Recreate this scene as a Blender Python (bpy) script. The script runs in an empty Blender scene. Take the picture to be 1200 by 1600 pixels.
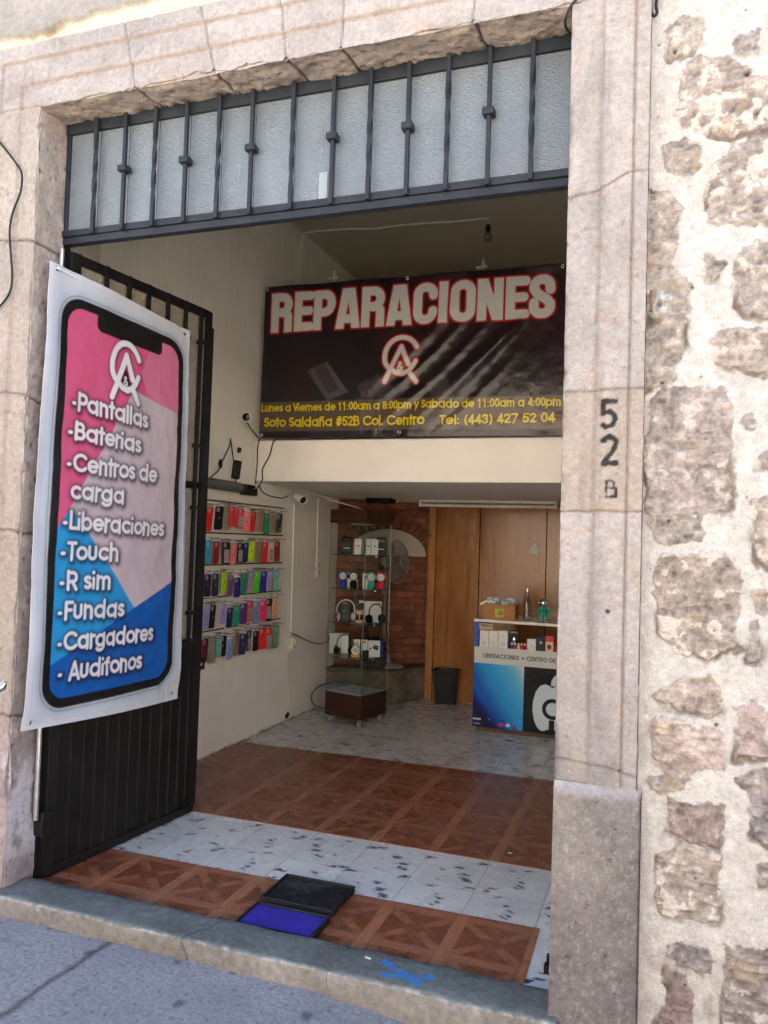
import bpy, bmesh, math, random
import numpy as np
from mathutils import Vector, Matrix
random.seed(7)
SC = bpy.context.scene
COL = SC.collection

# ---------------------------------------------------------------- camera
CAM = np.array([0.0, 0.0, 1.45])
FPX = 1241.16
_y, _p, _r = 0.341917404, 0.0369618369, 0.0319200694
_f = np.array([-math.sin(_y)*math.cos(_p), math.cos(_y)*math.cos(_p), math.sin(_p)])
_r0 = np.array([math.cos(_y), math.sin(_y), 0.0]); _u0 = np.cross(_r0, _f)
CR = _r0*math.cos(_r) + _u0*math.sin(_r)
CU = -_r0*math.sin(_r) + _u0*math.cos(_r)
cam = bpy.data.cameras.new('camera'); camo = bpy.data.objects.new('camera', cam); COL.objects.link(camo)
cam.sensor_fit = 'HORIZONTAL'; cam.sensor_width = 36.0; cam.lens = 36.0*FPX/1200.0
cam.clip_start = 0.05; cam.clip_end = 500
camo.matrix_world = Matrix(((CR[0], CU[0], -_f[0], CAM[0]), (CR[1], CU[1], -_f[1], CAM[1]), (CR[2], CU[2], -_f[2], CAM[2]), (0, 0, 0, 1)))
SC.camera = camo
# survey helpers: where the sight line through a pixel of the 1200x1600 photograph meets a real plane
def _ray(px, py): return _f + (px-600)/FPX*CR - (py-800)/FPX*CU
def atz(px, py, z=0.0): v = _ray(px, py); return CAM + v*(z-CAM[2])/v[2]
def aty(px, py, y): v = _ray(px, py); return CAM + v*(y-CAM[1])/v[1]
def atx(px, py, x): v = _ray(px, py); return CAM + v*(x-CAM[0])/v[0]
def atplane(px, py, o, n): v = _ray(px, py); return CAM + v*(np.dot(np.array(o)-CAM, n)/np.dot(v, n))

# ---------------------------------------------------------------- light
SUN_EL, SUN_AZ = math.radians(50), math.radians(12)      # sun stands behind the shop, so the street front is in open shade
W = bpy.data.worlds.new('World'); SC.world = W; W.use_nodes = True
nt = W.node_tree; bg = nt.nodes['Background']
sky = nt.nodes.new('ShaderNodeTexSky'); sky.sky_type = 'NISHITA'; sky.sun_disc = False
sky.sun_elevation = SUN_EL; sky.sun_rotation = SUN_AZ; sky.air_density = 1.0; sky.dust_density = 1.5
nt.links.new(sky.outputs[0], bg.inputs[0]); bg.inputs[1].default_value = 0.10
sl = bpy.data.lights.new('sun', 'SUN'); sl.energy = 5.0; sl.angle = math.radians(0.5); sl.color = (1.0, 0.93, 0.82)
so = bpy.data.objects.new('sun', sl); COL.objects.link(so)
sd = Vector((math.sin(SUN_AZ)*math.cos(SUN_EL), math.cos(SUN_AZ)*math.cos(SUN_EL), math.sin(SUN_EL)))
so.rotation_euler = sd.to_track_quat('Z', 'Y').to_euler(); so.location = (0, 0, 12)
SC.view_settings.view_transform = 'Standard'; SC.view_settings.look = 'None'
SC.view_settings.exposure = 2.78; SC.view_settings.gamma = 1.0
SC.render.engine = 'CYCLES'
cy = SC.cycles
cy.use_denoising = True
try: cy.denoiser = 'OPENIMAGEDENOISE'
except Exception: pass
cy.max_bounces = 14; cy.diffuse_bounces = 10; cy.glossy_bounces = 4; cy.transmission_bounces = 8; cy.transparent_max_bounces = 24
cy.caustics_reflective = False; cy.caustics_refractive = False; cy.sample_clamp_indirect = 8

# ---------------------------------------------------------------- node materials
def lin(r, g, b):
    f = lambda c: (c/255/12.92) if c/255 <= 0.04045 else ((c/255+0.055)/1.055)**2.4
    return (f(r), f(g), f(b))
class G:
    def __init__(s, name, rough=0.6, spec=0.5, metal=0.0):
        s.m = bpy.data.materials.new(name); s.m.use_nodes = True
        s.t = s.m.node_tree; s.b = s.t.nodes['Principled BSDF']
        s.b.inputs['Roughness'].default_value = rough; s.b.inputs['Specular IOR Level'].default_value = spec
        s.b.inputs['Metallic'].default_value = metal
    def n(s, kind, **kw):
        o = s.t.nodes.new('ShaderNode'+kind)
        for k, v in kw.items(): setattr(o, k, v)
        return o
    def put(s, sock, v):
        if isinstance(v, bpy.types.NodeSocket): s.t.links.new(v, sock)
        elif isinstance(v, tuple) and len(v) == 3 and sock.type == 'RGBA': sock.default_value = (*v, 1)
        else: sock.default_value = v
    def math(s, op, a, b=0.0, c=0.0):
        o = s.n('Math', operation=op); s.put(o.inputs[0], a); s.put(o.inputs[1], b); s.put(o.inputs[2], c); return o.outputs[0]
    def pos(s, kind='Object'): return s.n('TexCoord').outputs[kind]
    def scaled(s, v, sc):
        o = s.n('Mapping'); s.put(o.inputs['Vector'], v); o.inputs['Scale'].default_value = sc; return o.outputs[0]
    def noise(s, v, scale, detail=4, rough=0.55, dist=0.0, out=0):
        o = s.n('TexNoise'); s.put(o.inputs['Vector'], v); s.put(o.inputs['Scale'], float(scale)); o.inputs['Detail'].default_value = detail
        o.inputs['Roughness'].default_value = rough; o.inputs['Distortion'].default_value = dist; return o.outputs[out]
    def vor(s, v, scale, feature='F1', rnd=1.0):
        o = s.n('TexVoronoi', feature=feature); s.put(o.inputs['Vector'], v); o.inputs['Scale'].default_value = scale
        o.inputs['Randomness'].default_value = rnd; return o
    def ramp(s, fac, stops):
        o = s.n('ValToRGB'); s.put(o.inputs[0], fac); e = o.color_ramp.elements
        while len(e) < len(stops): e.new(0.5)
        for i, (p, c) in enumerate(stops):
            e[i].position = p; e[i].color = (*c, 1) if isinstance(c, tuple) else (c, c, c, 1)
        return o.outputs[0]
    def mix(s, fac, a, b, blend='MIX'):
        o = s.n('Mix', data_type='RGBA', blend_type=blend); s.put(o.inputs[0], fac); s.put(o.inputs[6], a); s.put(o.inputs[7], b); return o.outputs[2]
    def sep(s, v): o = s.n('SeparateXYZ'); s.put(o.inputs[0], v); return o.outputs
    def attr(s, name='col'): return s.n('Attribute', attribute_name=name).outputs['Color']
    def bump(s, h, strength=0.3, dist=0.01):
        o = s.n('Bump'); s.put(o.inputs['Height'], h); o.inputs['Strength'].default_value = strength; o.inputs['Distance'].default_value = dist
        s.put(s.b.inputs['Normal'], o.outputs[0])
    def col(s, c): s.put(s.b.inputs['Base Color'], c); return s
    def rough(s, v): s.put(s.b.inputs['Roughness'], v)

_cache = {}
def paint(name, rgb, rough=0.5, var=0.10, scale=30, bump=0.0, metal=0.0, spec=0.25):
    key = (name, rgb, rough, var, scale, bump, metal)
    if key in _cache: return _cache[key]
    g = G(name, rough, spec, metal); p = g.pos(); nz = g.noise(p, scale, 4)
    d = tuple(max(0, c*(1-var)) for c in rgb); l = tuple(min(1, c*(1+var)) for c in rgb)
    g.col(g.ramp(nz, [(0.3, d), (0.7, l)]))
    g.rough(g.ramp(g.noise(p, scale*2.3, 3), [(0.3, max(0.02, rough-0.08)), (0.7, min(1, rough+0.08))]))
    if bump: g.bump(g.noise(p, scale*4, 5), bump, 0.003)
    _cache[key] = g.m; return g.m

def attr_mat(name, rough, fine=60, fvar=0.12, bump=0.35, bdist=0.004, spec=0.5):
    g = G(name, rough, spec); p = g.pos()
    nz = g.noise(p, fine, 7, 0.72); n5 = g.noise(p, fine*4.5, 3, .7)
    c = g.mix(1.0, g.attr(), g.ramp(nz, [(0.28, 1-fvar), (0.72, 1+fvar*0.6)]), 'MULTIPLY'); c = g.mix(1.0, c, g.ramp(n5, [(0.3, 1-fvar*.7), (0.7, 1+fvar*.5)]), 'MULTIPLY')
    g.col(c)
    if bump: g.bump(g.math('ADD', nz, g.math('MULTIPLY', g.noise(p, fine*4, 4), 0.4)), bump, bdist)
    return g.m

def thin_glass(name, tint, refl=0.06, rough=0.02):
    g = G(name); t = g.t; out = t.nodes['Material Output']
    tr = g.n('BsdfTransparent'); tr.inputs[0].default_value = (*tint, 1)
    gl = g.n('BsdfGlossy'); gl.inputs['Roughness'].default_value = rough
    lw = g.n('LayerWeight'); lw.inputs[0].default_value = 0.5
    fac = g.math('MULTIPLY_ADD', g.math('POWER', lw.outputs['Facing'], 4.0), 0.6, refl*.5)
    mx = g.n('MixShader'); g.put(mx.inputs[0], fac); t.links.new(tr.outputs[0], mx.inputs[1]); t.links.new(gl.outputs[0], mx.inputs[2])
    t.links.new(mx.outputs[0], out.inputs[0]); return g.m

# ---------------------------------------------------------------- numpy noise
_T = {}
def vnoise(x, y, seed=0):
    if seed not in _T: _T[seed] = np.random.RandomState(seed).rand(256, 256)
    T = _T[seed]
    xi = np.floor(x).astype(int); yi = np.floor(y).astype(int); fx = x-xi; fy = y-yi
    fx = fx*fx*(3-2*fx); fy = fy*fy*(3-2*fy)
    g = lambda a, b: T[a % 256, b % 256]
    return (g(xi, yi)*(1-fx)+g(xi+1, yi)*fx)*(1-fy) + (g(xi, yi+1)*(1-fx)+g(xi+1, yi+1)*fx)*fy
def fbm(x, y, scale, octv=4, seed=0, gain=0.5):
    a = 1.0; s = 0; t = 0
    for i in range(octv):
        s = s + a*vnoise(x*scale*2**i+17.3*i, y*scale*2**i+9.1*i, seed+i); t += a; a *= gain
    return s/t            # 0..1
def sstep(a, b, x): t = np.clip((x-a)/(b-a), 0, 1); return t*t*(3-2*t)
def sd_poly(X, Y, pts):
    pts = np.array(pts, float); d = np.full(X.shape, 1e9); inside = np.zeros(X.shape, bool); n = len(pts)
    for i in range(n):
        a = pts[i]; b = pts[(i+1) % n]; e = b-a; wx = X-a[0]; wy = Y-a[1]
        t = np.clip((wx*e[0]+wy*e[1])/max(1e-12, e@e), 0, 1)
        d = np.minimum(d, np.hypot(wx-t*e[0], wy-t*e[1]))
        c = (a[1] > Y) != (b[1] > Y)
        with np.errstate(divide='ignore', invalid='ignore'):
            xi = a[0]+(Y-a[1])*e[0]/(e[1] if abs(e[1]) > 1e-12 else 1e-12)
        inside ^= c & (X < xi)
    return np.where(inside, -d, d)
def sd_rbox(X, Y, cx, cy, hw, hh, r):
    qx = np.abs(X-cx)-hw+r; qy = np.abs(Y-cy)-hh+r
    return np.hypot(np.maximum(qx, 0), np.maximum(qy, 0)) + np.minimum(np.maximum(qx, qy), 0) - r

# ---------------------------------------------------------------- mesh building
class MB:
    def __init__(s): s.v = []; s.f = []
    def add(s, vs, fs):
        o = len(s.v); s.v += [tuple(map(float, p)) for p in vs]; s.f += [tuple(i+o for i in f) for f in fs]; return s
    def box(s, x0, x1, y0, y1, z0, z1, M=None):
        vs = [(x, y, z) for x in (x0, x1) for y in (y0, y1) for z in (z0, z1)]
        if M is not None: vs = [tuple(M @ Vector(p)) for p in vs]
        return s.add(vs, [(0, 1, 3, 2), (4, 6, 7, 5), (0, 4, 5, 1), (2, 3, 7, 6), (0, 2, 6, 4), (1, 5, 7, 3)])
    def prism(s, poly, z0, z1, M=None):           # poly in xy, extruded in z
        n = len(poly); vs = [(p[0], p[1], z0) for p in poly]+[(p[0], p[1], z1) for p in poly]
        if M is not None: vs = [tuple(M @ Vector(p)) for p in vs]
        return s.add(vs, [tuple(range(n))[::-1], tuple(range(n, 2*n))]+[(i, (i+1) % n, n+(i+1) % n, n+i) for i in range(n)])
    def tube(s, pts, r, n=8, cap=True, closed=False):
        pts = [Vector(p) for p in pts]; m = len(pts); rr = r if isinstance(r, (list, tuple)) else [r]*m
        vs = []; prev = None
        for i, p in enumerate(pts):
            if closed: t = pts[(i+1) % m]-pts[i-1]
            else: t = pts[min(i+1, m-1)]-pts[max(i-1, 0)]
            t.normalize()
            if prev is None: a = t.orthogonal().normalized()
            else: a = (prev-t*prev.dot(t)); a = a.normalized() if a.length > 1e-6 else t.orthogonal().normalized()
            prev = a; b = t.cross(a)
            for k in range(n):
                w = 2*math.pi*k/n; vs.append(p+(a*math.cos(w)+b*math.sin(w))*rr[i])
        fs = []
        for i in range(m if closed else m-1):
            j = (i+1) % m
            for k in range(n): fs.append((i*n+k, i*n+(k+1) % n, j*n+(k+1) % n, j*n+k))
        if cap and not closed: fs += [tuple(range(n))[::-1], tuple((m-1)*n+k for k in range(n))]
        return s.add(vs, fs)
    def lathe(s, prof, n=24, M=None):             # prof: (r,z) list
        vs = []
        for r, z in prof:
            for k in range(n): w = 2*math.pi*k/n; vs.append(Vector((r*math.cos(w), r*math.sin(w), z)))
        if M is not None: vs = [M @ p for p in vs]
        fs = [(i*n+k, i*n+(k+1) % n, (i+1)*n+(k+1) % n, (i+1)*n+k) for i in range(len(prof)-1) for k in range(n)]
        fs += [tuple(range(n))[::-1], tuple((len(prof)-1)*n+k for k in range(n))]
        return s.add(vs, fs)
    def ball(s, c, r, nu=20, nv=12, M=None):
        rx, ry, rz = (r, r, r) if not isinstance(r, tuple) else r
        prof = []
        vs = []
        for i in range(nv+1):
            a = -math.pi/2+math.pi*i/nv
            for k in range(nu):
                w = 2*math.pi*k/nu; q = Vector((rx*math.cos(a)*math.cos(w), ry*math.cos(a)*math.sin(w), rz*math.sin(a)))
                if M is not None: q = M @ q
                vs.append(q+Vector(c))
        fs = [(i*nu+k, i*nu+(k+1) % nu, (i+1)*nu+(k+1) % nu, (i+1)*nu+k) for i in range(nv) for k in range(nu)]
        return s.add(vs, fs)
    def build(s, name, mat, parent=None, bevel=0.0, smooth=35, segs=2):
        me = bpy.data.meshes.new(name); me.from_pydata(s.v, [], s.f)
        bm = bmesh.new(); bm.from_mesh(me); bmesh.ops.remove_doubles(bm, verts=bm.verts, dist=1e-6)
        bmesh.ops.dissolve_degenerate(bm, edges=bm.edges, dist=1e-7)
        bmesh.ops.recalc_face_normals(bm, faces=bm.faces); bm.to_mesh(me); bm.free()
        o = bpy.data.objects.new(name, me); COL.objects.link(o); me.materials.append(mat)
        if smooth:
            me.polygons.foreach_set('use_smooth', [True]*len(me.polygons)); me.set_sharp_from_angle(angle=math.radians(smooth))
        if bevel:
            b = o.modifiers.new('bevel', 'BEVEL'); b.width = bevel; b.segments = segs; b.limit_method = 'ANGLE'; b.angle_limit = math.radians(40); b.harden_normals = False
        if parent is not None: hang(o, parent)
        return o
def hang(o, parent):
    o.parent = parent
    pm = Matrix.Identity(4); q = parent
    ch = []
    while q is not None: ch.append(q); q = q.parent
    for q in reversed(ch): pm = pm @ q.matrix_parent_inverse @ q.matrix_basis
    o.matrix_parent_inverse = pm.inverted()
def grid(name, P, mat, col=None, parent=None, smooth=True):
    ny, nx = P.shape[:2]; me = bpy.data.meshes.new(name)
    me.vertices.add(nx*ny); me.vertices.foreach_set('co', np.ascontiguousarray(P, dtype=np.float32).ravel())
    i = np.arange(nx*ny).reshape(ny, nx); q = np.stack([i[:-1, :-1], i[:-1, 1:], i[1:, 1:], i[1:, :-1]], -1).reshape(-1, 4)
    me.loops.add(q.size); me.polygons.add(len(q)); me.loops.foreach_set('vertex_index', q.ravel().astype(np.int32))
    me.polygons.foreach_set('loop_start', np.arange(0, q.size, 4, dtype=np.int32))
    me.update(calc_edges=True); me.validate()
    me.polygons.foreach_set('use_smooth', np.full(len(q), smooth))
    if col is not None:
        a = me.color_attributes.new('col', 'FLOAT_COLOR', 'POINT'); c = np.ones((ny*nx, 4), np.float32); c[:, :3] = np.clip(col.reshape(-1, 3), 0, 1)
        a.data.foreach_set('color', c.ravel())
    me.materials.append(mat); o = bpy.data.objects.new(name, me); COL.objects.link(o)
    if parent is not None: hang(o, parent)
    return o
def join_into(dst, src):                            # merge src's mesh into dst (one part, one mesh)
    bm = bmesh.new(); bm.from_mesh(dst.data); n0 = len(dst.data.materials); mi = n0
    if src.data.materials[0] in list(dst.data.materials): mi = list(dst.data.materials).index(src.data.materials[0])
    else: dst.data.materials.append(src.data.materials[0])
    k = len(bm.faces); bm.from_mesh(src.data); bm.faces.ensure_lookup_table()
    for f in bm.faces[k:]: f.material_index = mi
    bm.to_mesh(dst.data); bm.free(); me = src.data; bpy.data.objects.remove(src); bpy.data.meshes.remove(me)
def thing(name, label, cat, loc=(0, 0, 0), group=None):
    o = bpy.data.objects.new(name, None); COL.objects.link(o); o.location = tuple(map(float, loc)); o.empty_display_size = 0.05
    o['label'] = label; o['category'] = cat
    if group: o['group'] = group
    return o
def tag(o, label, cat, group=None):
    o['label'] = label; o['category'] = cat
    if group: o['group'] = group
    return o
def struct(o): o['kind'] = 'structure'; return o

# ---------------------------------------------------------------- a monoline stroke alphabet (cap height 1)
def arc(cx, cy, rx, ry, a0, a1, n=14):
    return [(cx+rx*math.cos(math.radians(a0+(a1-a0)*i/n)), cy+ry*math.sin(math.radians(a0+(a1-a0)*i/n))) for i in range(n+1)]
def glyphs():
    g = {}; r = .30; c = .375; X = .75; h = .075
    O = lambda cx=c: arc(cx, c, r, r, 0, 360, 22)
    g['a'] = ([O(), [(.675, 0), (.675, X)]], .84); g['b'] = ([O(), [(.075, 0), (.075, 1)]], .80)
    g['c'] = ([arc(c, c, r, r, 48, 312, 18)], .70); g['d'] = ([O(), [(.675, 0), (.675, 1)]], .84)
    g['e'] = ([[(.10, c), (.66, c)], arc(c, c, r, r, 0, 315, 20)], .78)
    g['f'] = ([[(.16, 0), (.16, .78)]+arc(.33, .78, .17, .145, 180, 95, 6), [(.0, .68), (.33, .68)]], .40)
    g['g'] = ([O(), [(.675, X), (.675, .02)]+arc(c, .02, r, .22, 0, -150, 10)], .84)
    arch = lambda x0, x1: [(x1, 0), (x1, .46)]+arc((x0+x1)/2, .46, (x1-x0)/2, .215, 0, 180, 10)
    g['h'] = ([[(h, 0), (h, 1)], arch(h, .5)], .66); g['n'] = ([[(h, 0), (h, X)], arch(h, .5)], .66)
    g['m'] = ([[(h, 0), (h, X)], arch(h, .45), arch(.45, .825)], .99)
    g['i'] = ([[(h, .05), (h, .60)], [(h, .925), (h, .945)]], .24); g['l'] = ([[(h, 0), (h, 1)]], .24)
    g['o'] = ([O()], .76); g['p'] = ([O(), [(.075, -.27), (.075, X)]], .80)
    g['r'] = ([[(h, 0), (h, X)], arc(.3, .45, .225, .225, 170, 80, 6)], .40)
    g['s'] = ([arc(.235, .545, .16, .13, 30, 225, 9)+arc(.235, .21, .17, .135, 60, -150, 10)], .50)
    g['t'] = ([[(.16, 0), (.16, .95)], [(0, .68), (.33, .68)]], .38)
    g['u'] = ([[(h, X), (h, .29)]+arc(.2875, .29, .2125, .215, 180, 360, 10)+[(.5, .29), (.5, X)]], .66)
    g['v'] = ([[(.05, X), (.29, .03), (.53, X)]], .60); g['y'] = ([[(.05, X), (.29, .08)], [(.55, X), (.2, -.26)]], .62)
    g['\u00f1'] = ([[(h, 0), (h, X)], arch(h, .5), [(.1, .9), (.2, .96), (.36, .9), (.47, .96)]], .66)
    bowl = lambda y0, y1, x: [(h, y1), (x-.2, y1)]+arc(x-.2, (y0+y1)/2, .2, (y1-y0)/2, 90, -90, 10)+[(h, y0)]
    g['P'] = ([[(h, 0), (h, 1)], bowl(.43, .925, .56)], .62); g['R'] = ([[(h, 0), (h, 1)], bowl(.43, .925, .56), [(.32, .43), (.56, 0)]], .68)
    g['B'] = ([[(h, 0), (h, 1)], bowl(.53, .925, .52), bowl(.075, .53, .58)], .68)
    g['C'] = ([arc(.5, .5, .425, .425, 42, 318, 22)], .92); g['G'] = ([arc(.5, .5, .425, .425, 42, 360, 22)+[(.55, .5)]], .98)
    g['L'] = ([[(h, 1), (h, h), (.46, h)]], .52); g['T'] = ([[(.24, 0), (.24, .92)], [(0, .925), (.48, .925)]], .50)
    g['F'] = ([[(h, 0), (h, .925), (.46, .925)], [(h, .5), (.4, .5)]], .52); g['E'] = ([[(.48, h), (h, h), (h, .925), (.48, .925)], [(h, .5), (.44, .5)]], .56)
    g['A'] = ([[(.05, 0), (.37, .97), (.69, 0)], [(.16, .27), (.58, .27)]], .76)
    g['S'] = ([arc(.28, .70, .19, .225, 25, 225, 10)+arc(.28, .29, .21, .215, 70, -155, 12)], .58)
    g['V'] = ([[(.04, 1), (.33, .05), (.62, 1)]], .68); g['D'] = ([[(h, h), (h, .925), (.3, .925)]+arc(.3, .5, .4, .425, 90, -90, 14)+[(h, h)]], .78)
    g['N'] = ([[(h, 0), (h, .97), (.6, .03), (.6, 1)]], .74); g['O'] = ([arc(.5, .5, .425, .425, 0, 360, 24)], 1.0)
    g['I'] = ([[(h, 0), (h, 1)]], .24); g['M'] = ([[(h, 0), (h+.05, .97), (.42, .2), (.72, .97), (.77, 0)]], .9)
    g['U'] = ([[(h, 1), (h, .3)]+arc(.32, .3, .245, .225, 180, 360, 10)+[(.565, 1)]], .7); g['Y'] = ([[(.04, 1), (.3, .5), (.56, 1)], [(.3, .5), (.3, 0)]], .62)
    g['0'] = ([arc(.29, .5, .215, .425, 0, 360, 22)], .60); g['1'] = ([[(.08, .8), (.27, .93), (.27, 0)]], .60)
    g['2'] = ([arc(.28, .7, .2, .225, 165, -25, 10)+[(.09, h), (.52, h)]], .60); g['4'] = ([[(.4, 0), (.4, .95), (.05, .26), (.56, .26)]], .60)
    g['3'] = ([arc(.27, .72, .18, .2, 160, -80, 10), arc(.27, .29, .21, .22, 85, -160, 12)], .60)
    g['5'] = ([[(.5, .925), (.15, .925), (.1, .5)]+arc(.28, .32, .22, .25, 130, -155, 12)], .60); g['7'] = ([[(.04, .925), (.52, .925), (.2, 0)]], .60)
    g['8'] = ([arc(.29, .72, .17, .2, 0, 360, 16), arc(.29, .29, .215, .22, 0, 360, 16)], .60)
    g['#'] = ([[(.2, .05), (.32, .95)], [(.4, .05), (.52, .95)], [(.08, .33), (.6, .33)], [(.12, .66), (.64, .66)]], .72)
    g['('] = ([arc(.42, .42, .3, .62, 125, 235, 10)], .34); g[')'] = ([arc(-.08, .42, .3, .62, 55, -55, 10)], .34)
    g['-'] = ([[(.09, .34), (.20, .34)]], .40); g[':'] = ([[(h, .08), (h, .09)], [(h, .56), (h, .57)]], .24); g['.'] = ([[(h, .08), (h, .09)]], .24)
    g['&'] = ([[(.6, .02), (.2, .68)]+arc(.3, .8, .13, .14, 200, -20, 8)+[(.14, .38)]+arc(.27, .25, .19, .19, 130, 310, 8)+[(.58, .42)]], .66)
    g[' '] = ([], .30)
    return g
GL = glyphs()
def text_strokes(txt, track=.03):
    out = []; x = 0
    for ch in txt:
        pl, adv = GL[ch]; out += [[(px+x, py) for px, py in p] for p in pl]; x += adv+track
    return out, x-track
def fit_text(txt, P0, P1, cap, up=None, track=.03):
    st, Wd = text_strokes(txt, track); P0 = np.array(P0, float); P1 = np.array(P1, float); e = (P1-P0)/Wd
    n = np.array([-e[1], e[0]]); n = n/np.hypot(*n)*cap if up is None else np.array(up)*cap
    return [[tuple(P0+e*x+n*y) for x, y in p] for p in st]
def chop(poly, step):
    out = [poly[0]]
    for a, b in zip(poly[:-1], poly[1:]):
        k = max(1, int(math.hypot(b[0]-a[0], b[1]-a[1])/step))
        out += [(a[0]+(b[0]-a[0])*i/k, a[1]+(b[1]-a[1])*i/k) for i in range(1, k+1)]
    return out
class Canvas:
    """a printed sheet: colour per point of a fine grid, coordinates in metres"""
    def __init__(s, x0, x1, y0, y1, res, base):
        nx = int(round((x1-x0)/res))+1; ny = int(round((y1-y0)/res))+1; s.res = res; s.x0 = x0; s.y0 = y0; s.nx = nx; s.ny = ny
        s.dx = (x1-x0)/(nx-1); s.dy = (y1-y0)/(ny-1)
        s.X, s.Y = np.meshgrid(np.linspace(x0, x1, nx), np.linspace(y0, y1, ny)); s.c = np.empty((ny, nx, 3)); s.c[:] = base
    def blend(s, m, col): m = np.clip(m, 0, 1)[..., None]; s.c = s.c*(1-m)+np.array(col)*m
    def fill(s, sd, col, soft=None): w = soft or s.res; s.blend(0.5-sd/w, col)
    def dist(s, polys, margin):
        D = np.full(s.X.shape, 9.0)
        for p in polys:
            for a, b in zip(p[:-1], p[1:]):
                i0 = max(0, int((min(a[0], b[0])-margin-s.x0)/s.dx)); i1 = min(s.nx, int((max(a[0], b[0])+margin-s.x0)/s.dx)+2)
                j0 = max(0, int((min(a[1], b[1])-margin-s.y0)/s.dy)); j1 = min(s.ny, int((max(a[1], b[1])+margin-s.y0)/s.dy)+2)
                if i1 <= i0 or j1 <= j0: continue
                X = s.X[j0:j1, i0:i1]; Y = s.Y[j0:j1, i0:i1]; ex, ey = b[0]-a[0], b[1]-a[1]; L = ex*ex+ey*ey+1e-12
                t = np.clip(((X-a[0])*ex+(Y-a[1])*ey)/L, 0, 1)
                D[j0:j1, i0:i1] = np.minimum(D[j0:j1, i0:i1], np.hypot(X-a[0]-t*ex, Y-a[1]-t*ey))
        return D
    def stroke(s, polys, w, col, soft=None): D = s.dist(polys, w+3*s.res); s.fill(D-w/2, col, soft); return D
LOGO_C = [(-.62, -.30)]+arc(0.02, .14, .82, .82, 200, 28, 22)
LOGO = [LOGO_C, [(-.76, -.92), (0.0, .56), (.36, -.2)], [(-.46, -.40), (-.2, -.55), (.08, -.60), (.36, -.5), (.56, -.30), (.70, -.08)], [(.38, -.50), (.74, -.95)]]
def place(polys, o, ex, ey): return [[(o[0]+ex[0]*x+ey[0]*y, o[1]+ex[1]*x+ey[1]*y) for x, y in p] for p in polys]

# ================================================================ ARCHITECTURE
XL, XR, ZL = -2.445, -0.312, 3.185          # clear opening of the stone surround
YF, YW, YG = 2.520, 2.560, 2.69             # stone face, rubble wall face, plane of the iron transom
M_STONE = attr_mat('cantera stone', 0.88, 50, 0.30, 0.75, 0.008, 0.2)
M_RUBBLE = attr_mat('rubble and lime plaster', 0.92, 40, 0.26, 0.6, 0.007, 0.15)
def face_y(d):
    y = np.where(d < .098, YF, np.where(d < .197, YF-.009, YF-.016))
    for g in (.098, .197): y = y + .010*np.exp(-((d-g-.001)/.004)**2)
    return y
def stone_colour(u, v, seed, base, warm=0.0):
    n1 = fbm(u, v, 3.2, 4, seed); n2 = fbm(u, v, 14, 4, seed+20); n3 = fbm(u, v, 45, 3, seed+40)
    c = np.array(base)*(0.84+.22*n1+.16*(n2-.5))[..., None]
    oc = sstep(.60, .74, n2*.6+n1*.4)[..., None]; c = c*(1-.38*oc)+np.array((.36, .285, .205))*.38*oc       # ochre patches
    gr = sstep(.58, .75, fbm(u, v, 5.5, 4, seed+60))[..., None]; c = c*(1-.28*gr)+np.array((.255, .225, .208))*.28*gr
    wp = sstep(.70, .8, n3)[..., None]; c = c*(1-.35*wp)+np.array((.52, .485, .45))*.30*wp
    return c
def pits(u, v, seed, n, r0, r1):
    rs = np.random.RandomState(seed); D = np.zeros(u.shape); u0, u1, v0, v1 = u.min(), u.max(), v.min(), v.max()
    for i in range(n):
        a, b = rs.uniform(u0, u1), rs.uniform(v0, v1); r = rs.uniform(r0, r1)*(1 if rs.rand() < .8 else 1.7)
        th = rs.uniform(0, 3.14); k = rs.uniform(.45, 1)
        m = (np.abs(u-a) < 3*r) & (np.abs(v-b) < 3*r)
        if not m.any(): continue
        du = (u[m]-a)*math.cos(th)+(v[m]-b)*math.sin(th); dv = -(u[m]-a)*math.sin(th)+(v[m]-b)*math.cos(th)
        D[m] = np.maximum(D[m], np.clip(1.25-(np.hypot(du, dv/k)/r), 0, 1))
    return D
def crack(u, v, pts, w, amp, seed):             # jagged joint through points (u,v), returns 0..1
    P = np.array(pts, float); vert = abs(P[-1, 1]-P[0, 1]) > abs(P[-1, 0]-P[0, 0])
    a, b = (v, u) if vert else (u, v); pa, pb = (P[:, 1], P[:, 0]) if vert else (P[:, 0], P[:, 1])
    o = np.argsort(pa); mid = np.interp(a, pa[o], pb[o])+(fbm(a, a*0+seed*3.7, 22, 3, seed)-.5)*amp
    inside = (a >= pa.min()-.002) & (a <= pa.max()+.002)
    return np.where(inside, np.exp(-((b-mid)/w)**2), 0)

GREY = np.array((.40, .355, .335)); BLK = np.array((.05, .04, .035))
surround = thing('door_surround', 'pinkish carved stone surround framing the wide shop doorway', 'door frame', (-1.38, YF, 0))

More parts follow.
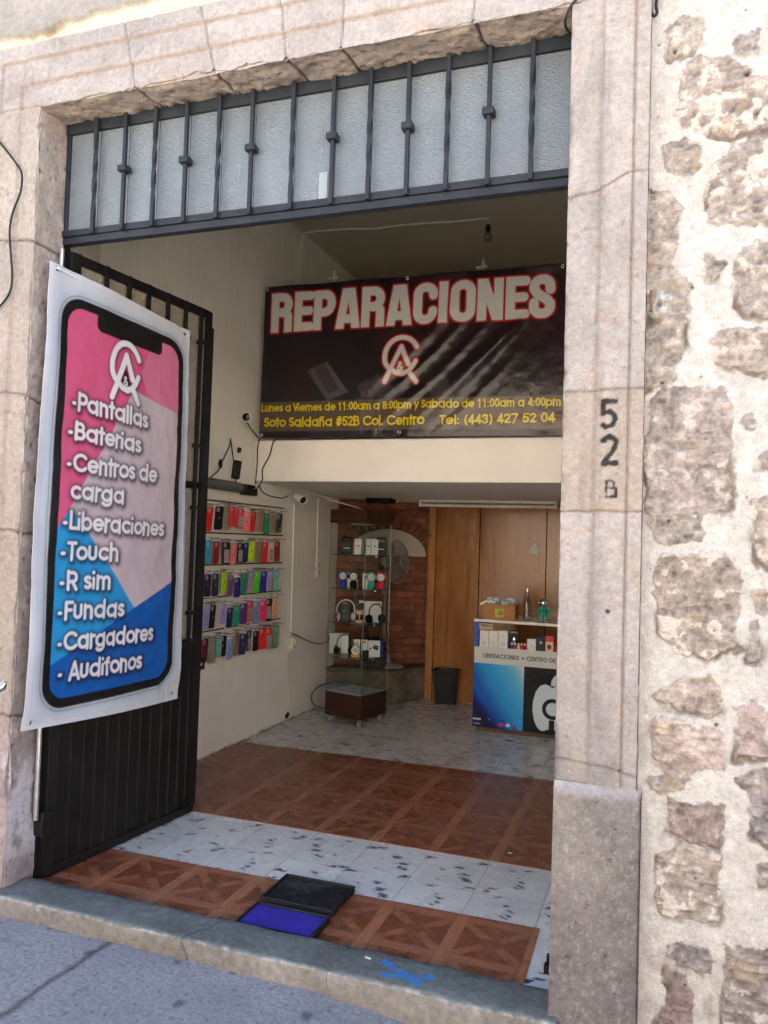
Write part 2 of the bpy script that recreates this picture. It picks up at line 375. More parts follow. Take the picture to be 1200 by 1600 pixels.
# --- right jamb (front face), with the painted house number
res = .0035
U, V = np.meshgrid(np.arange(XR, -.0685, res), np.arange(.735, ZL+.0001, res))
d = U-XR
col = stone_colour(U, V, 3, (.400, .368, .352))*np.select([V > 2.575, V > 1.938, V > 1.563, V > .79], [1.05, .98, 1.0, .99], .93)[..., None]*(1-.16*sstep(.52, .7, fbm(U*3, V*.35, 5, 4, 7)))[..., None]
blk2 = ((V > 1.563) & (V < 1.938))[..., None]; col = np.where(blk2, col*np.array((.93, .88, .80)), col)
col = col*(1-.25*sstep(1.563, .9, V)[..., None]*fbm(U, V, 6, 3, 9)[..., None])
pt = pits(U, V, 5, 170, .0015, .0075)*sstep(.40, .55, fbm(U, V, 4, 3, 13)); Y = face_y(d)+pt*.007+(fbm(U, V, 30, 4, 6)-.5)*.006+(fbm(U, V, 5, 3, 8)-.5)*.006
col = col*(1-.38*pt[..., None])+np.array((.42, .29, .18))*(.38*pt)[..., None]
for g_ in (.098, .197): k = np.exp(-((d-g_-.001)/.0026)**2)[..., None]*.6; col = col*(1-k)+np.array((.30, .235, .19))*k
cr = np.zeros(U.shape)
for pts, w in (([(XR, 2.557), (-.22, 2.57), (-.12, 2.615), (-.07, 2.61)], .0035), ([(XR, 1.935), (-.069, 1.94)], .004), ([(XR, 1.562), (-.069, 1.566)], .004), ([(XR, .80), (-.16, .79), (-.069, .77)], .004)):
    cr = np.maximum(cr, crack(U, V, pts, w*.8, .008, int(pts[0][1]*10)))
Y = Y+cr*.009; col = col*(1-.6*cr[..., None])+np.array((.17, .13, .10))*.6*cr[..., None]
edge = np.exp(-(d/.012)**2)*(fbm(V, V*0+2, 14, 4, 77)-.35); Y = Y+np.clip(edge, 0, 1)*.02                     # chipped arris
sp_ = pits(U, V, 6, 60, .003, .0095)*(fbm(U, V, 90, 2, 17)*.6+.6); col = col*(1-.6*np.clip(sp_, 0, 1)[..., None])+np.array((.30, .20, .11))*(.6*np.clip(sp_, 0, 1))[..., None]; sm_ = sstep(.60, .68, fbm(U*1.3, V*.7, 13, 4, 18))[..., None]*.35; col = col*(1-sm_)+np.array((.36, .30, .245))*sm_
cv = Canvas(XR, U[0, -1], .735, V[-1, 0], res, (0, 0, 0)); cv.X, cv.Y = U, V; cv.ny, cv.nx = U.shape; cv.dx = cv.dy = res; cv.c = col
def pxw(px, py, y=YF-.009): q = aty(px, py, y); return (q[0], q[2])
ink = (.022, .022, .024)
c4 = lambda x, y: pxw(840+.3*x, 480+.3*y)
rough_ink = lambda D, w: np.clip(.5-(D-w/2+ (fbm(U, V, 60, 3, 31)-.5)*.010)/.005, 0, 1)
for pl, w in (([[c4(408, 490), c4(344, 491), c4(341, 552), c4(360, 545), c4(383, 546), c4(399, 560), c4(404, 582), c4(398, 604), c4(382, 619), c4(360, 623), c4(338, 612)]], .017),
              ([[c4(342, 695), c4(354, 681), c4(374, 674), c4(396, 681), c4(408, 700), c4(404, 726), c4(388, 754), c4(342, 814), c4(408, 810)]], .017),
              ([[c4(360, 905), c4(382, 902), c4(398, 912), c4(396, 940), c4(360, 942)], [c4(360, 905), c4(358, 988)], [c4(362, 942), c4(409, 942), c4(408, 985), c4(358, 988)]], .0075)):
    cv.blend(rough_ink(cv.dist(pl, .05), w)*.97, ink)
cv.blend(np.clip(.5-(np.hypot(U-c4(365, 1585)[0], V-c4(365, 1585)[1])-.007)/.004, 0, 1), (.06, .05, .045))
j = grid('jamb', np.stack([U, Y, V], -1), M_STONE, cv.c, surround)
v1 = np.arange(.735, ZL+.001, .01); y1 = np.linspace(YF-.016, YW+.03, 8); A, B = np.meshgrid(y1, v1)
join_into(j, grid('jamb return', np.stack([-.0687+0*A+(fbm(A, B, 30, 3, 4)-.5)*.004, A, B], -1), M_STONE, stone_colour(A, B, 12, (.55, .47, .43))))
y1 = np.linspace(YF, 2.74, 14); A, B = np.meshgrid(y1, v1)
join_into(j, grid('jamb reveal', np.stack([XR+0*A+(fbm(A, B, 20, 3, 4)-.5)*.004, A, B], -1), M_STONE, stone_colour(A, B, 14, (.42, .36, .33))))

# --- right plinth block
res = .005
U, V = np.meshgrid(np.arange(XR+.001, -.054, res), np.arange(-.16, .7361, res))
n1 = fbm(U, V, 5, 4, 91); n2 = fbm(U, V, 40, 3, 92)
col = GREY*.44*(0.50+.85*n1+.45*(n2-.5))[..., None]
k = sstep(.52, .7, fbm(U, V, 4, 3, 95))[..., None]*.5*sstep(.0, .5, V)[..., None]; col = col*(1-.45*k)+np.array((.40, .375, .33))*.45*k
k = sstep(.60, .78, fbm(U*1.5, V, 95, 3, 97))[..., None]*.3; col = col*(1-k)+np.array((.55, .51, .465))*k*.8+col*k*.2
k = sstep(.55, .7, fbm(U, V, 6, 3, 99))[..., None]*sstep(.2, -.1, V)[..., None]*.7; col = col*(1-k)+np.array((.19, .14, .12))*k
pt = pits(U, V, 15, 22, .002, .007); col = col*(1-.5*pt[..., None])
top = sstep(.685, .73, V+(fbm(U, V, 20, 3, 5)-.5)*.03); col = col*(1-.8*top[..., None])+np.array((.38, .37, .385))*.8*top[..., None]
Y = 2.500+(fbm(U, V, 24, 4, 16)-.5)*.010+pt*.008+.016*sstep(.70, .735, V)
cr = np.exp(-((U+.055)/.006)**2); Y = Y+cr*.01
p_r = grid('plinth', np.stack([U, Y, V], -1), M_STONE, col, surround)
v1 = np.arange(-.16, .737, .02); A, B = np.meshgrid(np.linspace(2.50, YW+.03, 6), v1)
join_into(p_r, grid('plinth return', np.stack([-.0545+0*A, A, B], -1), M_STONE, stone_colour(A, B, 18, (.40, .35, .32))))
A, B = np.meshgrid(np.linspace(2.50, 2.74, 10), v1); join_into(p_r, grid('plinth reveal', np.stack([XR+.0008+0*A, A, B], -1), M_STONE, stone_colour(A, B, 19, (.36, .31, .29))))

# --- left jamb (front face + reveal)
res = .005
U, V = np.meshgrid(np.arange(XL-.245, XL+.0001, res), np.arange(-.06, ZL+.0001, res)); d = XL-U
col = stone_colour(U, V, 23, (.37, .33, .30))*np.select([V > 2.64, V > 2.0, V > 1.45], [1.05, .96, 1.02], .95)[..., None]; k = sstep(2.5, 1.3, V)[..., None]*.35; col = col*(1-k)+col*np.array((.92, .82, .70))*k
low = sstep(.80, .62, V+(fbm(U, V, 4, 3, 33)-.5)*.4)[..., None]; st = fbm(U, V, 7, 4, 35)[..., None]
col = col*(1-low)+(np.array((.33, .27, .265))*(.7+.7*st))*low
wh = sstep(.50, .66, fbm(U*1.3, V*.8, 7, 4, 37))*sstep(.62, .45, V)*sstep(.03, .2, V); col = col*(1-.75*wh[..., None])+np.array((.60, .57, .60))*.75*wh[..., None]
pt = pits(U, V, 25, 150, .003, .011); Y = face_y(d)+pt*.008+(fbm(U, V, 26, 4, 26)-.5)*.012; col = col*(1-.4*pt[..., None])+np.array((.36, .25, .15))*(.4*pt)[..., None]
for g_ in (.098, .197): k = np.exp(-((d-g_)/.012)**2)[..., None]*.3; col = col*(1-k)+np.array((.40, .32, .26))*k
cr = np.zeros(U.shape)
for z in (2.63, 1.995, 1.44, .70): cr = np.maximum(cr, crack(U, V, [(XL-.245, z+.02), (XL, z)], .0045, .02, int(z*31)))
Y = Y+cr*.010; col = col*(1-.7*cr[..., None])+np.array((.12, .09, .07))*.7*cr[..., None]
e_ = np.exp(-(d/.02)**2)*(fbm(V, V*0+5, 9, 4, 78)-.3); Y = Y+np.clip(e_, 0, 1)*.03
jl = grid('jamb', np.stack([U, Y, V], -1), M_STONE, col, surround)
A, B = np.meshgrid(np.linspace(YF, 2.755, 48), np.arange(-.06, ZL+.0001, .005))
col = stone_colour(A, B, 53, (.36, .305, .275)); n1 = fbm(A, B, 4, 4, 54)
k = sstep(1.9, 2.8, B)[..., None]*.55; col = col*(1-k)+stone_colour(A, B, 57, (.50, .415, .36))*k
k = sstep(.55, .7, fbm(A, B, 20, 4, 55))[..., None]*.35; col = col*(1-k)+np.array((.56, .53, .50))*k
pur = sstep(.75, .5, B+(n1-.5)*.5)[..., None]; col = col*(1-pur)+np.array((.27, .225, .225))*(.6+.9*fbm(A, B, 8, 4, 56))[..., None]*pur
wh = sstep(.47, .63, fbm(A*1.3, B*.8, 8, 4, 37))*sstep(.60, .40, B)*sstep(.05, .2, B); col = col*(1-.75*wh[..., None])+np.array((.62, .60, .64))*.75*wh[..., None]
cr = np.zeros(A.shape)
for z in (2.63, 1.985, 1.44, .70): cr = np.maximum(cr, crack(A, B, [(YF, z), (2.75, z-.02)], .005, .02, int(z*33)))
pt = pits(A, B, 58, 120, .003, .010)
col = col*(1-.7*cr[..., None])*(1-.6*pt[..., None])
Xr = XL-.004*sstep(2.6, 2.7, A)+(fbm(A, B, 16, 4, 59)-.5)*.014-pt*.01-cr*.008-np.clip(np.exp(-((A-YF)/.02)**2)*(fbm(B, B*0+5, 9, 4, 78)-.3), 0, 1)*.025
join_into(jl, grid('jamb reveal', np.stack([Xr, A, B], -1), M_STONE, col))

# --- lintel: front with the mitred fascias, and its soffit
res = .005
U, V = np.meshgrid(np.arange(XL-.245, -.068, res), np.arange(ZL, 3.452, res))
d = np.maximum(V-ZL, np.maximum(XL-U, U-XR)); d = np.maximum(d, 0)
col = stone_colour(U, V, 63, (.405, .372, .358))*np.select([U < -2.01, U < -1.66, U < -1.345, U < -1.107, U < -.63], [1.02, .95, 1.03, .97, 1.04], 1.0)[..., None]*(1-.14*sstep(.5, .7, fbm(U*.7, V*2.5, 5, 4, 7)))[..., None]; pt = pits(U, V, 64, 150, .002, .009)
Y = face_y(d)+pt*.007+(fbm(U, V, 26, 4, 66)-.5)*.007
for g_ in (.098, .197): k = np.exp(-((d-g_-.001)/.0042)**2)[..., None]*.6; col = col*(1-k)+np.array((.33, .25, .19))*k
cr = np.zeros(U.shape)
for (xa, za), (xb, zb) in (((-2.035, 3.452), (-1.985, ZL)), ((-1.69, 3.452), (-1.63, ZL)), ((-1.36, 3.452), (-1.33, ZL)), ((-1.10, 3.452), (-1.115, ZL)), ((-.62, 3.452), (-.64, ZL))):
    cr = np.maximum(cr, crack(U, V, [(xa, za), (xb, zb)], .0032, .007, int(-xa*40)))
cr = np.maximum(cr, np.where((U > XR-.01), crack(U, V, [(XR, ZL+.002), (-.068, ZL+.09)], .004, .01, 71), 0))
cr = np.maximum(cr, np.where((U < XL), crack(U, V, [(XL-.245, ZL-.0), (XL, ZL+.006)], .004, .01, 73), 0))
Y = Y+cr*.008; col = col*(1-.5*cr[..., None])+np.array((.17, .135, .11))*.5*cr[..., None]
e_ = np.exp(-((V-ZL)/.02)**2)*np.clip(fbm(U, U*0+3, 10, 4, 79)-.46, 0, 1); Y = Y+e_*.03
lt = grid('lintel', np.stack([U, Y, V], -1), M_STONE, col, surround)
A, B = np.meshgrid(np.arange(XL-.02, XR+.03, .006), np.linspace(YF-.002, 2.76, 42))
col = stone_colour(A, B, 83, (.47, .38, .30)); pt = pits(A, B, 84, 260, .004, .014); n1 = fbm(A, B, 9, 4, 85)
cr = np.zeros(A.shape)
for x in (-1.985, -1.63, -1.33, -1.115, -.64): cr = np.maximum(cr, crack(A, B, [(x, YF), (x+.03, 2.76)], .006, .02, int(-x*37)))
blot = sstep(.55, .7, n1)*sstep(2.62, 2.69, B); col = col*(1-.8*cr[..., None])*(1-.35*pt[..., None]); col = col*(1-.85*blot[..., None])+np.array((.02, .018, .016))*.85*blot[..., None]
Zs = ZL+(fbm(A, B, 18, 4, 86)-.5)*.022+pt*.008+cr*.012+np.exp(-((B-YF)/.02)**2)*np.clip(fbm(A, A*0+3, 10, 4, 79)-.46, 0, 1)*.035
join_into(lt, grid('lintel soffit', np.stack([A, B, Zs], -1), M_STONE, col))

# --- the wall over and beside the doorway
PL_IN = paint('cream plaster', (.73, .69, .60), 0.8, .07, 9, .35, spec=.2)
upper = thing('plaster_wall', 'weathered grey and cream plaster wall above the stone lintel', 'wall', (-1.3, YW, 3.46))
U, V = np.meshgrid(np.arange(-3.0, .9, .008), np.arange(3.44, 3.95, .006))
ridge = 3.520+.012*np.sin(U*3)+(fbm(U, U*0, 6, 4, 88)-.5)*.05
abv = sstep(0, .012, V-ridge); n1 = fbm(U, V, 4, 5, 89); n2 = fbm(U, V, 30, 3, 90)
cream = np.array((.54, .50, .41))*(.86+.25*n2)[..., None]; grey = np.array((.31, .29, .27))*(.7+.55*n1)[..., None]
col = cream*(1-abv[..., None])+grey*abv[..., None]; rim = np.exp(-((V-ridge)/.009)**2)*sstep(.35, .6, fbm(U, U*0+4, 5, 3, 93))
col = col*(1-.7*rim[..., None])+np.array((.24, .15, .08))*.7*rim[..., None]
k = sstep(.6, .72, fbm(U, V, 11, 4, 94))[..., None]*(1-abv[..., None])*.4; col = col*(1-k)+np.array((.55, .44, .30))*k
Y = YW-.022-abv*.022+(fbm(U, V, 12, 4, 95)-.5)*.014+rim*.014
grid('wall', np.stack([U, Y, V], -1), M_RUBBLE, col, upper)
mb = MB(); mb.box(-7, 7, 2.62, 3.35, 3.95, 4.7); mb.box(-7, XL-.2, 2.57, 2.62, 3.44, 3.95); mb.box(-7, 7, 2.6, 3.35, ZL+.03, 3.95)
mb.build('masonry', PL_IN, upper)
mb = MB(); mb.prism([(-7, 2.575), (XL-.012, 2.575), (XL-.012, 2.765), (-2.81, 3.35), (-7, 3.35)], -.3, ZL+.03); mb.build('wall', PL_IN, upper)

# --- rubble wall right of the surround
rub = thing('rubble_wall', 'rough rubble stone wall with pale lime mortar right of the doorway', 'wall', (.3, YW, 0))
STN = []
def S(sc, ox, oy, pts, c, fleck=.3): STN.append(([tuple(aty(ox+sc*x, oy+sc*y, YW)[[0, 2]]) for x, y in pts], c, fleck))
gr1, gr2, pk, br, rd, oc_ = (.40, .345, .315), (.44, .385, .35), (.48, .37, .32), (.38, .315, .265), (.34, .245, .225), (.55, .45, .35)
S(.3, 840, 0, [(690, 170), (760, 110), (850, 95), (850, 200), (800, 270), (690, 310)], (.50, .44, .37), .5)
S(.3, 840, 0, [(1040, 190), (1155, 150), (1140, 270), (1035, 275)], (.45, .40, .37), .3)
S(.3, 840, 0, [(740, 360), (840, 300), (980, 300), (1080, 370), (1090, 420), (1300, 400), (1300, 640), (1080, 680), (940, 690), (760, 650), (735, 600)], (.47, .39, .34), .8)
S(.3, 840, 0, [(660, 770), (760, 720), (840, 740), (835, 870), (770, 910), (670, 870)], gr1, .4)
S(.3, 840, 0, [(1040, 760), (1150, 690), (1350, 690), (1350, 1080), (1090, 1165), (890, 1150), (910, 960), (930, 870)], (.46, .39, .345), .8)
S(.3, 840, 0, [(545, 985), (680, 990), (750, 1080), (740, 1250), (700, 1400), (800, 1500), (770, 1660), (760, 1800), (700, 1980), (620, 2020), (530, 2030)], (.45, .39, .335), .15)
S(.3, 840, 0, [(1060, 1300), (1140, 1240), (1350, 1250), (1350, 1640), (1100, 1640), (1050, 1590), (1030, 1420)], (.47, .41, .36), .5)
S(.3, 840, 0, [(880, 1330), (960, 1380), (910, 1470)], gr2, .5)
S(.3, 840, 480, [(925, 130), (1090, 110), (1350, 140), (1350, 360), (1010, 300), (930, 290)], (.52, .44, .385), .55)
S(.3, 840, 480, [(600, 470), (640, 430), (960, 430), (1000, 520), (1010, 700), (985, 850), (980, 1060), (640, 1065), (580, 1050)], (.46, .39, .35), .45)
S(.3, 840, 480, [(600, 1110), (700, 1090), (840, 1110), (890, 1180), (850, 1220), (640, 1225)], (.44, .385, .335), .2)
S(.3, 840, 480, [(615, 1380), (640, 1290), (960, 1290), (1050, 1380), (1040, 1600), (1025, 1760), (900, 1830), (720, 1800), (640, 1720)], (.46, .385, .32), .7)
S(.3, 840, 480, [(1150, 1010), (1250, 960), (1350, 960), (1350, 1340), (1150, 1330), (1125, 1180)], (.58, .49, .40), .4)
S(.3, 840, 480, [(1130, 1490), (1190, 1470), (1190, 1590), (1140, 1590)], gr2, .2)
S(.3, 840, 480, [(1060, 600), (1110, 560), (1130, 640), (1080, 655)], gr1, .2)
S(.3, 840, 480, [(1165, 760), (1260, 690), (1300, 820), (1180, 830)], gr1, .2)
S(.4, 840, 960, [(450, 320), (560, 260), (670, 240), (715, 290), (715, 390), (600, 392)], (.50, .41, .35), .2)
S(.4, 840, 960, [(455, 430), (560, 410), (725, 465), (720, 600), (520, 618), (462, 560)], (.53, .42, .36), .3)
S(.4, 840, 960, [(770, 360), (840, 340), (892, 400), (890, 550), (770, 567), (790, 480)], (.50, .385, .34), .3)
S(.4, 840, 960, [(440, 650), (580, 640), (580, 690), (470, 695)], gr1, .3)
S(.4, 840, 960, [(510, 725), (640, 728), (738, 745), (730, 820), (690, 905), (600, 880), (505, 850)], (.42, .325, .285), .1)
S(.4, 840, 960, [(760, 640), (900, 605), (1000, 610), (1000, 900), (900, 905), (850, 880), (830, 730)], (.41, .36, .34), .25)
S(.4, 840, 960, [(480, 945), (560, 915), (715, 940), (710, 1050), (690, 1190), (560, 1180), (475, 1140)], (.44, .365, .305), .95)
S(.4, 840, 960, [(505, 1290), (620, 1285), (690, 1350), (670, 1400), (560, 1385)], (.33, .29, .275), .3)
S(.4, 840, 960, [(500, 1390), (570, 1400), (620, 1500), (590, 1700), (470, 1700)], rd, .15)
S(.4, 840, 960, [(740, 1295), (900, 1315), (1000, 1320), (1000, 1800), (720, 1800), (715, 1600)], (.36, .30, .26), .5)
S(.4, 840, 960, [(840, 970), (990, 965), (990, 1050), (870, 1062)], gr1, .3)
S(.3, 840, 0, [(565, 1530), (640, 1518), (690, 1560), (685, 1620), (620, 1650), (560, 1630)], (.60, .61, .57), .0)
S(.4, 840, 960, [(830, 30), (860, 20), (865, 165), (840, 170)], gr1, .2)
rs_ = np.random.RandomState(11)
for i in range(220):                                 # the wall goes on out of frame
    cx, cz = rs_.uniform(.56, 2.1), rs_.uniform(.0, 3.4)
    if any(math.hypot(cx-q[0][0][0], (cz-q[0][0][1])*1.1) < .235 for q in STN): continue
    r = rs_.uniform(.07, .13); STN.append(([(cx+r*rs_.uniform(.8, 1.2)*math.cos(a), cz+.8*r*rs_.uniform(.8, 1.2)*math.sin(a)) for a in np.linspace(0, 6.28, 8)[:-1]], [gr1, gr2, pk, br][i % 4], .4))
def rubble_patch(x0, x1, res, parent, name):
    U, V = np.meshgrid(np.arange(x0, x1+1e-6, res), np.arange(-.2, 3.46, res))
    n2 = fbm(U, V, 28, 4, 101); n3 = fbm(U, V, 6, 4, 102); n4 = fbm(U, V, 90, 2, 103)
    col = np.array((.525, .502, .468))*(.82+.22*n3+.26*(n2-.5)+.16*(n4-.5))[..., None]
    k = sstep(.53, .68, n3)[..., None]*.6; col = col*(1-k)+np.array((.385, .36, .325))*k
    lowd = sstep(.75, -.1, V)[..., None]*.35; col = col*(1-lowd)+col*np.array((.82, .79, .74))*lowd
    drt = sstep(.60, .70, fbm(U*1.6, V*.8, 11, 4, 104))*sstep(.55, .0, V); col = col*(1-.5*drt[..., None])+np.array((.2, .17, .15))*.5*drt[..., None]
    Y = YW+(n3-.5)*.020+(n2-.5)*.006+(n4-.5)*.003
    wob = (fbm(U, V, 14, 4, 105)-.5)*.046+(fbm(U, V, 60, 3, 106)-.5)*.020; fl = fbm(U, V, 34, 4, 107); big = fbm(U, V, 13, 4, 108)
    strat = fbm(U*.6, V*3.2, 22, 4, 109); fn = fbm(U, V, 85, 3, 118)
    for i, (pts, c, fk) in enumerate(STN):
        P = np.array(pts); m = (U > P[:, 0].min()-.05) & (U < P[:, 0].max()+.05) & (V > P[:, 1].min()-.05) & (V < P[:, 1].max()+.05)
        if not m.any(): continue
        ii = np.where(m.any(0))[0]; jj = np.where(m.any(1))[0]; sl_ = (slice(jj[0], jj[-1]+1), slice(ii[0], ii[-1]+1))
        sd = sd_poly(U[sl_], V[sl_], pts)+wob[sl_]-.005; ins = sstep(.003, -.003, sd)
        tone = (.50+.38*fbm(U[sl_]+i, V[sl_], 9, 4, 110+i)+.40*(strat[sl_]-.5)+.65*(fl[sl_]-.5)+.55*(fn[sl_]-.5))[..., None]
        cg = np.array(c); cg = cg*.72+cg.mean()*.28*np.array((1.03, 1.0, .96)); sc = cg*tone
        f = sstep(.675-.14*fk, .695-.14*fk, fl[sl_]*.6+big[sl_]*.4+.0)[..., None]*.9*min(1, fk*1.6); sc = sc*(1-f)+np.array((.52, .475, .43))*f
        ok = sstep(.66, .78, fbm(U[sl_], V[sl_]+i, 12, 3, 120))[..., None]*.3; sc = sc*(1-ok)+np.array((.46, .36, .22))*ok
        col[sl_] = col[sl_]*(1-ins[..., None])+sc*ins[..., None]
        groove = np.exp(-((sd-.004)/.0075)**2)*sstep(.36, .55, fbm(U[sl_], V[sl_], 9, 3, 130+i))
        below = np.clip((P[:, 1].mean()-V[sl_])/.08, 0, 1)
        col[sl_] = col[sl_]*(1-(.78*groove*below)[..., None])+np.array((.15, .115, .085))*(.78*groove*below)[..., None]  # shade along each stone's lower edge, painted into the colour
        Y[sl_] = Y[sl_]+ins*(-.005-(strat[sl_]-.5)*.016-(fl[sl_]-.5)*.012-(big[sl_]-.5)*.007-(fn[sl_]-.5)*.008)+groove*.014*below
    pt = pits(U, V, 140, 26, .003, .007); col = col*(1-.85*pt[..., None]); Y = Y+pt*.012
    return grid(name, np.stack([U, Y, V], -1), M_RUBBLE, col, parent)
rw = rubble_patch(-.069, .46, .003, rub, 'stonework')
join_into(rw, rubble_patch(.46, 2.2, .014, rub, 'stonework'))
mb = MB(); mb.prism([(XR+.012, 2.59), (XR+.012, 2.765), (.0, 3.35), (7, 3.35), (7, 2.59)], -.3, ZL+.03); mb.build('masonry', PL_IN, rub)
mb = MB(); mb.box(2.2, 7, 2.54, 2.59, -.2, 3.46); mb.build('plaster', paint('lime plaster', (.72, .67, .58), .9, .1, 8, .4), rub)

# ---------------------------------------------------------------- ground and street
g = G('pavement concrete', .85, .3); p = g.pos()
n1 = g.noise(p, 2.2, 5); n2 = g.noise(p, 60, 6, .7); n3 = g.noise(p, 11, 4, .6)
c = g.ramp(n1, [(.3, (.235, .242, .268)), (.7, (.335, .342, .368))]); c = g.mix(1, c, g.ramp(n2, [(.28, .60), (.72, 1.25)]), 'MULTIPLY'); ag = g.vor(p, 230); c = g.mix(g.ramp(ag.outputs['Distance'], [(.16, .55), (.3, 0.0)]), c, g.mix(g.ramp(g.sep(ag.outputs['Color'])[0], [(.49, 0.0), (.51, 1.0)]), (.06, .062, .07), (.42, .42, .44)))
sp = g.vor(g.mix(.06, p, g.noise(p, 9, 3, out=1)), 7.5); c = g.mix(g.ramp(sp.outputs['Distance'], [(.10, .75), (.19, 0.0)]), c, (.075, .08, .10))
sp2 = g.vor(g.mix(.03, p, g.noise(p, 30, 3, out=1)), 26); c = g.mix(g.ramp(sp2.outputs['Distance'], [(.12, .6), (.22, 0.0)]), c, (.10, .105, .125))
c = g.mix(g.ramp(n3, [(.62, 0.0), (.75, .5)]), c, (.12, .125, .14))
X_ = g.sep(p); wob = g.math('MULTIPLY_ADD', g.noise(p, 7, 4), .05, -.025)
def joint(g, val, w): return g.ramp(g.math('ABSOLUTE', val), [(0.0, 1.0), (w, 0.0)])
jx = joint(g, g.math('ADD', g.math('ADD', X_[0], 1.90), wob), .020)
jy = joint(g, g.math('ADD', g.math('ADD', X_[1], -.45), wob), .022)
jj = g.math('MAXIMUM', jx, jy); c = g.mix(g.math('MULTIPLY', jj, .8), c, (.05, .048, .045))
g.col(c); g.bump(g.math('SUBTRACT', g.math('MULTIPLY', n2, .8), jj), .9, .014); M_PAV = g.m
U, V = np.meshgrid(np.arange(-9, 9.01, .06), np.arange(-1.0, 2.53, .05))
Zp = -.047-.045*sstep(-1.15, -.6, U)-.012*sstep(-.6, 0, U)+(fbm(U, V, 1.5, 3, 150)-.5)*.008
struct(grid('pavement', np.stack([U, V, Zp], -1), M_PAV))
g = G('concrete roadway', .9, .3); p = g.pos(); g.col(g.ramp(g.noise(p, 90, 5), [(.3, (.36, .34, .31)), (.7, (.48, .455, .42))])); g.bump(g.noise(p, 140, 3), .4, .01)
mb = MB(); mb.box(-40, 40, -8.0, -1.13, -.36, -.22); struct(mb.build('road', g.m))
mb = MB(); mb.box(-40, 40, -1.13, -1.0, -.36, -.055); struct(mb.build('kerb', paint('kerb concrete', (.4, .39, .37), .9, .12, 12, .3)))
mb = MB(); mb.box(-40, 40, -9.6, -8.0, -.36, -.08); struct(mb.build('far_pavement', paint('far pavement', (.46, .44, .41), .9, .1, 3, .2)))
mb = MB(); mb.box(-120, 120, -120, 120, -.45, -.37); struct(mb.build('ground', paint('earth', (.25, .22, .18), .95, .1, .5)))
# the sunlit row across the street: it faces this shop and throws warm light onto it
op = thing('house_row', 'pale plastered houses across the street behind the viewer', 'house', (0, -9.6, 0))
mb = MB(); mb.box(-40, 40, -16, -9.6, -.3, 5.4); mb.build('wall', paint('ochre limewash', (.80, .70, .57), .9, .06, .8, .2), op)
M_TIMB = paint('dark timber', (.12, .07, .045), .6, .2, 5)
for x in np.arange(-13.5, 14, 4.5):
    mb = MB(); mb.box(x, x+1.3, -9.6, -9.52, -.1, 2.6); mb.build('door', M_TIMB, op, bevel=.01)
    mb = MB(); mb.box(x+2.3, x+3.5, -9.6, -9.52, 1.0, 2.6); mb.build('shutter', M_TIMB, op, bevel=.01)
mb = MB(); mb.box(-40, 40, -9.6, -9.3, 5.4, 5.6); mb.build('cornice', paint('cornice', (.66, .58, .5), .9), op)

# --- door step
g = G('step concrete', .7, .3); p = g.pos(); n1 = g.noise(p, 3.5, 5, .6); n2 = g.noise(p, 40, 5, .65)
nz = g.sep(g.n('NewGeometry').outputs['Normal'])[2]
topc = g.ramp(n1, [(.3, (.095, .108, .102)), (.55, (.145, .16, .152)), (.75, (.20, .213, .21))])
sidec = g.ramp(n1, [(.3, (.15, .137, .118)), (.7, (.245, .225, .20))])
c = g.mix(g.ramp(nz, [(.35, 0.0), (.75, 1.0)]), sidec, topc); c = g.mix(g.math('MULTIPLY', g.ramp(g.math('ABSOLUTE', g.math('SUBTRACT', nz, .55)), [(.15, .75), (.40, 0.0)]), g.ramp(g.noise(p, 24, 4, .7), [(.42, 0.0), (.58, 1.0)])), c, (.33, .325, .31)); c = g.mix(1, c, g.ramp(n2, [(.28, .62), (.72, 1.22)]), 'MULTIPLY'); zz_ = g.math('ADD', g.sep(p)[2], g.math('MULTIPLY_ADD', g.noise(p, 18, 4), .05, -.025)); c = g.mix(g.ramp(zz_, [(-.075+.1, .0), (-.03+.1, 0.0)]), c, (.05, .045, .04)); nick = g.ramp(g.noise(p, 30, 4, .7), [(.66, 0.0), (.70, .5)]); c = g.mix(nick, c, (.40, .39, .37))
X_ = g.sep(p); wob = g.math('MULTIPLY_ADD', g.noise(p, 14, 4), .06, -.03)
cr1 = joint(g, g.math('ADD', g.math('ADD', X_[0], g.math('MULTIPLY_ADD', X_[1], -.45, 2.69)), wob), .006); cr2 = joint(g, g.math('ADD', g.math('ADD', X_[0], 1.02), wob), .004)
crk = g.math('MAXIMUM', cr1, g.math('MULTIPLY', cr2, .6)); c = g.mix(g.math('MULTIPLY', crk, .85), c, (.06, .055, .05))
dk = g.ramp(g.noise(p, 9, 4, .6), [(.60, 0.0), (.70, .45)]); c = g.mix(dk, c, (.11, .125, .125))
Xb, Yb = X_[0], X_[1]                               # dried splash of blue paint
def seg(g, ax, ay, bx, by, w):
    ex, ey = bx-ax, by-ay; L = math.hypot(ex, ey); ex /= L; ey /= L
    t = g.math('ADD', g.math('MULTIPLY', g.math('SUBTRACT', Xb, ax), ex), g.math('MULTIPLY', g.math('SUBTRACT', Yb, ay), ey))
    n_ = g.math('ABSOLUTE', g.math('ADD', g.math('MULTIPLY', g.math('SUBTRACT', Xb, ax), -ey), g.math('MULTIPLY', g.math('SUBTRACT', Yb, ay), ex)))
    o = g.math('MAXIMUM', g.math('MULTIPLY', t, -1.0), g.math('SUBTRACT', t, L)); return g.math('SUBTRACT', g.math('MAXIMUM', n_, o), w)
sdX = g.math('MINIMUM', seg(g, -.87, 2.595, -.73, 2.51, .010), seg(g, -.845, 2.525, -.70, 2.566, .008))
sdX = g.math('ADD', sdX, g.math('MULTIPLY_ADD', g.noise(p, 26, 4, .7), .07, -.035))
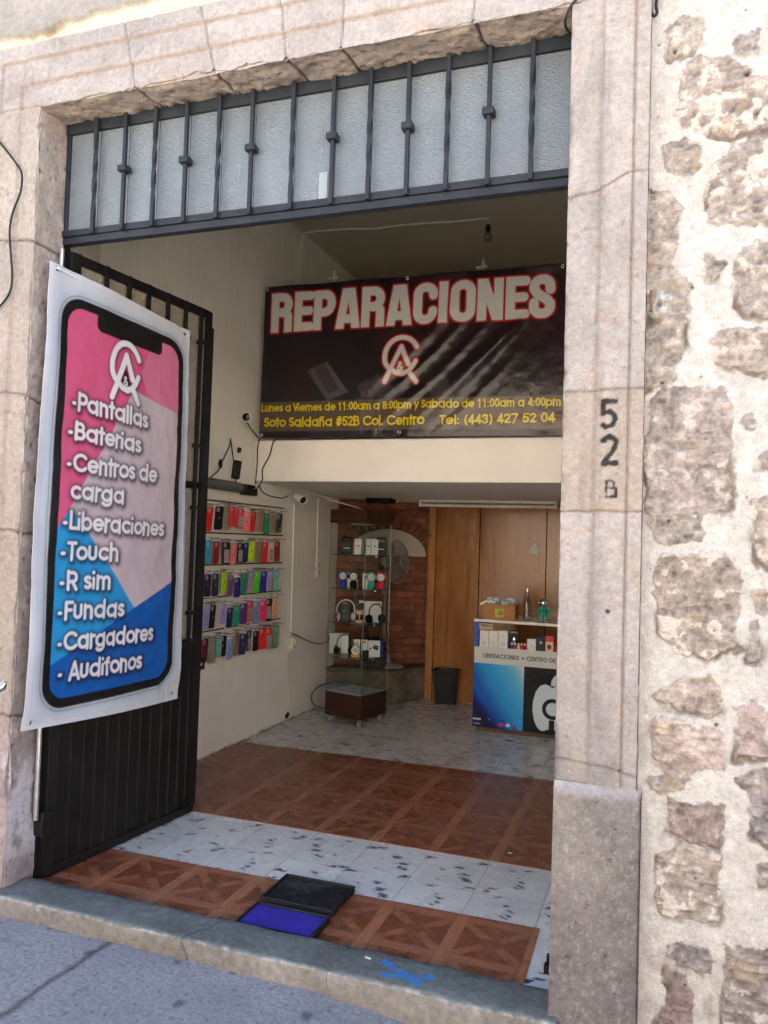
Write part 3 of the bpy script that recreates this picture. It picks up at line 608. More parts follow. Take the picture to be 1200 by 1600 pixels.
c = g.mix(g.math('MULTIPLY', g.ramp(sdX, [(0.0, 1.0), (.006, 0.0)]), g.ramp(nz, [(.4, 0.0), (.6, .92)])), c, (.03, .18, .46))
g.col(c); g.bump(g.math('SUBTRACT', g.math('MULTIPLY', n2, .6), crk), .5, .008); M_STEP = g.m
xs = np.arange(-2.72, -.28, .012); prof = []
for i, t in enumerate([(2.487, -.16), (2.475, -.04), (2.466, .020), (2.470, .030), (2.485, .032), (2.53, .032), (2.57, .032), (2.61, .032), (2.640, .031), (2.652, .026), (2.655, -.01)]): prof.append(t)
P = np.zeros((len(prof), len(xs), 3))
for i, (y, z) in enumerate(prof):
    e_ = (i in (1, 2, 3, 4))*1.0; b_ = (i >= 8)*1.0
    P[i, :, 0] = xs; P[i, :, 1] = y+(fbm(xs, xs*0+i*.2, 9, 4, 160)-.5)*.014*(e_+.3)+b_*(fbm(xs, xs*0+3, 12, 4, 161)-.5)*.018
    P[i, :, 2] = z+(fbm(xs, xs*0+i*.3, 7, 3, 162)-.5)*.007
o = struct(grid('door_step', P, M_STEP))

# --- tiled floor with vinyl parquet laid on it
TS = .2875
g = G('speckled floor tile', .22, .38); p = g.pos(); g.col(g.mix(1, g.attr(), g.ramp(g.noise(p, 60, 5, .7), [(.3, .90), (.7, 1.05)]), 'MULTIPLY')); g.rough(g.ramp(g.noise(p, 9, 5), [(.3, .14), (.7, .42)])); g.bump(g.noise(p, 6, 3), .06, .01); M_TILE = g.m
mb = MB(); mb.box(-3.0, 3.2, 2.56, 7.6, -.2, -.003); struct(mb.build('floor', paint('screed', (.3, .29, .27), .9)))
def tile_sheet(x0, x1, y0, y1, res, tone, ink, seed):
    U, V = np.meshgrid(np.arange(x0, x1, res), np.arange(y0, y1, res)); n1 = fbm(U, V, 3, 4, seed); n2 = fbm(U, V, 22, 4, seed+1); hx = fbm(U, V*1.7, 30, 4, seed+2); F = fbm(U*.75, V*1.2, 85, 5, seed+3, .68)
    col = np.array(tone)*(.90+.14*n1+.08*(n2-.5))[..., None]
    hair = np.exp(-((hx-.5)/.008)**2)*sstep(.56, .66, n2); col = col*(1-.4*hair[..., None])+np.array(ink)*2.0*.4*hair[..., None]
    rs = np.random.RandomState(seed)
    i0, i1 = int(math.floor((x0+1.018)/TS)), int(math.ceil((x1+1.018)/TS)); j0, j1 = int(math.floor((y0-3.61)/TS)), int(math.ceil((y1-3.61)/TS))
    patt = [[(rs.uniform(.08, .92), (k+.5)/7+rs.uniform(-.06, .06), rs.uniform(.024, .040)*(.55 if k % 3 == 2 else 1), rs.uniform(-.5, .5), rs.uniform(.5, 1)) for k in range(7)] for q in range(3)]
    for i in range(i0, i1):
        for j in range(j0, j1):
            pt_ = patt[rs.randint(3)]; fl = rs.randint(2)
            tone_ = 1+rs.uniform(-.05, .05); m0 = (slice(max(0, int((3.61+j*TS-y0)/res)), max(0, int((3.61+(j+1)*TS-y0)/res))), slice(max(0, int((-1.018+i*TS-x0)/res)), max(0, int((-1.018+(i+1)*TS-x0)/res)))); col[m0] *= tone_
            for (a, b, r, th, den) in pt_:
                if fl: a, b = 1-a, 1-b
                cx, cy_ = -1.018+(i+a)*TS, 3.61+(j+b)*TS; w = r*2.2; s_ = (slice(max(0, int((cy_-w-y0)/res)), max(0, int((cy_+w-y0)/res))), slice(max(0, int((cx-w-x0)/res)), max(0, int((cx+w-x0)/res))))
                if U[s_].size == 0: continue
                dx, dy = U[s_]-cx, V[s_]-cy_; du = dx*math.cos(th)+dy*math.sin(th); dv = -dx*math.sin(th)+dy*math.cos(th)
                rho = np.hypot(du/r, dv/(r*.48))+(F[s_]-.5)*2.6; m = (sstep(.86, .52, rho)*(.6+.4*den))[..., None]*.97
                col[s_] = col[s_]*(1-m)+np.array(ink)*(.4+.9*n2[s_])[..., None]*m
    fu = np.abs(((U+1.018)/TS+.5) % 1-.5)*TS; fv = np.abs(((V-3.61)/TS+.5) % 1-.5)*TS
    jn = np.maximum(np.exp(-(fu/(res*.62))**2)*(.45+.5*fbm(U*0+np.round((U+1.018)/TS)*3.1, V, 5, 3, seed+5)), np.exp(-(fv/(res*.62))**2)*(.25+.5*fbm(U, V*0+np.round((V-3.61)/TS)*2.3, 5, 3, seed+6)))
    col = col*(1-.9*jn[..., None])+np.array((.035, .034, .034))*.9*jn[..., None]
    gr = sstep(.5, .75, fbm(U, V, 1.6, 4, seed+7))[..., None]*.22; col = col*(1-gr)+np.array((.25, .225, .185))*gr
    return struct(grid('floor_tiles', np.stack([U, V, 0*U-jn*.0012], -1), M_TILE, col))
tile_sheet(-2.48, -.20, 2.62, 3.72, .0032, (.66, .68, .67), (.055, .068, .12), 400)
tile_sheet(-2.815, .75, 4.98, 7.22, .0062, (.64, .62, .565), (.045, .048, .056), 410)
g = G('parquet pattern vinyl', .36, .24); p = g.pos(); X_ = g.sep(p); PS = .295
u = g.math('SUBTRACT', g.math('FRACT', g.math('MULTIPLY_ADD', X_[0], 1/PS, .5+1.012/PS+20)), .5); v = g.math('SUBTRACT', g.math('FRACT', g.math('MULTIPLY_ADD', X_[1], 1/PS, .5-3.95/PS+30)), .5)
au, av = g.math('ABSOLUTE', u), g.math('ABSOLUTE', v)
su = g.ramp(au, [(.082, 1.0), (.092, 0.0)]); sv = g.ramp(av, [(.082, 1.0), (.092, 0.0)])
cu, cvv = g.math('SUBTRACT', .5, au), g.math('SUBTRACT', .5, av)     # coordinates from the square's own centre
dg = g.math('ABSOLUTE', g.math('SUBTRACT', cu, cvv)); diag = g.math('MULTIPLY', g.ramp(dg, [(.082, 1.0), (.094, 0.0)]), g.ramp(g.math('MAXIMUM', cu, cvv), [(.10, .0), (.12, 1.0)]))
gx = g.noise(g.scaled(p, (4, 60, 1)), 1.6, 5, .6, .6); gy = g.noise(g.scaled(p, (60, 4, 1)), 1.6, 5, .6, .6); gd = g.noise(p, 18, 5, .6, 1.4)
dark = g.ramp(gd, [(.3, (.118, .034, .016)), (.7, (.25, .078, .037))])
tri = g.ramp(g.math('SUBTRACT', cu, cvv), [(.49, 0.0), (.51, 1.0)]); dark = g.mix(g.math('MULTIPLY', g.math('GREATER_THAN', cu, cvv), .35), dark, (.14, .043, .02))
dcol = g.ramp(gd, [(.3, (.21, .074, .034)), (.7, (.35, .138, .066))]); xcol = g.ramp(gx, [(.3, (.22, .078, .040)), (.7, (.36, .145, .078))]); ycol = g.ramp(gy, [(.3, (.24, .088, .044)), (.7, (.41, .172, .09))])
c = g.mix(g.math('MULTIPLY', diag, .85), dark, dcol); c = g.mix(g.math('MULTIPLY', sv, .95), c, xcol); c = g.mix(su, c, ycol)
hair = g.math('MAXIMUM', g.ramp(g.math('ABSOLUTE', g.math('SUBTRACT', au, .087)), [(.0, .55), (.006, 0.0)]), g.math('MULTIPLY', g.ramp(g.math('ABSOLUTE', g.math('SUBTRACT', av, .087)), [(.0, .4), (.006, 0.0)]), g.math('SUBTRACT', 1.0, su)))
mid = g.ramp(au, [(.0, .3), (.006, 0.0)]); hair = g.math('MAXIMUM', hair, mid)
c = g.mix(hair, c, (.06, .022, .012)); dust = g.ramp(g.noise(p, 3.3, 6, .65), [(.42, 0.0), (.75, .22)]); c = g.mix(dust, c, (.33, .22, .17))
scr = g.math('MULTIPLY', g.ramp(g.noise(g.scaled(p, (30, 120, 1)), 1.0, 4, .7), [(.62, 0.0), (.70, .55)]), g.ramp(g.noise(p, 3.1, 2), [(.55, 0.0), (.65, 1.0)])); c = g.mix(g.math('MULTIPLY', scr, .5), c, (.55, .42, .36))
g.col(c); g.rough(g.ramp(g.noise(p, 20, 4), [(.3, .22), (.7, .42)])); g.bump(hair, .15, -.002); M_PARQ = g.m
for pts in ([(-2.47, 2.60), (-.415, 2.60), (-.425, 3.105), (-2.40, 3.085)], [(-2.80, 3.668), (.3, 3.668), (.3, 5.07), (-2.80, 5.02)]):
    mb = MB(); mb.prism(pts, .0005, .0025); o = struct(mb.build('floor_covering', M_PARQ))

# --- the room
RXW = .75
g = G('wall paint', .75, .25); p = g.pos(); X_ = g.sep(p); n1 = g.noise(p, 2.2, 5); n2 = g.noise(g.scaled(p, (1, 22, 1.3)), 2.2, 5, .65); 
c = g.ramp(n1, [(.3, (.76, .735, .66)), (.7, (.86, .84, .765))]); c = g.mix(1, c, g.ramp(n2, [(.25, .90), (.75, 1.04)]), 'MULTIPLY')
c = g.mix(g.ramp(X_[2], [(.55, .6), (1.0, 0.0)]), c, g.ramp(n1, [(.3, (.74, .725, .69)), (.7, (.82, .80, .765))]))
foot = g.math('ADD', X_[2], g.math('MULTIPLY_ADD', g.noise(p, 14, 4), .05, -.025)); c = g.mix(g.ramp(foot, [(.0, .9), (.022, 0.0)]), c, (.16, .12, .09))
chip = g.ramp(g.noise(p, 17, 4, .7), [(.70, 0.0), (.74, .6)]); c = g.mix(chip, c, (.80, .79, .76))
g.col(c); g.bump(g.math('ADD', g.math('MULTIPLY', n2, 1.2), g.math('ADD', g.math('MULTIPLY', g.noise(p, 90, 4), .5), chip)), .5, .006); M_WALL = g.m
mb = MB(); mb.box(-3.05, -2.81, 3.35, 7.4, -.2, 4.0); struct(mb.build('wall_left', M_WALL))
mb = MB(); mb.box(RXW, RXW+.2, 3.35, 7.4, -.2, 4.0); struct(mb.build('wall_right', M_WALL))
mb = MB(); mb.box(-3.05, RXW+.2, 7.25, 7.45, -.2, 4.0); struct(mb.build('wall_back', M_WALL))
M_CEIL = paint('ceiling paint', (.46, .42, .34), .85, .05, 6, .3)
mb = MB(); mb.box(-3.05, RXW+.2, 3.2, 7.45, 3.925, 4.1); struct(mb.build('ceiling', M_CEIL))
mb = MB(); mb.box(-7, 7, 3.35, 11, 4.4, 4.7); mb.box(-7, -6.8, 3.35, 11, -.3, 4.4); mb.box(6.8, 7, 3.35, 11, -.3, 4.4); mb.box(-7, 7, 10.8, 11, -.3, 4.4); mb.build('unseen_roof', PL_IN, upper)  # unseen shell of the building, put in to cast its shadow on the street
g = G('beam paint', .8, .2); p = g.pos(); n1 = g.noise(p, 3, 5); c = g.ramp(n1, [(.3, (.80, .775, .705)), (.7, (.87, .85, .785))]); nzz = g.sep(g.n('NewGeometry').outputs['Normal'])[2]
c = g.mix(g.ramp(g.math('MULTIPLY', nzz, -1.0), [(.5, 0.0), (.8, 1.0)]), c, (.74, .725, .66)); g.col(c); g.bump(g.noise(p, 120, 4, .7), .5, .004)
mb = MB(); mb.prism([(5.08, 1.853), (7.26, 1.815), (7.26, 2.15), (5.08, 2.15)], -2.815, RXW+.01, Matrix(((0, 0, 1, 0), (1, 0, 0, 0), (0, 1, 0, 0), (0, 0, 0, 1))))
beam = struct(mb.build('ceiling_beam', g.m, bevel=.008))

# ================================================================ IRONWORK
def iron(name, rgb, rough):
    g = G(name, rough, .18); p = g.pos(); n1 = g.noise(p, 9, 5, .65); n2 = g.noise(p, 60, 5, .7)
    c = g.ramp(n1, [(.3, tuple(v*.75 for v in rgb)), (.7, tuple(v*1.3 for v in rgb))]); c = g.mix(g.ramp(n2, [(.60, 0.0), (.74, .35)]), c, (.075, .06, .05)); c = g.mix(g.ramp(g.noise(p, 33, 5, .75), [(.70, 0.0), (.74, .7)]), c, (.085, .04, .022))
    g.col(c); g.rough(g.ramp(n1, [(.3, rough-.1), (.7, rough+.15)])); g.bump(n2, .25, .002); return g.m
M_IRON = iron('blue-grey iron paint', (.021, .025, .033), .42)
M_BLACK = iron('black iron paint', (.010, .0095, .0095), .45)
def textured_glass(name, rgb, trans, scale, strength):
    g = G(name, .12, .6); p = g.pos()
    v = g.vor(g.mix(.04, p, g.noise(p, 30, 2, out=1)), scale, 'SMOOTH_F1'); h = g.math('ADD', v.outputs['Distance'], g.math('MULTIPLY', g.noise(p, scale*1.7, 3), .5))
    g.col(g.mix(g.ramp(g.noise(g.scaled(p, (1, 1, .5)), 5, 5, .65), [(.3, 0.0), (.7, 1.0)]), tuple(c*.72 for c in rgb), rgb)); g.bump(h, strength, .012)
    drip = g.noise(g.scaled(p, (1, 1, .15)), 9, 4)
    g.b.inputs['Transmission Weight'].default_value = trans; g.b.inputs['IOR'].default_value = 1.45; g.rough(g.ramp(drip, [(.3, .12), (.7, .30)])); return g.m
M_TGL = textured_glass('hammered glass', (.225, .27, .31), .35, 140, .32)
M_GGL = textured_glass('dusty hammered glass', (.46, .42, .345), .35, 90, .5)
tr = thing('transom_grille', 'blue-grey iron grille with hammered glass panes above the open doorway', 'grille', (-1.38, YG, 2.67))
ZT0, ZT1 = 2.668, 3.182
mb = MB(); x0, x1 = XL-.003, XR+.06
mb.box(x0, x1, YG-.018, YG+.022, ZT1-.040, ZT1+.012); mb.box(x0, x1, YG-.012, YG+.025, ZT0, ZT0+.030); mb.box(x0, x1, YG-.020, YG+.018, ZT0+.0305, ZT0+.058)
mb.box(x0, x0+.020, YG-.012, YG+.02, ZT0+.058, ZT1-.04); mb.box(x1-.02, x1, YG-.012, YG+.02, ZT0+.058, ZT1-.04)
mb.build('frame', M_IRON, tr, bevel=.0025)
BX = [144, 190, 237, 286, 337, 389, 453, 516.5, 574, 634, 696, 761, 828.5]; BY = [368, 362, 357, 351, 345, 338, 331, 322, 316, 309, 302, 292, 284]
bxs = [float(aty(a, b, YG-.03)[0]) for a, b in zip(BX, BY)]
for i, x in enumerate(bxs):
    mb = MB(); s = .0075; yb = YG-.031
    if i % 2 == 0:                                  # twisted square bar
        n = 60; vs = []; z0, z1 = ZT0+.028, ZT1+.004
        for k in range(n+1):
            t = k/n; tw = sstep(.10, .90, np.array(t))*math.pi*1.5; a = math.pi/4+float(tw)
            for q in range(4): vs.append((x+s*1.414*math.cos(a+q*math.pi/2), yb+s*1.414*math.sin(a+q*math.pi/2), z0+(z1-z0)*t))
        mb.add(vs, [(k*4+q, k*4+(q+1) % 4, k*4+4+(q+1) % 4, k*4+4+q) for k in range(n) for q in range(4)]+[(3, 2, 1, 0), tuple(n*4+q for q in range(4))])
        mb.build('twisted_bar', M_IRON, tr)
    else:
        mb.box(x-s, x+s, yb-s, yb+s, ZT0+.028, ZT1+.004); b = mb.build('bar', M_IRON, tr, bevel=.0015)
        mb = MB(); zc = ZT0+.275+.004*(i % 3); mb.box(x-.021, x+.021, yb-.021, yb+.021, zc-.013, zc+.013); mb.build('collar', M_IRON, b, bevel=.004)
ed = [x0+.02]+bxs+[x1-.02]
for a, b in zip(ed[:-1], ed[1:]):
    mb = MB(); mb.box(a+.0015, b-.0015, YG-.003, YG+.003, ZT0+.058, ZT1-.04); mb.build('glass_pane', M_TGL, tr)
mb = MB()                                           # old paint and scratches on the glass
for px, py, w, h in ((505, 290, .034, .10), ):
    q = aty(px, py, YG-.0045); mb.box(q[0]-w/2, q[0]+w/2, YG-.0062, YG-.0038, q[2]-h/2, q[2]+h/2)
mb.build('paper_scrap', paint('old paper', (.24, .28, .315), .8), tr)
mb = MB(); mb.box(XL-.012, XL+.006, YG-.005, YG+.03, -.0, ZT1); mb.build('door_post', M_BLACK, surround)
mb = MB(); mb.tube([(XL+.022, 2.655, .26), (XL+.022, 2.655, 1.2), (XL+.020, 2.655, 2.64)], .0105, 10); mb.build('hinge_pipe', paint('bare steel', (.55, .55, .55), .35, .2, 20, metal=.9), surround)

# --- gate leaf, swung inward
GA = np.array([-2.428, 2.700]); GB = np.array([-2.330, 3.660]); GL_ = float(np.hypot(*(GB-GA))); ge = (GB-GA)/GL_; gn = np.array([ge[1], -ge[0]])
MG = Matrix(((ge[0], gn[0], 0, GA[0]), (ge[1], gn[1], 0, GA[1]), (0, 0, 1, 0), (0, 0, 0, 1)))     # local: x along the leaf, y out towards the street side, z up
gate = thing('metal_gate', 'black iron gate leaf swung inward, ribbed sheet below and barred glass above', 'gate', (GA[0], GA[1], 0))
def gpix(px, py, off=0.0):
    o = np.array([GA[0]+gn[0]*off, GA[1]+gn[1]*off, 0]); q = atplane(px, py, o, np.array([gn[0], gn[1], 0])); r = q[:2]-o[:2]
    return float(r@ge), float(q[2])
GH, GW = 2.645, GL_
mb = MB(); T = .02
mb.box(0, .050, -T, T, .008, GH, MG); mb.box(GW-.045, GW, -T, T, .008, GH, MG); mb.box(.050, GW-.045, -T, T, GH-.042, GH, MG)
mb.box(.050, GW-.045, -T, T, .008, .045, MG); mb.box(.050, GW-.045, -T+.001, T-.001, .872, .912, MG); mb.box(.050, GW-.045, -T+.001, T-.001, 1.695, 1.730, MG)
mb.box(GW+.0005, GW+.036, -.012, .004, .03, GH-.075, MG)
mb.build('frame', M_BLACK, gate, bevel=.003)
seams = [gpix(*p)[0] for p in [(80, 1362), (101, 1352), (122, 1341), (140.5, 1335), (159, 1324), (177.5, 1312), (194.5, 1305), (211, 1297.5), (227.5, 1289), (244, 1280), (259, 1271), (273, 1264), (286, 1259)]]
poly = [(.045, .004)]
for s_ in seams: poly += [(s_-.006, .004), (s_-.003, .013), (s_+.003, .013), (s_+.006, .004)]
poly += [(GW-.04, .004), (GW-.04, -.004), (.045, -.004)]
mb = MB(); n = len(poly); vs = [(MG @ Vector((a, b, .04))) for a, b in poly]+[(MG @ Vector((a, b, .876))) for a, b in poly]
mb.add(vs, [(i, (i+1) % n, n+(i+1) % n, n+i) for i in range(n)]); mb.build('ribbed_panel', M_BLACK, gate, smooth=20)
bars = [gpix(*p)[0] for p in [(160, 427), (195, 451), (225.6, 461), (256, 475), (283.7, 488), (308, 499)]]
for k, s_ in enumerate(bars):
    mb = MB(); mb.box(s_-.0085, s_+.0085, .0205, .0375, .895, GH-.004, MG); b = mb.build('bar', M_BLACK, gate, bevel=.0015)
    zs = [gpix(*p)[1] for p in [(309.5, 537.5), (301, 697), (294.7, 793), (289, 957)]]
    for z in zs: mb = MB(); mb.box(s_-.021, s_+.021, .017, .050, z-.010, z+.010, MG); mb.build('collar', M_BLACK, b, bevel=.002)
mb = MB(); mb.box(.050, GW-.045, -.0025, .0025, .912, 1.695, MG); mb.build('glass_pane', M_GGL, gate)
mb = MB(); mb.box(.050, GW-.045, -.0025, .0025, 1.730, GH-.042, MG); mb.build('glass_pane', M_GGL, gate)
s_, z_ = gpix(313, 1037)
mb = MB(); M2 = MG @ Matrix.Translation((s_, .002, z_)) @ Matrix.Rotation(math.pi/2, 4, 'X')
ring = [(.032*math.cos(a), .032*math.sin(a)) for a in np.linspace(0, 2*math.pi, 25)[:-1]]
sq = [(-.030, -.030), (.032, -.030), (.032, .034), (-.030, .034)]
hole = [(.012*math.cos(a)+.006, .012*math.sin(a)) for a in np.linspace(0, 2*math.pi, 17)[:-1]]
vs = []; fs = []
for z in (-.003, .003):
    for k in range(16): a = 2*math.pi*k/16; m_ = max(abs(math.cos(a)), abs(math.sin(a))); vs.append(M2 @ Vector((.032*math.cos(a)/m_, .032*math.sin(a)/m_, z)))
    for x, y in hole: vs.append(M2 @ Vector((x, y, z)))
for k in range(16):
    j_ = (k+1) % 16; fs += [(k, j_, 16+j_, 16+k), (32+k, 32+j_, 48+j_, 48+k), (k, j_, 32+j_, 32+k), (16+k, 16+j_, 48+j_, 48+k)]
mb.add(vs, fs); mb.build('latch_tab', M_BLACK, gate)
for z in (.235, 2.42):
    mb = MB(); mb.box(-.028, .022, -.026, .030, z-.05, z+.05, MG); mb.build('hinge', M_BLACK, gate, bevel=.004)

# --- banner hung over the gate
BO = .062
bn = np.array([gn[0], gn[1], 0.0]); bo = np.array([GA[0]+gn[0]*BO, GA[1]+gn[1]*BO, 0.0]); be = np.array([ge[0], ge[1], 0.0])
def bp(px, py):
    q = atplane(px, py, bo, bn); return (float((q-bo)@be), float(q[2]))
cTL, cTR, cBR, cBL = bp(79, 407), bp(297, 517), bp(281, 1092), bp(36, 1144)
res = .003
xs0, xs1 = min(cTL[0], cBL[0])-.002, max(cTR[0], cBR[0])+.002; zs0, zs1 = min(cBL[1], cBR[1])-.002, max(cTL[1], cTR[1])+.002
cv = Canvas(xs0, xs1, zs0, zs1, res, lin(226, 229, 238))
L = lambda x, y: bp(.25*x, 400+.25*y)              # survey crops of the print
K = lambda x, y: bp(.28333*x, 780+.28333*y)
body = [bp(98, 455), bp(288, 538), bp(267, 1066), bp(61, 1114)]
bx0 = (body[0][0]+body[3][0])/2; bx1 = (body[1][0]+body[2][0])/2; bz0 = (body[2][1]+body[3][1])/2; bz1 = (body[0][1]+body[1][1])/2
bcx, bcz, bhw, bhh = (bx0+bx1)/2, (bz0+bz1)/2, (bx1-bx0)/2, (bz1-bz0)/2
def shear(cv):  # the print follows the cloth's own slight skew
    t = (cv.Y-bz0)/(bz1-bz0); lx = body[3][0]+(body[0][0]-body[3][0])*t; rx = body[2][0]+(body[1][0]-body[2][0])*t
    u = (cv.X-lx)/(rx-lx); zb = body[3][1]+(body[2][1]-body[3][1])*u; zt = body[0][1]+(body[1][1]-body[0][1])*u
    w = (cv.Y-zb)/(zt-zb); return bx0+u*(bx1-bx0), bz0+w*(bz1-bz0)
SX, SY = shear(cv)
sdb = sd_rbox(SX, SY, bcx, bcz, bhw, bhh, .115)
cv.blend(np.exp(-np.clip(sdb, 0, 1)/.030)*.75, lin(120, 160, 190)); cv.blend(np.clip(.5-(sdb-.012)/.004, 0, 1), lin(205, 214, 222)); cv.blend(np.exp(-((sdb-.011)/.0022)**2)*.8, lin(70, 75, 82)); cv.blend(np.exp(-((sdb-.004)/.002)**2)*.5, lin(120, 120, 125))
cv.fill(sdb, lin(22, 20, 22))
scr_ = sd_rbox(SX, SY, bcx, bcz, bhw-.038, bhh-.040, .080)
pink, pink2, pale, skyb, deep = lin(222, 96, 138), lin(224, 126, 162), lin(205, 190, 198), lin(40, 160, 226), lin(14, 96, 184)
art = Canvas(xs0, xs1, zs0, zs1, res, pink)
art.fill(sd_poly(art.X, art.Y, [L(930, 590), L(1010, 470), L(1200, 520), L(1120, 1000), L(1090, 985), L(915, 890), L(870, 730)]), pink2)
art.fill(sd_poly(art.X, art.Y, [L(820, 840), L(915, 890), L(1120, 1000), K(990, 430), K(920, 465), K(725, 597), K(480, 240), K(375, 50)]), pale)
art.fill(sd_poly(art.X, art.Y, [K(380, 45), K(480, 190), K(740, 620), K(500, 800), K(230, 950), K(230, 300)]), skyb)
art.fill(sd_poly(art.X, art.Y, [K(1000, 415), K(725, 597), K(200, 970), K(200, 1250), K(1000, 1150)]), deep)
art.c *= (1+.06*(fbm(art.X, art.Y, 40, 2, 200)-.5)[..., None])
m = np.clip(.5-scr_/res, 0, 1)[..., None]; cv.c = cv.c*(1-m)+art.c*m
na, nb = L(600, 340), L(1010, 530)
nc = ((na[0]+nb[0])/2, bz1-.058); 
cv.fill(sd_rbox(SX, SY, (na[0]+nb[0])/2+.0, bz1-.058, (nb[0]-na[0])/2, .050, .030), lin(24, 22, 24))
txt = []
for s_, a, b, cap in (('-Pantallas', (110, 638), (228, 669), 27), ('-Baterias', (106, 683.5), (215.5, 707.5), 27), ('-Centros de', (102, 734), (242, 754), 28), ('carga', (107.5, 778.5), (189, 787), 27),
                      ('-Liberaciones', (96, 826), (253, 837.5), 28), ('-Touch', (93, 874), (180, 875.5), 28.5), ('-R sim', (90.7, 921), (169, 919), 28.5), ('-Fundas', (88, 968), (190, 962), 28.5),
                      ('-Cargadores', (88, 1017), (237.5, 999.5), 28.5), ('- Audifonos', (88, 1065), (219.5, 1043), 28.5)):
    P0, P1 = bp(*a), bp(*b); ch = bp(a[0]+1.2, a[1]-cap)[1]-P0[1]; txt += fit_text(s_, P0, P1, ch*1.0, up=(0, 1))
lo = bp(194, 582); ue = np.array(bp(220, 588))-np.array(lo); uv = np.array(bp(199, 540))-np.array(lo); lx = abs(ue[0])*1.0; lz = abs(uv[1])*1.08
lg = place(LOGO, lo, (lx, -0.0), (0, lz))
D = cv.dist([[(a+.004, b-.005) for a, b in p] for p in txt+lg], .06); inside = np.clip(.5-scr_/.01, 0, 1)
cv.blend(np.exp(-(np.clip(D-.007, 0, 1)/.016)**2)*.80*inside, lin(30, 20, 38))
cv.fill(sd_poly(cv.X, cv.Y, place([[(-.02, .12), (.30, -.46), (-.32, -.46)]], lo, (lx, 0), (0, lz))[0]), lin(40, 12, 26))
cv.stroke(txt, .0145, lin(240, 240, 246)); cv.stroke(lg, .027, lin(240, 240, 246))
amp, _w = text_strokes('&'); cv.stroke(place([[(x-.33, y-.5) for x, y in p] for p in amp], (lo[0]-.003, lo[1]-.30*lz), (.042, 0), (0, .042)), .0055, lin(240, 240, 246))
for c_ in (cTL, cTR, cBR, cBL):
    pass
# cloth: bilinear between its four corners, with sag and creases
U, Vv = np.meshgrid(np.linspace(0, 1, 150), np.linspace(0, 1, 320))
cols = np.zeros((320, 150, 3)); 
bl = lambda k: (1-Vv)*((1-U)*cBL[k]+U*cBR[k])+Vv*((1-U)*cTL[k]+U*cTR[k])
Sx, Sz = bl(0), bl(1); Sx = Sx - .010*np.sin(Vv*math.pi)*(1-U)*0 
def warp(S_, Z_):
    t = np.clip((Z_-zs0)/(zs1-zs0), 0, 1); s_ = np.clip((S_-xs0)/(xs1-xs0), 0, 1)
    w = .022*np.sin(s_*math.pi)*(.35+.65*np.sin(t*math.pi))-.010*(1-s_)*t
    w = w+.010*np.exp(-((s_-.05)/.05)**2)*np.sin(t*9)+(fbm(s_*1.2, t*2.2, 5, 4, 210)-.5)*.014+np.abs(fbm(s_*1.4+t*.6, t*2-s_*.4, 9, 3, 211)-.5)*-.012*sstep(.55, 1, s_)
    w = w+.012*sstep(.94, 1, t)*np.sin(s_*5)-.012*np.exp(-((t-.02)/.03)**2)*np.cos(s_*6)
    return w
nxg, nyg = 330, 700
U, Vv = np.meshgrid(np.linspace(0, 1, nxg), np.linspace(0, 1, nyg)); Sx, Sz = bl(0), bl(1)
fi = np.clip((Sx-xs0)/cv.dx, 0, cv.nx-1.001); fj = np.clip((Sz-zs0)/cv.dy, 0, cv.ny-1.001); i0 = fi.astype(int); j0 = fj.astype(int); a_ = (fi-i0)[..., None]; b_ = (fj-j0)[..., None]
cc = (cv.c[j0, i0]*(1-a_)+cv.c[j0, i0+1]*a_)*(1-b_)+(cv.c[j0+1, i0]*(1-a_)+cv.c[j0+1, i0+1]*a_)*b_
hem = np.exp(-((np.minimum(np.minimum(U*.9, (1-U)*.9), np.minimum(Vv*2, (1-Vv)*2))-.026)/.0022)**2)[..., None]*.12; cc = cc*(1-hem)
Wp = warp(Sx, Sz); P = bo[None, None]+Sx[..., None]*be+bn*Wp[..., None]; P[..., 2] = Sz
g = G('glossy vinyl print', .45, .35); p = g.pos(); g.col(g.mix(1, g.attr(), (.645, .645, .655), 'MULTIPLY')); g.bump(g.noise(p, 18, 4), .12, .01); M_VINYL = g.m
ban = grid('hanging_banner', P, M_VINYL, cc); o = ban
so_ = o.modifiers.new('cloth', 'SOLIDIFY'); so_.thickness = .0012; so_.offset = 0
tag(ban, 'white vinyl banner printed with a big phone listing repair services, hung over the black gate', 'banner')
M_STEEL = paint('zinc steel', (.50, .50, .50), .3, .2, 30, metal=1.0)
def banner_pt(u, v, off=0):
    S_ = (1-v)*((1-u)*cBL[0]+u*cBR[0])+v*((1-u)*cTL[0]+u*cTR[0]); Z_ = (1-v)*((1-u)*cBL[1]+u*cBR[1])+v*((1-u)*cTL[1]+u*cTR[1])
    w = float(warp(np.array([S_]), np.array([Z_]))[0])+off; q = bo+S_*be+bn*w; q[2] = Z_; return q
RB = Matrix(((be[0], 0, bn[0], 0), (be[1], 0, bn[1], 0), (0, 1, 0, 0), (0, 0, 0, 1)))
def eyelet(parent, q, R, r=.009):
    mb = MB(); n = 16; vs = []; prof = [(r, .0), (r, .003), (r*.75, .0045), (r*.5, .003), (r*.5, -.002)]
    M_ = Matrix.Translation(Vector(q)) @ R
    for rr, z in prof:
        for k in range(n): a = 2*math.pi*k/n; vs.append(M_ @ Vector((rr*math.cos(a), rr*math.sin(a), z)))
    mb.add(vs, [(i*n+k, i*n+(k+1) % n, (i+1)*n+(k+1) % n, (i+1)*n+k) for i in range(len(prof)-1) for k in range(n)])
    e = mb.build('eyelet', M_STEEL, parent)
    mb = MB(); mb.lathe([(r*.52, -.001), (r*.52, .0012)], 12, M_); h = mb.build('eyelet_hole', M_BLACK, e); return e
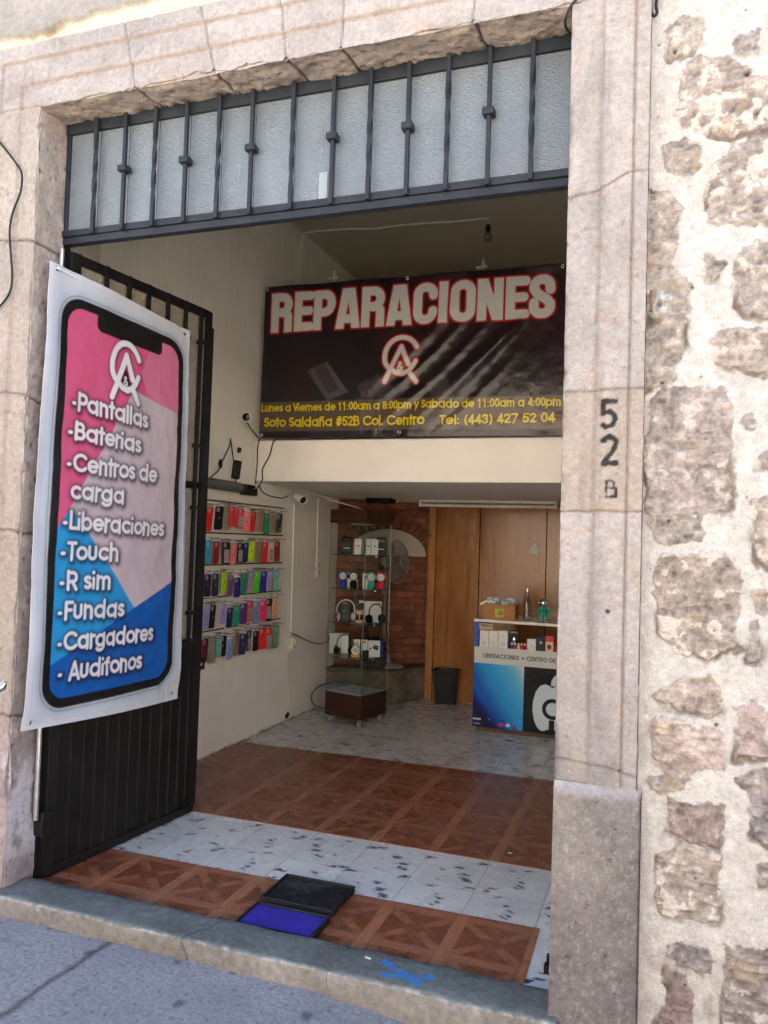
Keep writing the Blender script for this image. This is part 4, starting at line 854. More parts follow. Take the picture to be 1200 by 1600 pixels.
for u, v in ((.035, .988), (.955, .985), (.945, .018), (.04, .016)): eyelet(ban, banner_pt(u, v, .0012), RB)
hk = banner_pt(.035, .988, .004)
mb = MB(); mb.tube([hk+np.array([0, 0, .004]), hk+bn*.012+np.array([0, 0, .0]), hk+be*.06+bn*.004+np.array([0, 0, -.004]), hk+be*.19-bn*.01-np.array([0, 0, .010]), hk+be*.20-bn*.01+np.array([0, 0, -.002]), hk+be*.203-bn*.01+np.array([0, 0, .010])], .0036, 8)
tag(mb.build('banner_hook', paint('white wire', (.78, .78, .76), .4)), 'white metal rod holding the top corner of the phone banner', 'hook')

# ================================================================ THE BLACK BANNER UPSTAIRS
YB = 5.02
def rp(px, py): q = aty(px, py, YB); return (float(q[0]), float(q[2]))
Q = lambda x, y: rp(340+.46667*x, 380+.46667*y)
bTL, bTR, bBL, bBR = rp(414.5, 449), rp(882, 411.5), rp(405.5, 684.5), rp(877, 681)
bx0_, bx1_ = bTL[0], bTR[0]+.02; bz0_, bz1_ = (bBL[1]+bBR[1])/2, (bTL[1]+bTR[1])/2
cv = Canvas(bx0_, bx1_, bz0_, bz1_, .0036, lin(40, 28, 31)); X, Y = cv.X, cv.Y
n1 = fbm(X, Y, 2.2, 4, 220); cv.c = cv.c*(.6+.9*n1)[..., None]; rr = sstep(.55, .7, fbm(X, Y, 1.7, 3, 221)); cv.blend(rr*.35, lin(70, 30, 32))
tl = sstep(.5, .65, fbm(X, Y, 1.9, 3, 223))*sstep(2.7, 2.4, Y); cv.blend(tl*.3, lin(50, 66, 72))
for pts, c_, a_ in (([Q(300, 430), Q(370, 400), Q(440, 500), Q(370, 530)], (150, 145, 150), .28), ([Q(325, 425), Q(362, 410), Q(412, 492), Q(372, 508)], (60, 35, 40), .6), ([Q(470, 480), Q(540, 440), Q(600, 490), Q(560, 520), Q(490, 520)], (120, 105, 112), .22), ([Q(700, 470), Q(770, 450), Q(800, 520), Q(730, 530)], (130, 120, 128), .25), ([Q(230, 400), Q(300, 380), Q(330, 520), Q(240, 530)], (70, 30, 30), .3)):
    sd_ = sd_poly(X, Y, pts); cv.blend(np.clip(.5-sd_/.012, 0, 1)*a_, lin(*c_))
z0b, z1b = Q(600, 626)[1], Q(600, 522)[1]; cv.blend(np.clip(.5-(np.maximum(z0b-Y, Y-z1b))/.006, 0, 1)*.36, lin(150, 130, 112))
# heavy condensed capitals
def heavy():
    G_ = {}
    G_['R'] = ([[(.11, 0), (.11, 1)], [(.11, .89), (.30, .89)]+arc(.30, .70, .155, .19, 90, -90, 8)+[(.11, .51)], [(.29, .49)]+[(.40, .50), (.455, .40), (.455, 0)]], .575)
    G_['E'] = ([[(.11, 0), (.11, 1)], [(.11, .89), (.42, .89)], [(.11, .51), (.39, .51)], [(.11, .11), (.42, .11)]], .47)
    G_['P'] = ([[(.11, 0), (.11, 1)], [(.11, .89), (.30, .89)]+arc(.30, .665, .155, .225, 90, -90, 8)+[(.11, .44)]], .545)
    G_['A'] = ([[(.10, 0), (.25, 1)], [(.50, 0), (.35, 1)], [(.2, .24), (.4, .24)], [(.25, .93), (.35, .93)]], .59)
    G_['C'] = ([[(.46, .69), (.46, .72)]+arc(.285, .72, .175, .175, 0, 180, 10)+[(.11, .28)]+arc(.285, .28, .175, .175, 180, 360, 10)+[(.46, .31)]], .555)
    G_['I'] = ([[(.11, 0), (.11, 1)]], .235)
    G_['O'] = ([arc(.285, .72, .175, .175, 0, 180, 10)+arc(.285, .28, .175, .175, 180, 360, 10)+[(.46, .72)]], .575)
    G_['N'] = ([[(.10, 0), (.10, 1)], [(.455, 0), (.455, 1)], [(.12, .98), (.43, .02)]], .57)
    G_['S'] = ([[(.44, .66), (.44, .74)]+arc(.275, .74, .165, .16, 0, 180, 10)+[(.11, .68), (.18, .565), (.37, .43), (.44, .33), (.44, .26)]+arc(.275, .26, .165, .16, 0, -180, 10)+[(.11, .36)]], .53)
    return G_
HV = heavy(); x = 0; let = []
for ch in 'REPARACIONES':
    pl, adv = HV[ch]; let += [[(a+x, b) for a, b in p] for p in pl]; x += adv+.022
Wd = x-.022; P0, P1 = Q(176, 304), Q(1127, 245); T0, T1 = Q(180, 172), Q(1126, 100)
def hmap(a, b):
    t = a/Wd; bx = P0[0]+(P1[0]-P0[0])*t; bz = P0[1]+(P1[1]-P0[1])*t; tz = T0[1]+(T1[1]-T0[1])*t; return (bx, bz+(tz-bz)*b)
let = [[hmap(a, b) for a, b in p] for p in let]
hgt = T0[1]-P0[1]; unit = (P1[0]-P0[0])/Wd; sw = .198*unit
zb = lambda X_: P0[1]+(P1[1]-P0[1])*(X_-P0[0])/(P1[0]-P0[0]); zt_ = lambda X_: T0[1]+(T1[1]-T0[1])*(X_-P0[0])/(P1[0]-P0[0])
D = cv.dist(let, .09); clip_ = lambda e: np.maximum(zb(X)-Y, Y-zt_(X))-e
cv.fill(np.maximum(D-sw/2-.012, clip_(.012)), lin(196, 30, 30)); cv.fill(np.maximum(D-sw/2, clip_(0)), lin(232, 232, 222))
lo = Q(617, 392); lx = Q(687, 392)[0]-lo[0]; lz = lo[1]-Q(617, 470)[1]
lg = place(LOGO, lo, (lx, 0), (0, lz)); D = cv.dist(lg, .08); tri_ = place([[(-.02, .16), (.36, -.5), (-.38, -.5)]], lo, (lx, 0), (0, lz))[0]
cv.fill(D-.026, lin(190, 34, 34)); cv.fill(sd_poly(X, Y, tri_), lin(170, 30, 30)); cv.fill(D-.016, lin(232, 230, 224))
cv.stroke(place([[(x-.33, y-.5) for x, y in p] for p in amp], (lo[0]-.004, lo[1]-.27*lz), (.062, 0), (0, .062)), .009, lin(232, 228, 222))
yl = []
for s_, a, b, cap in (('Lunes a Viernes de 11:00am a 8:00pm y Sabado de 11:00am a 4:00pm', (148, 568), (1151, 540), 25), ('Soto Salda\u00f1a #52B Col. Centro', (157, 618), (697, 607), 30), ('Tel: (443) 427 52 04', (745, 606), (1131, 594), 30)):
    A_, B_ = Q(*a), Q(*b); ch = Q(a[0], a[1]-cap)[1]-A_[1]; st = fit_text(s_, A_, B_, ch, up=(0, 1)); cv.stroke(st, .0205 if cap == 25 else .0235, lin(60, 40, 15)); cv.stroke(st, .0105 if cap == 25 else .0128, lin(238, 214, 52))
fold = [Q(1015, 255), Q(620, 640)]; fx, fy = fold[1][0]-fold[0][0], fold[1][1]-fold[0][1]; fl_ = math.hypot(fx, fy); fx /= fl_; fy /= fl_
def ban2_w(X, Y):
    t = ((X-fold[0][0])*fx+(Y-fold[0][1])*fy)/fl_; n_ = -(X-fold[0][0])*fy+(Y-fold[0][1])*fx
    u = (X-bx0_)/(bx1_-bx0_); v = (Y-bz0_)/(bz1_-bz0_)
    w = .030*np.exp(-((n_-.01)/(.030+.05*np.clip(t, 0, 1)))**2)*sstep(-.12, .15, t)*sstep(1.12, .8, t)
    for dn, a_, wd in ((-.17, .012, .035), (-.30, .010, .03), (-.42, .012, .05), (.12, .006, .03)): w = w+a_*np.exp(-((n_-dn-.05*np.sin(t*3))/wd)**2)*sstep(-.1, .4, t)*sstep(1.2, .7, t)
    w = w+.018*np.sin(u*math.pi)*np.sin(v*math.pi)+(fbm(X, Y, 3, 4, 230)-.5)*.016+(fbm(X, Y, 16, 3, 231)-.5)*.005
    return w+.008*np.exp(-((1-v)/.04)**2)*np.sin(u*22)
Wp = ban2_w(X, Y); tz = (Y-bz0_)/(bz1_-bz0_); U_ = (X-bx0_)/(bx1_-bx0_)
Xn = X+(1-tz)*(bBL[0]-bTL[0])*(1-U_); Zn = Y+tz*((bTL[1]-bz1_)*(1-U_)+(bTR[1]-bz1_)*U_)+(1-tz)*((bBL[1]-bz0_)*(1-U_)+(bBR[1]-bz0_)*U_)
g = G('glossy black vinyl', .30, .42); p = g.pos(); g.col(g.mix(1, g.attr(), (.72, .72, .72), 'MULTIPLY')); g.bump(g.noise(p, 40, 4, .6), .10, .01)
b2 = grid('shop_banner', np.stack([Xn, YB-Wp, Zn], -1), g.m, cv.c); so_ = b2.modifiers.new('cloth', 'SOLIDIFY'); so_.thickness = .0012; so_.offset = 0
tag(b2, 'black vinyl banner lettered REPARACIONES above the cream ceiling beam', 'banner')
RY = Matrix.Rotation(math.pi/2, 4, 'X')
for px, py in ((417, 453), (636, 434), (879.5, 416), (408.5, 680), (624.5, 675.5)):
    q = aty(px, py, YB); w = float(ban2_w(np.array([q[0]]), np.array([q[2]]))[0]); eyelet(b2, (q[0], YB-w-.001, q[2]), RY, .013)
WHT = paint('white plastic', (.74, .73, .69), .45, .05, 20)
for i, (px, py) in enumerate(((522, 436), (755, 419))):
    q = aty(px, py, YB+.05); mb = MB(); mb.tube([(q[0], q[1], q[2]-.35), (q[0], q[1], q[2]-.01)], .012, 8); mb.tube([(q[0]-.045, q[1], q[2]+.005), (q[0]+.03, q[1], q[2]+.008)], .009, 8); mb.tube([(q[0], q[1], q[2]), (q[0], q[1], q[2]+.065)], [.014, .004], 8)
    tag(mb.build('railing_hook', paint('greyed hook', (.36, .35, .32), .5)), ['white hook sticking up behind the black banner above the letter P', 'white hook sticking up behind the black banner below the light bulb'][i], 'hook', 'hooks behind the black banner')

# ================================================================ BACK CORNER: BRICK, BENCH, TIMBER PARTITION
def dark(c, k=1.0): return tuple(x*k for x in c)
bA, bB = np.array([-2.815, 6.655]), np.array([-2.085, 7.195]); bl_ = float(np.hypot(*(bB-bA))); bev = (bB-bA)/bl_; bnv = np.array([bev[1], -bev[0]])
MBR = Matrix(((bev[0], -bnv[0], 0, bA[0]), (bev[1], -bnv[1], 0, bA[1]), (0, 0, 1, 0), (0, 0, 0, 1)))   # x along the wall, y into it
def brpix(px, py):
    q = atplane(px, py, (bA[0], bA[1], 0), np.array([bnv[0], bnv[1], 0])); return float((q[:2]-bA)@bev), float(q[2])
g = G('old red brick', .85, .25); p = g.pos(); X_ = g.sep(p); cb = g.n('CombineXYZ'); g.put(cb.inputs[0], X_[0]); g.put(cb.inputs[1], X_[2])
wv = g.mix(.012, cb.outputs[0], g.noise(p, 14, 3, out=1)); bt = g.n('TexBrick'); g.put(bt.inputs['Vector'], wv)
for k, v in (('Scale', 1.0), ('Mortar Size', .006), ('Mortar Smooth', .3), ('Bias', 0.0), ('Brick Width', .19), ('Row Height', .062)): bt.inputs[k].default_value = v
bt.inputs['Color1'].default_value = (.33, .115, .055, 1); bt.inputs['Color2'].default_value = (.17, .062, .036, 1); bt.inputs['Mortar'].default_value = (.11, .07, .05, 1)
c = g.mix(1, bt.outputs[0], g.ramp(g.noise(p, 9, 5, .65), [(.25, .55), (.75, 1.35)]), 'MULTIPLY'); c = g.mix(g.ramp(g.noise(p, 24, 4, .7), [(.62, 0.0), (.75, .5)]), c, (.30, .19, .12)); g.col(c)
g.bump(g.math('ADD', g.math('MULTIPLY', bt.outputs['Fac'], -1.0), g.math('MULTIPLY', g.noise(p, 40, 5), .5)), .8, .012); M_BRICK = g.m
def local_obj(mb, name, mat, M, parent=None, **kw):
    o = mb.build(name, mat, None, **kw); o.matrix_basis = M
    if parent is not None: hang(o, parent)
    return o
bw = thing('brick_wall', 'dark red brick corner wall with a white plastered arch behind the display case', 'wall', (bA[0], bA[1], 0)); bw['kind'] = 'thing'
mb = MB(); mb.box(0, bl_, 0, .12, -.1, 1.84); local_obj(mb, 'brickwork', M_BRICK, MBR, bw)
ar, az = brpix(663.5, 870); at_, azt = brpix(606, 826.5); cx_ = at_; hw_ = ar-cx_; hh_ = azt-az
ell = [(cx_+hw_*math.cos(a), az+hh_*math.sin(a)) for a in np.linspace(0, math.pi, 33)]
ell = [(max(.02, x), z) for x, z in ell]
SW = Matrix(((1, 0, 0, 0), (0, 0, -1, 0), (0, 1, 0, 0), (0, 0, 0, 1)))       # xy-prism stood upright
mb = MB(); mb.prism(ell, .004, .03, SW); local_obj(mb, 'arch_plaster', paint('niche plaster', (.46, .43, .37), .85, .08, 10, .4, spec=.2), MBR, bw)
mb = MB()
for k in range(17):
    a0, a1 = math.pi*(k+.06)/17, math.pi*(k+.94)/17; q = []
    for a, s_ in ((a0, 1.03), (a1, 1.03), (a1, 1.42), (a0, 1.42)): q.append((cx_+(hw_*1+ (s_-1)*.30)*math.cos(a), az+(hh_+(s_-1)*.30)*math.sin(a)))
    if min(x for x, z in q) < .0 or max(x for x, z in q) > bl_ : continue
    if max(z for x, z in q) > 1.80: q = [(x, min(z, 1.80)) for x, z in q]
    mb.prism(q, .002+.004*(k % 3), .04, SW)
local_obj(mb, 'arch_bricks', paint('arch brick', (.17, .068, .04), .85, .35, 16, .6, spec=.2), MBR, bw, bevel=.004)
zl = float(aty(663, 1036, 7.18)[2])
g = G('rough bench stone', .9, .2); p = g.pos(); n1 = g.noise(p, 7, 5, .65); n2 = g.noise(p, 45, 5, .7); g.col(g.mix(1, g.ramp(n1, [(.3, (.12, .095, .07)), (.55, (.23, .185, .135)), (.75, (.33, .28, .21))]), g.ramp(n2, [(.3, .65), (.7, 1.25)]), 'MULTIPLY')); g.bump(n2, .8, .02)
bn_ = thing('stone_bench', 'rough stone bench with a dark slab top under the brick arch', 'bench', (-2.45, 6.8, 0))
mb = MB(); mb.prism([(-2.81, 6.50), (-2.283, 6.735), (-2.093, 7.178), (-2.80, 6.66)], 0, zl-.03); mb.build('base', g.m, bn_, bevel=.015)
mb = MB(); mb.prism([(-2.81, 6.48), (-2.270, 6.722), (-2.089, 7.184), (-2.80, 6.66)], zl-.029, zl); mb.build('slab_top', paint('dark slab', (.06, .048, .038), .6, .3, 12, .3), bn_, bevel=.006)
# timber
def wood(name, d, l, along='z', rough=.38, sc=1.0, spec=.18):
    g = G(name, rough, spec); p = g.pos(); s3 = {'z': (5, 5, .9), 'x': (.9, 9, 9), 'y': (9, .9, 9)}[along]
    n1 = g.noise(g.scaled(p, tuple(v*sc for v in s3)), 1.6, 6, .62, 1.6); n2 = g.noise(g.scaled(p, tuple(v*sc*9 for v in s3)), 1.5, 4, .6)
    c = g.ramp(n1, [(.25, d), (.5, tuple((a+b)/2 for a, b in zip(d, l))), (.75, l)]); c = g.mix(1, c, g.ramp(n2, [(.3, .88), (.7, 1.06)]), 'MULTIPLY')
    kn = g.vor(g.scaled(p, (5, 5, 2.2)), 1.0); c = g.mix(g.ramp(kn.outputs['Distance'], [(.02, .5), (.05, 0.0)]), c, dark(d, .4)); g.col(c); g.rough(g.ramp(n1, [(.3, rough-.1), (.7, rough+.12)])); g.bump(n2, .12, .002); return g.m
M_PLY = wood('varnished plywood', (.215, .082, .020), (.40, .17, .045), 'z', .2, .8, .45)
M_PLY2 = wood('orange pine post', (.32, .135, .04), (.46, .22, .08), 'z', .5)
wp = thing('wood_partition', 'varnished amber plywood partition of tall boards behind the blue counter', 'partition', (-1.2, 7.18, 0))
xw = [float(aty(*q, 7.18)[0]) for q in ((680, 900), (748.5, 880), (853, 880))]+[-.42, .20, RXW]
mb = MB(); mb.box(-2.098, xw[0]-.002, 7.165, 7.23, 0, 1.80); mb.build('post', M_PLY2, wp, bevel=.003)
for i, (a, b) in enumerate(zip(xw[:-1], xw[1:])):
    y = 7.183+.006*(i % 2); mb = MB(); mb.box(a+.0035, b-.0035, y, y+.02, 0, 1.81); mb.build('board', M_PLY, wp, bevel=.002)
mb = MB(); mb.box(-2.05, RXW, 7.215, 7.23, 0, 1.80); mb.build('backing', paint('dark gap', (.02, .012, .008), .9), wp)
c7 = lambda x, y: aty(620+.21667*x, 760+.21667*y, 7.176)
pp = [c7(*q) for q in ((952, 490), (975, 420), (1010, 393), (1012, 425), (1027, 455), (1025, 494), (985, 488))]
mb = MB(); n = len(pp); vs = [tuple(q) for q in pp]+[(q[0], q[1]+.0015, q[2]) for q in pp]; mb.add(vs, [tuple(range(n))[::-1], tuple(range(n, 2*n))]+[(i, (i+1) % n, n+(i+1) % n, n+i) for i in range(n)])
tag(mb.build('paper_scrap', paint('torn poster', (.62, .62, .57), .8)), 'torn white scrap of paper stuck on the plywood above the counter', 'paper')

# ================================================================ COUNTER
YC = 6.13
def cp(px, py): q = aty(px, py, YC); return (float(q[0]), float(q[2]))
zt = cp(742, 966.5)[1]; CX0 = cp(741, 1000)[0]; CX1 = -.22
M_BLUE = paint('blue gloss paint', lin(28, 84, 170), .4, .15, 8, .1); M_WTOP = paint('white laminate', (.74, .70, .62), .45, .05, 10)
ct = thing('shop_counter', 'blue counter with a white top and a printed advertising front', 'counter', (-.8, YC, 0))
mb = MB(); mb.box(CX0-.004, CX1, YC-.012, YC+.50, zt-.022, zt); mb.build('top', M_WTOP, ct, bevel=.003)
mb = MB(); mb.box(CX0, CX0+.034, YC, YC+.46, .035, zt-.0225); mb.box(CX1-.034, CX1, YC, YC+.46, .035, zt-.0225); mb.box(CX0+.034, CX1-.034, YC+.004, YC+.03, .035, .075); mb.build('frame', M_BLUE, ct, bevel=.002)
mb = MB(); mb.box(CX0+.02, CX1-.02, YC+.03, YC+.44, 0, .034); mb.build('plinth', paint('worn plinth', (.12, .07, .04), .8, .3, 20), ct)
zsh = cp(760, 1012)[1]-.006
mb = MB(); mb.box(CX0+.034, CX1-.034, YC+.006, YC+.44, zsh-.018, zsh); mb.build('shelf', M_WTOP, ct)
zp1 = cp(745, 1009.5)[1]
cv = Canvas(CX0+.006, CX1-.004, .040, zp1, .0032, lin(20, 110, 190)); X, Y = cv.X, cv.Y
xm = cp(818, 1090)[0]; t = np.clip((X-CX0)/(xm-CX0), 0, 1); s_ = np.clip((Y-.04)/(.53-.04), 0, 1)
q = t*.75+s_*.55+.10*(fbm(X, Y, 4, 3, 240)-.5)
for a, b, c_ in ((.0, .50, (22, 92, 186)), (.42, .80, (40, 160, 222)), (.75, 1.10, (92, 186, 224)), (1.02, 1.30, (206, 214, 218))): cv.blend(sstep(a, b, q), lin(*c_))
cur = s_-(.62-.80*t-.25*np.sin(t*3.0)*.3); cv.blend(sstep(.06, -.10, cur), lin(16, 52, 150)); cv.blend(sstep(-.05, -.22, cur)*sstep(.0, .2, s_+.2)*sstep(.75, .45, t), lin(26, 22, 66))
cv.fill(xm-X, lin(20, 18, 22))
# the big fruit emblem with a ring and a block letter inside
ecx = cp(862.5, 1105)[0]; etop, ebot = cp(850, 1069)[1], cp(851, 1141)[1]; eh = etop-ebot; eL = cp(832.5, 1090)[0]; hwE = ecx-eL
half = [(0, .93), (.18, .98), (.38, 1.0), (.62, .96), (.84, .83), (.97, .62), (1.0, .42), (.92, .22), (.78, .08), (.62, .0), (.44, -.02), (.22, .02), (0, .04)]
ap = [(ecx-hwE*x, ebot+eh*z) for x, z in half]+[(ecx+hwE*x, ebot+eh*z) for x, z in half[::-1]]
sdA = sd_poly(X, Y, ap); bite = np.hypot(X-(ecx+hwE*1.18), Y-(ebot+eh*.60))-hwE*.42; sdA = np.maximum(sdA, -bite)
lf = np.maximum(np.hypot(X-(ecx-.01), Y-(etop+.075))-.085, np.hypot(X-(ecx+.075), Y-(etop+.005))-.085); cv.fill(np.minimum(sdA, lf), lin(206, 222, 228))
cv.stroke([[(ecx+.005+.064*math.cos(a), ebot+eh*.47+.064*math.sin(a)) for a in np.linspace(.6, 5.7, 24)]], .030, lin(24, 22, 28)); b0 = cp(857.8, 1125); b1 = cp(866, 1142); cv.fill(np.maximum(np.maximum(b0[0]-X, X-b1[0]), np.maximum(b1[1]-Y, Y-b0[1])), lin(24, 22, 28))
zb1 = cp(745, 1035)[1]; cv.fill(zb1-Y, lin(208, 209, 204))
P0, P1 = cp(754.7, 1026.3), cp(811, 1031.3); P0 = (P0[0], zb1+.045); cap = .031; tz_ = zb1+.046
cv.stroke(fit_text('LIBERACIONES', (P0[0], tz_), (P1[0], tz_), cap, up=(0, 1), track=.12), .0058, lin(34, 34, 38)); q0 = cp(817.5, 1029)[0]; cv.fill(np.maximum(np.abs(X-q0), np.abs(Y-tz_-.014))-.007, lin(24, 24, 28))
P2, P3 = cp(822.7, 1033)[0], cp(868.5, 1035)[0]; cv.stroke(fit_text('CENTRO DE', (P2, tz_), (P3, tz_), cap, up=(0, 1), track=.12), .0058, lin(34, 34, 38)); cv.stroke(fit_text('CARGA', (P3+.03, tz_), (P3+.19, tz_), cap, up=(0, 1), track=.12), .0058, lin(34, 34, 38))
k8 = lambda x, y: cp(660+.1875*x, 880+.1875*y)
def small(s_, a, b, z, cap, w, c_): cv.stroke(fit_text(s_, (k8(a, 0)[0], z), (k8(b, 0)[0], z), cap, up=(0, 1)), w, c_)
za, zb_ = k8(490, 1303)[1], k8(490, 1340)[1]; wt = lin(214, 220, 232)
small('SAMSUNG', 460, 523, za, .010, .004, wt); small('SONY', 672, 728, za+.002, .010, .0035, lin(24, 40, 80)); small('Microsoft'.replace('M', 'M'), 466, 520, zb_, .008, .003, lin(150, 170, 205)); small('LG', 790, 822, zb_-.012, .014, .0042, lin(28, 32, 52))
for x_, y_, r_, c_ in ((455, 1330, .006, (120, 190, 90)), (768, 1363, .0125, (190, 40, 60)), (560, 1300, .004, (200, 210, 230))): q = k8(x_, y_); cv.fill(np.hypot(X-q[0], Y-q[1])-r_, lin(*c_))
q = k8(652, 1345)
for a in np.linspace(.2, math.pi-.2, 6): cv.stroke([[(q[0]+.004*math.cos(a), q[1]-.010+.004*math.sin(a)), (q[0]+.019*math.cos(a), q[1]-.010+.022*math.sin(a))]], .0075, lin(214, 52, 62))
q = k8(713, 1352); cv.fill(np.minimum(np.hypot(X-q[0]+.005, Y-q[1])-.011, np.hypot(X-q[0]-.005, Y-q[1])-.011), lin(220, 222, 224)); cv.fill(np.hypot(X-q[0]-.003, Y-q[1]-.017)-.004, lin(220, 222, 224))
wrk = (fbm(X, Y, 6, 4, 245)-.5)*.010+.006*np.abs(fbm(X*.6+Y, Y-X*.4, 5, 3, 246)-.5)
g = G('satin vinyl print', .5, .18); g.col(g.mix(1, g.attr(), (.88, .88, .88), 'MULTIPLY')); fp = grid('front_panel', np.stack([X, YC-.006-np.abs(wrk), Y], -1), g.m, cv.c, ct); fp.modifiers.new('sheet', 'SOLIDIFY').thickness = .001
fp['label'] = 'printed blue and black front sheet of the counter with a pale fruit emblem'
M_CARD = paint('brown cardboard', lin(166, 120, 74), .8, .08, 14, .1); M_WBOX = paint('white carton', (.70, .69, .66), .5, .04, 12); M_CHR = paint('chrome', (.72, .72, .72), .08, .03, 10, metal=1.0)
M_INK = paint('dark print', (.03, .03, .035), .5); M_GREYP = paint('grey print', (.28, .28, .29), .5)
zt2 = zt+.0005
def rzm(loc, deg): return Matrix.Translation(Vector([float(v) for v in loc])) @ Matrix.Rotation(math.radians(deg), 4, 'Z')
# cardboard box of bagged goods
bx_ = cp(778, 967)[0]; M_ = rzm((bx_, YC+.035, zt2), 2); cb = thing('cardboard_box', 'open brown cardboard box of bagged goods with a yellow price note, on the counter', 'box', (bx_, YC+.035, zt2))
w, h, dp = .125, .118, .19
mb = MB(); mb.box(-w, w, 0, .004, 0, h, M_); mb.box(-w, w, dp-.004, dp, 0, h, M_); mb.box(-w, -w+.004, .004, dp-.004, 0, h, M_); mb.box(w-.004, w, .004, dp-.004, 0, h, M_); mb.box(-w+.004, w-.004, .004, dp-.004, 0, .004, M_); mb.build('carton', M_CARD, cb)
cvn = Canvas(-.034, .034, -.036, .036, .001, lin(214, 208, 44)); cvn.stroke(fit_text('150', (-.020, -.020), (.026, -.020), .030, up=(0, 1)), .0055, lin(40, 42, 30)); cvn.stroke([[(-.028, .026), (-.02, .032), (-.012, .026), (-.004, .032), (.004, .026), (.012, .032), (.02, .026), (.027, .032)]], .003, lin(60, 60, 40))
pts = np.stack([cvn.X+.004, 0*cvn.X-.0015, cvn.Y+.055], -1); R3 = np.array(M_.to_3x3()); pts = pts@R3.T+np.array(M_.translation); grid('price_note', pts, M_VINYL, cvn.c, cb)
g = G('crinkled clear bag', .15, .6); p = g.pos(); n1 = g.noise(p, 28, 4, .7); g.col(g.ramp(g.noise(p, 16, 3, .6), [(.3, (.20, .22, .20)), (.42, (.62, .62, .60)), (.55, (.70, .68, .66)), (.62, (.12, .35, .25)), (.68, (.70, .70, .68)), (.78, (.55, .10, .16))])); g.bump(n1, .9, .02); M_BAG = g.m
def crumple(c, r, seed, M=None, nu=28, nv=18):
    mb = MB(); mb.ball((0, 0, 0), r, nu, nv); rs = np.random.RandomState(seed); P_ = np.array(mb.v)
    amp_ = (fbm(P_[:, 0]*1.0+P_[:, 2]*.7+5, P_[:, 1]+P_[:, 2]*.8+5, 30, 3, seed)-.5)*.9+1.0; P_ = P_*amp_[:, None]+np.array(c); mb.v = [tuple((M @ Vector(q)) if M is not None else q) for q in P_]; return mb
for i, (cx, cz, r) in enumerate(((-.062, h+.008, (.052, .07, .034)), (.058, h+.010, (.058, .075, .040)), (-.06, h+.035, (.050, .05, .020)))): crumple((cx, .09, cz), r, 300+i, M_).build('bag', M_BAG, cb, smooth=25)
mb = MB(); mb.box(-.115, -.045, .05, .053, h+.045, h+.062, M_ @ Matrix.Translation((0.02, .02, .01)) @ Matrix.Rotation(-.5, 4, 'Y')); mb.build('bag_label', WHT, cb)
# glass bottle
q = cp(821, 969); bt_ = thing('glass_bottle', 'empty clear glass bottle with a long neck on the counter', 'bottle', (q[0], YC+.06, zt2)); M_ = rzm((q[0], YC+.06, zt2), 0)
mb = MB(); mb.lathe([(.0, .004), (.030, .004), (.034, .010), (.034, .135), (.030, .155), (.016, .185), (.0125, .20), (.0125, .232), (.0105, .232), (.0105, .198), (.014, .184), (.028, .153), (.031, .134), (.031, .02), (0, .018)], 28, M_); mb.build('glass', thin_glass('bottle glass', (.90, .92, .90), .10, .03), bt_)
mb = MB(); mb.lathe([(.0, .226), (.0145, .226), (.0145, .250), (.008, .256), (0, .256)], 20, M_); mb.build('stopper', paint('steel cap', (.6, .6, .6), .25, .1, 10, metal=.9), bt_)
# little astronaut figure
q = cp(848, 972); M_ = rzm((q[0], YC+.03, zt2), 12); af = thing('astronaut_figure', 'teal astronaut figurine with a chrome helmet on the counter', 'figurine', (q[0], YC+.03, zt2))
M_TEAL = paint('teal metallic', lin(70, 165, 150), .22, .08, 10, metal=.35)
mb = MB()
for s_ in (-1, 1): mb.ball((s_*.017, -.006, .010), (.014, .020, .011), 14, 10, None)
P_ = [tuple(M_ @ Vector(v)) for v in mb.v]; mb.v = P_; mb.build('boots', M_CHR, af)
mb = MB()
for s_ in (-1, 1): mb.tube([M_ @ Vector(v) for v in ((s_*.017, 0, .014), (s_*.017, 0, .045), (s_*.014, 0, .070))], [.014, .0165, .019], 12)
mb.build('legs', M_TEAL, af)
mb = MB(); mb.lathe([(0, .055), (.026, .058), (.034, .075), (.033, .10), (.027, .118), (0, .124)], 20, M_); mb.build('torso', M_TEAL, af)
for s_ in (-1, 1): mb = MB(); mb.tube([M_ @ Vector(v) for v in ((s_*.028, 0, .110), (s_*.045, -.006, .094), (s_*.042, -.020, .074))], [.011, .012, .010], 10); mb.ball(M_ @ Vector((s_*.042, -.022, .070)), .011, 12, 8); mb.build('arm', M_TEAL, af)
mb = MB(); mb.box(-.017, .017, -.0375, -.028, .078, .108, M_); mb.build('chest_panel', paint('green panel', lin(30, 96, 62), .3, .2, 40), af, bevel=.003)
mb = MB(); mb.box(-.024, .024, .026, .045, .065, .116, M_); mb.build('backpack', M_TEAL, af, bevel=.006)
mb = MB(); mb.ball(M_ @ Vector((0, 0, .150)), (.036, .036, .034), 28, 18); hm = mb.build('helmet', M_CHR, af)
for s_ in (-1, 1): mb = MB(); mb.ball(M_ @ Vector((s_*.036, 0, .150)), .009, 12, 8); mb.build('earpiece', M_CHR, hm)
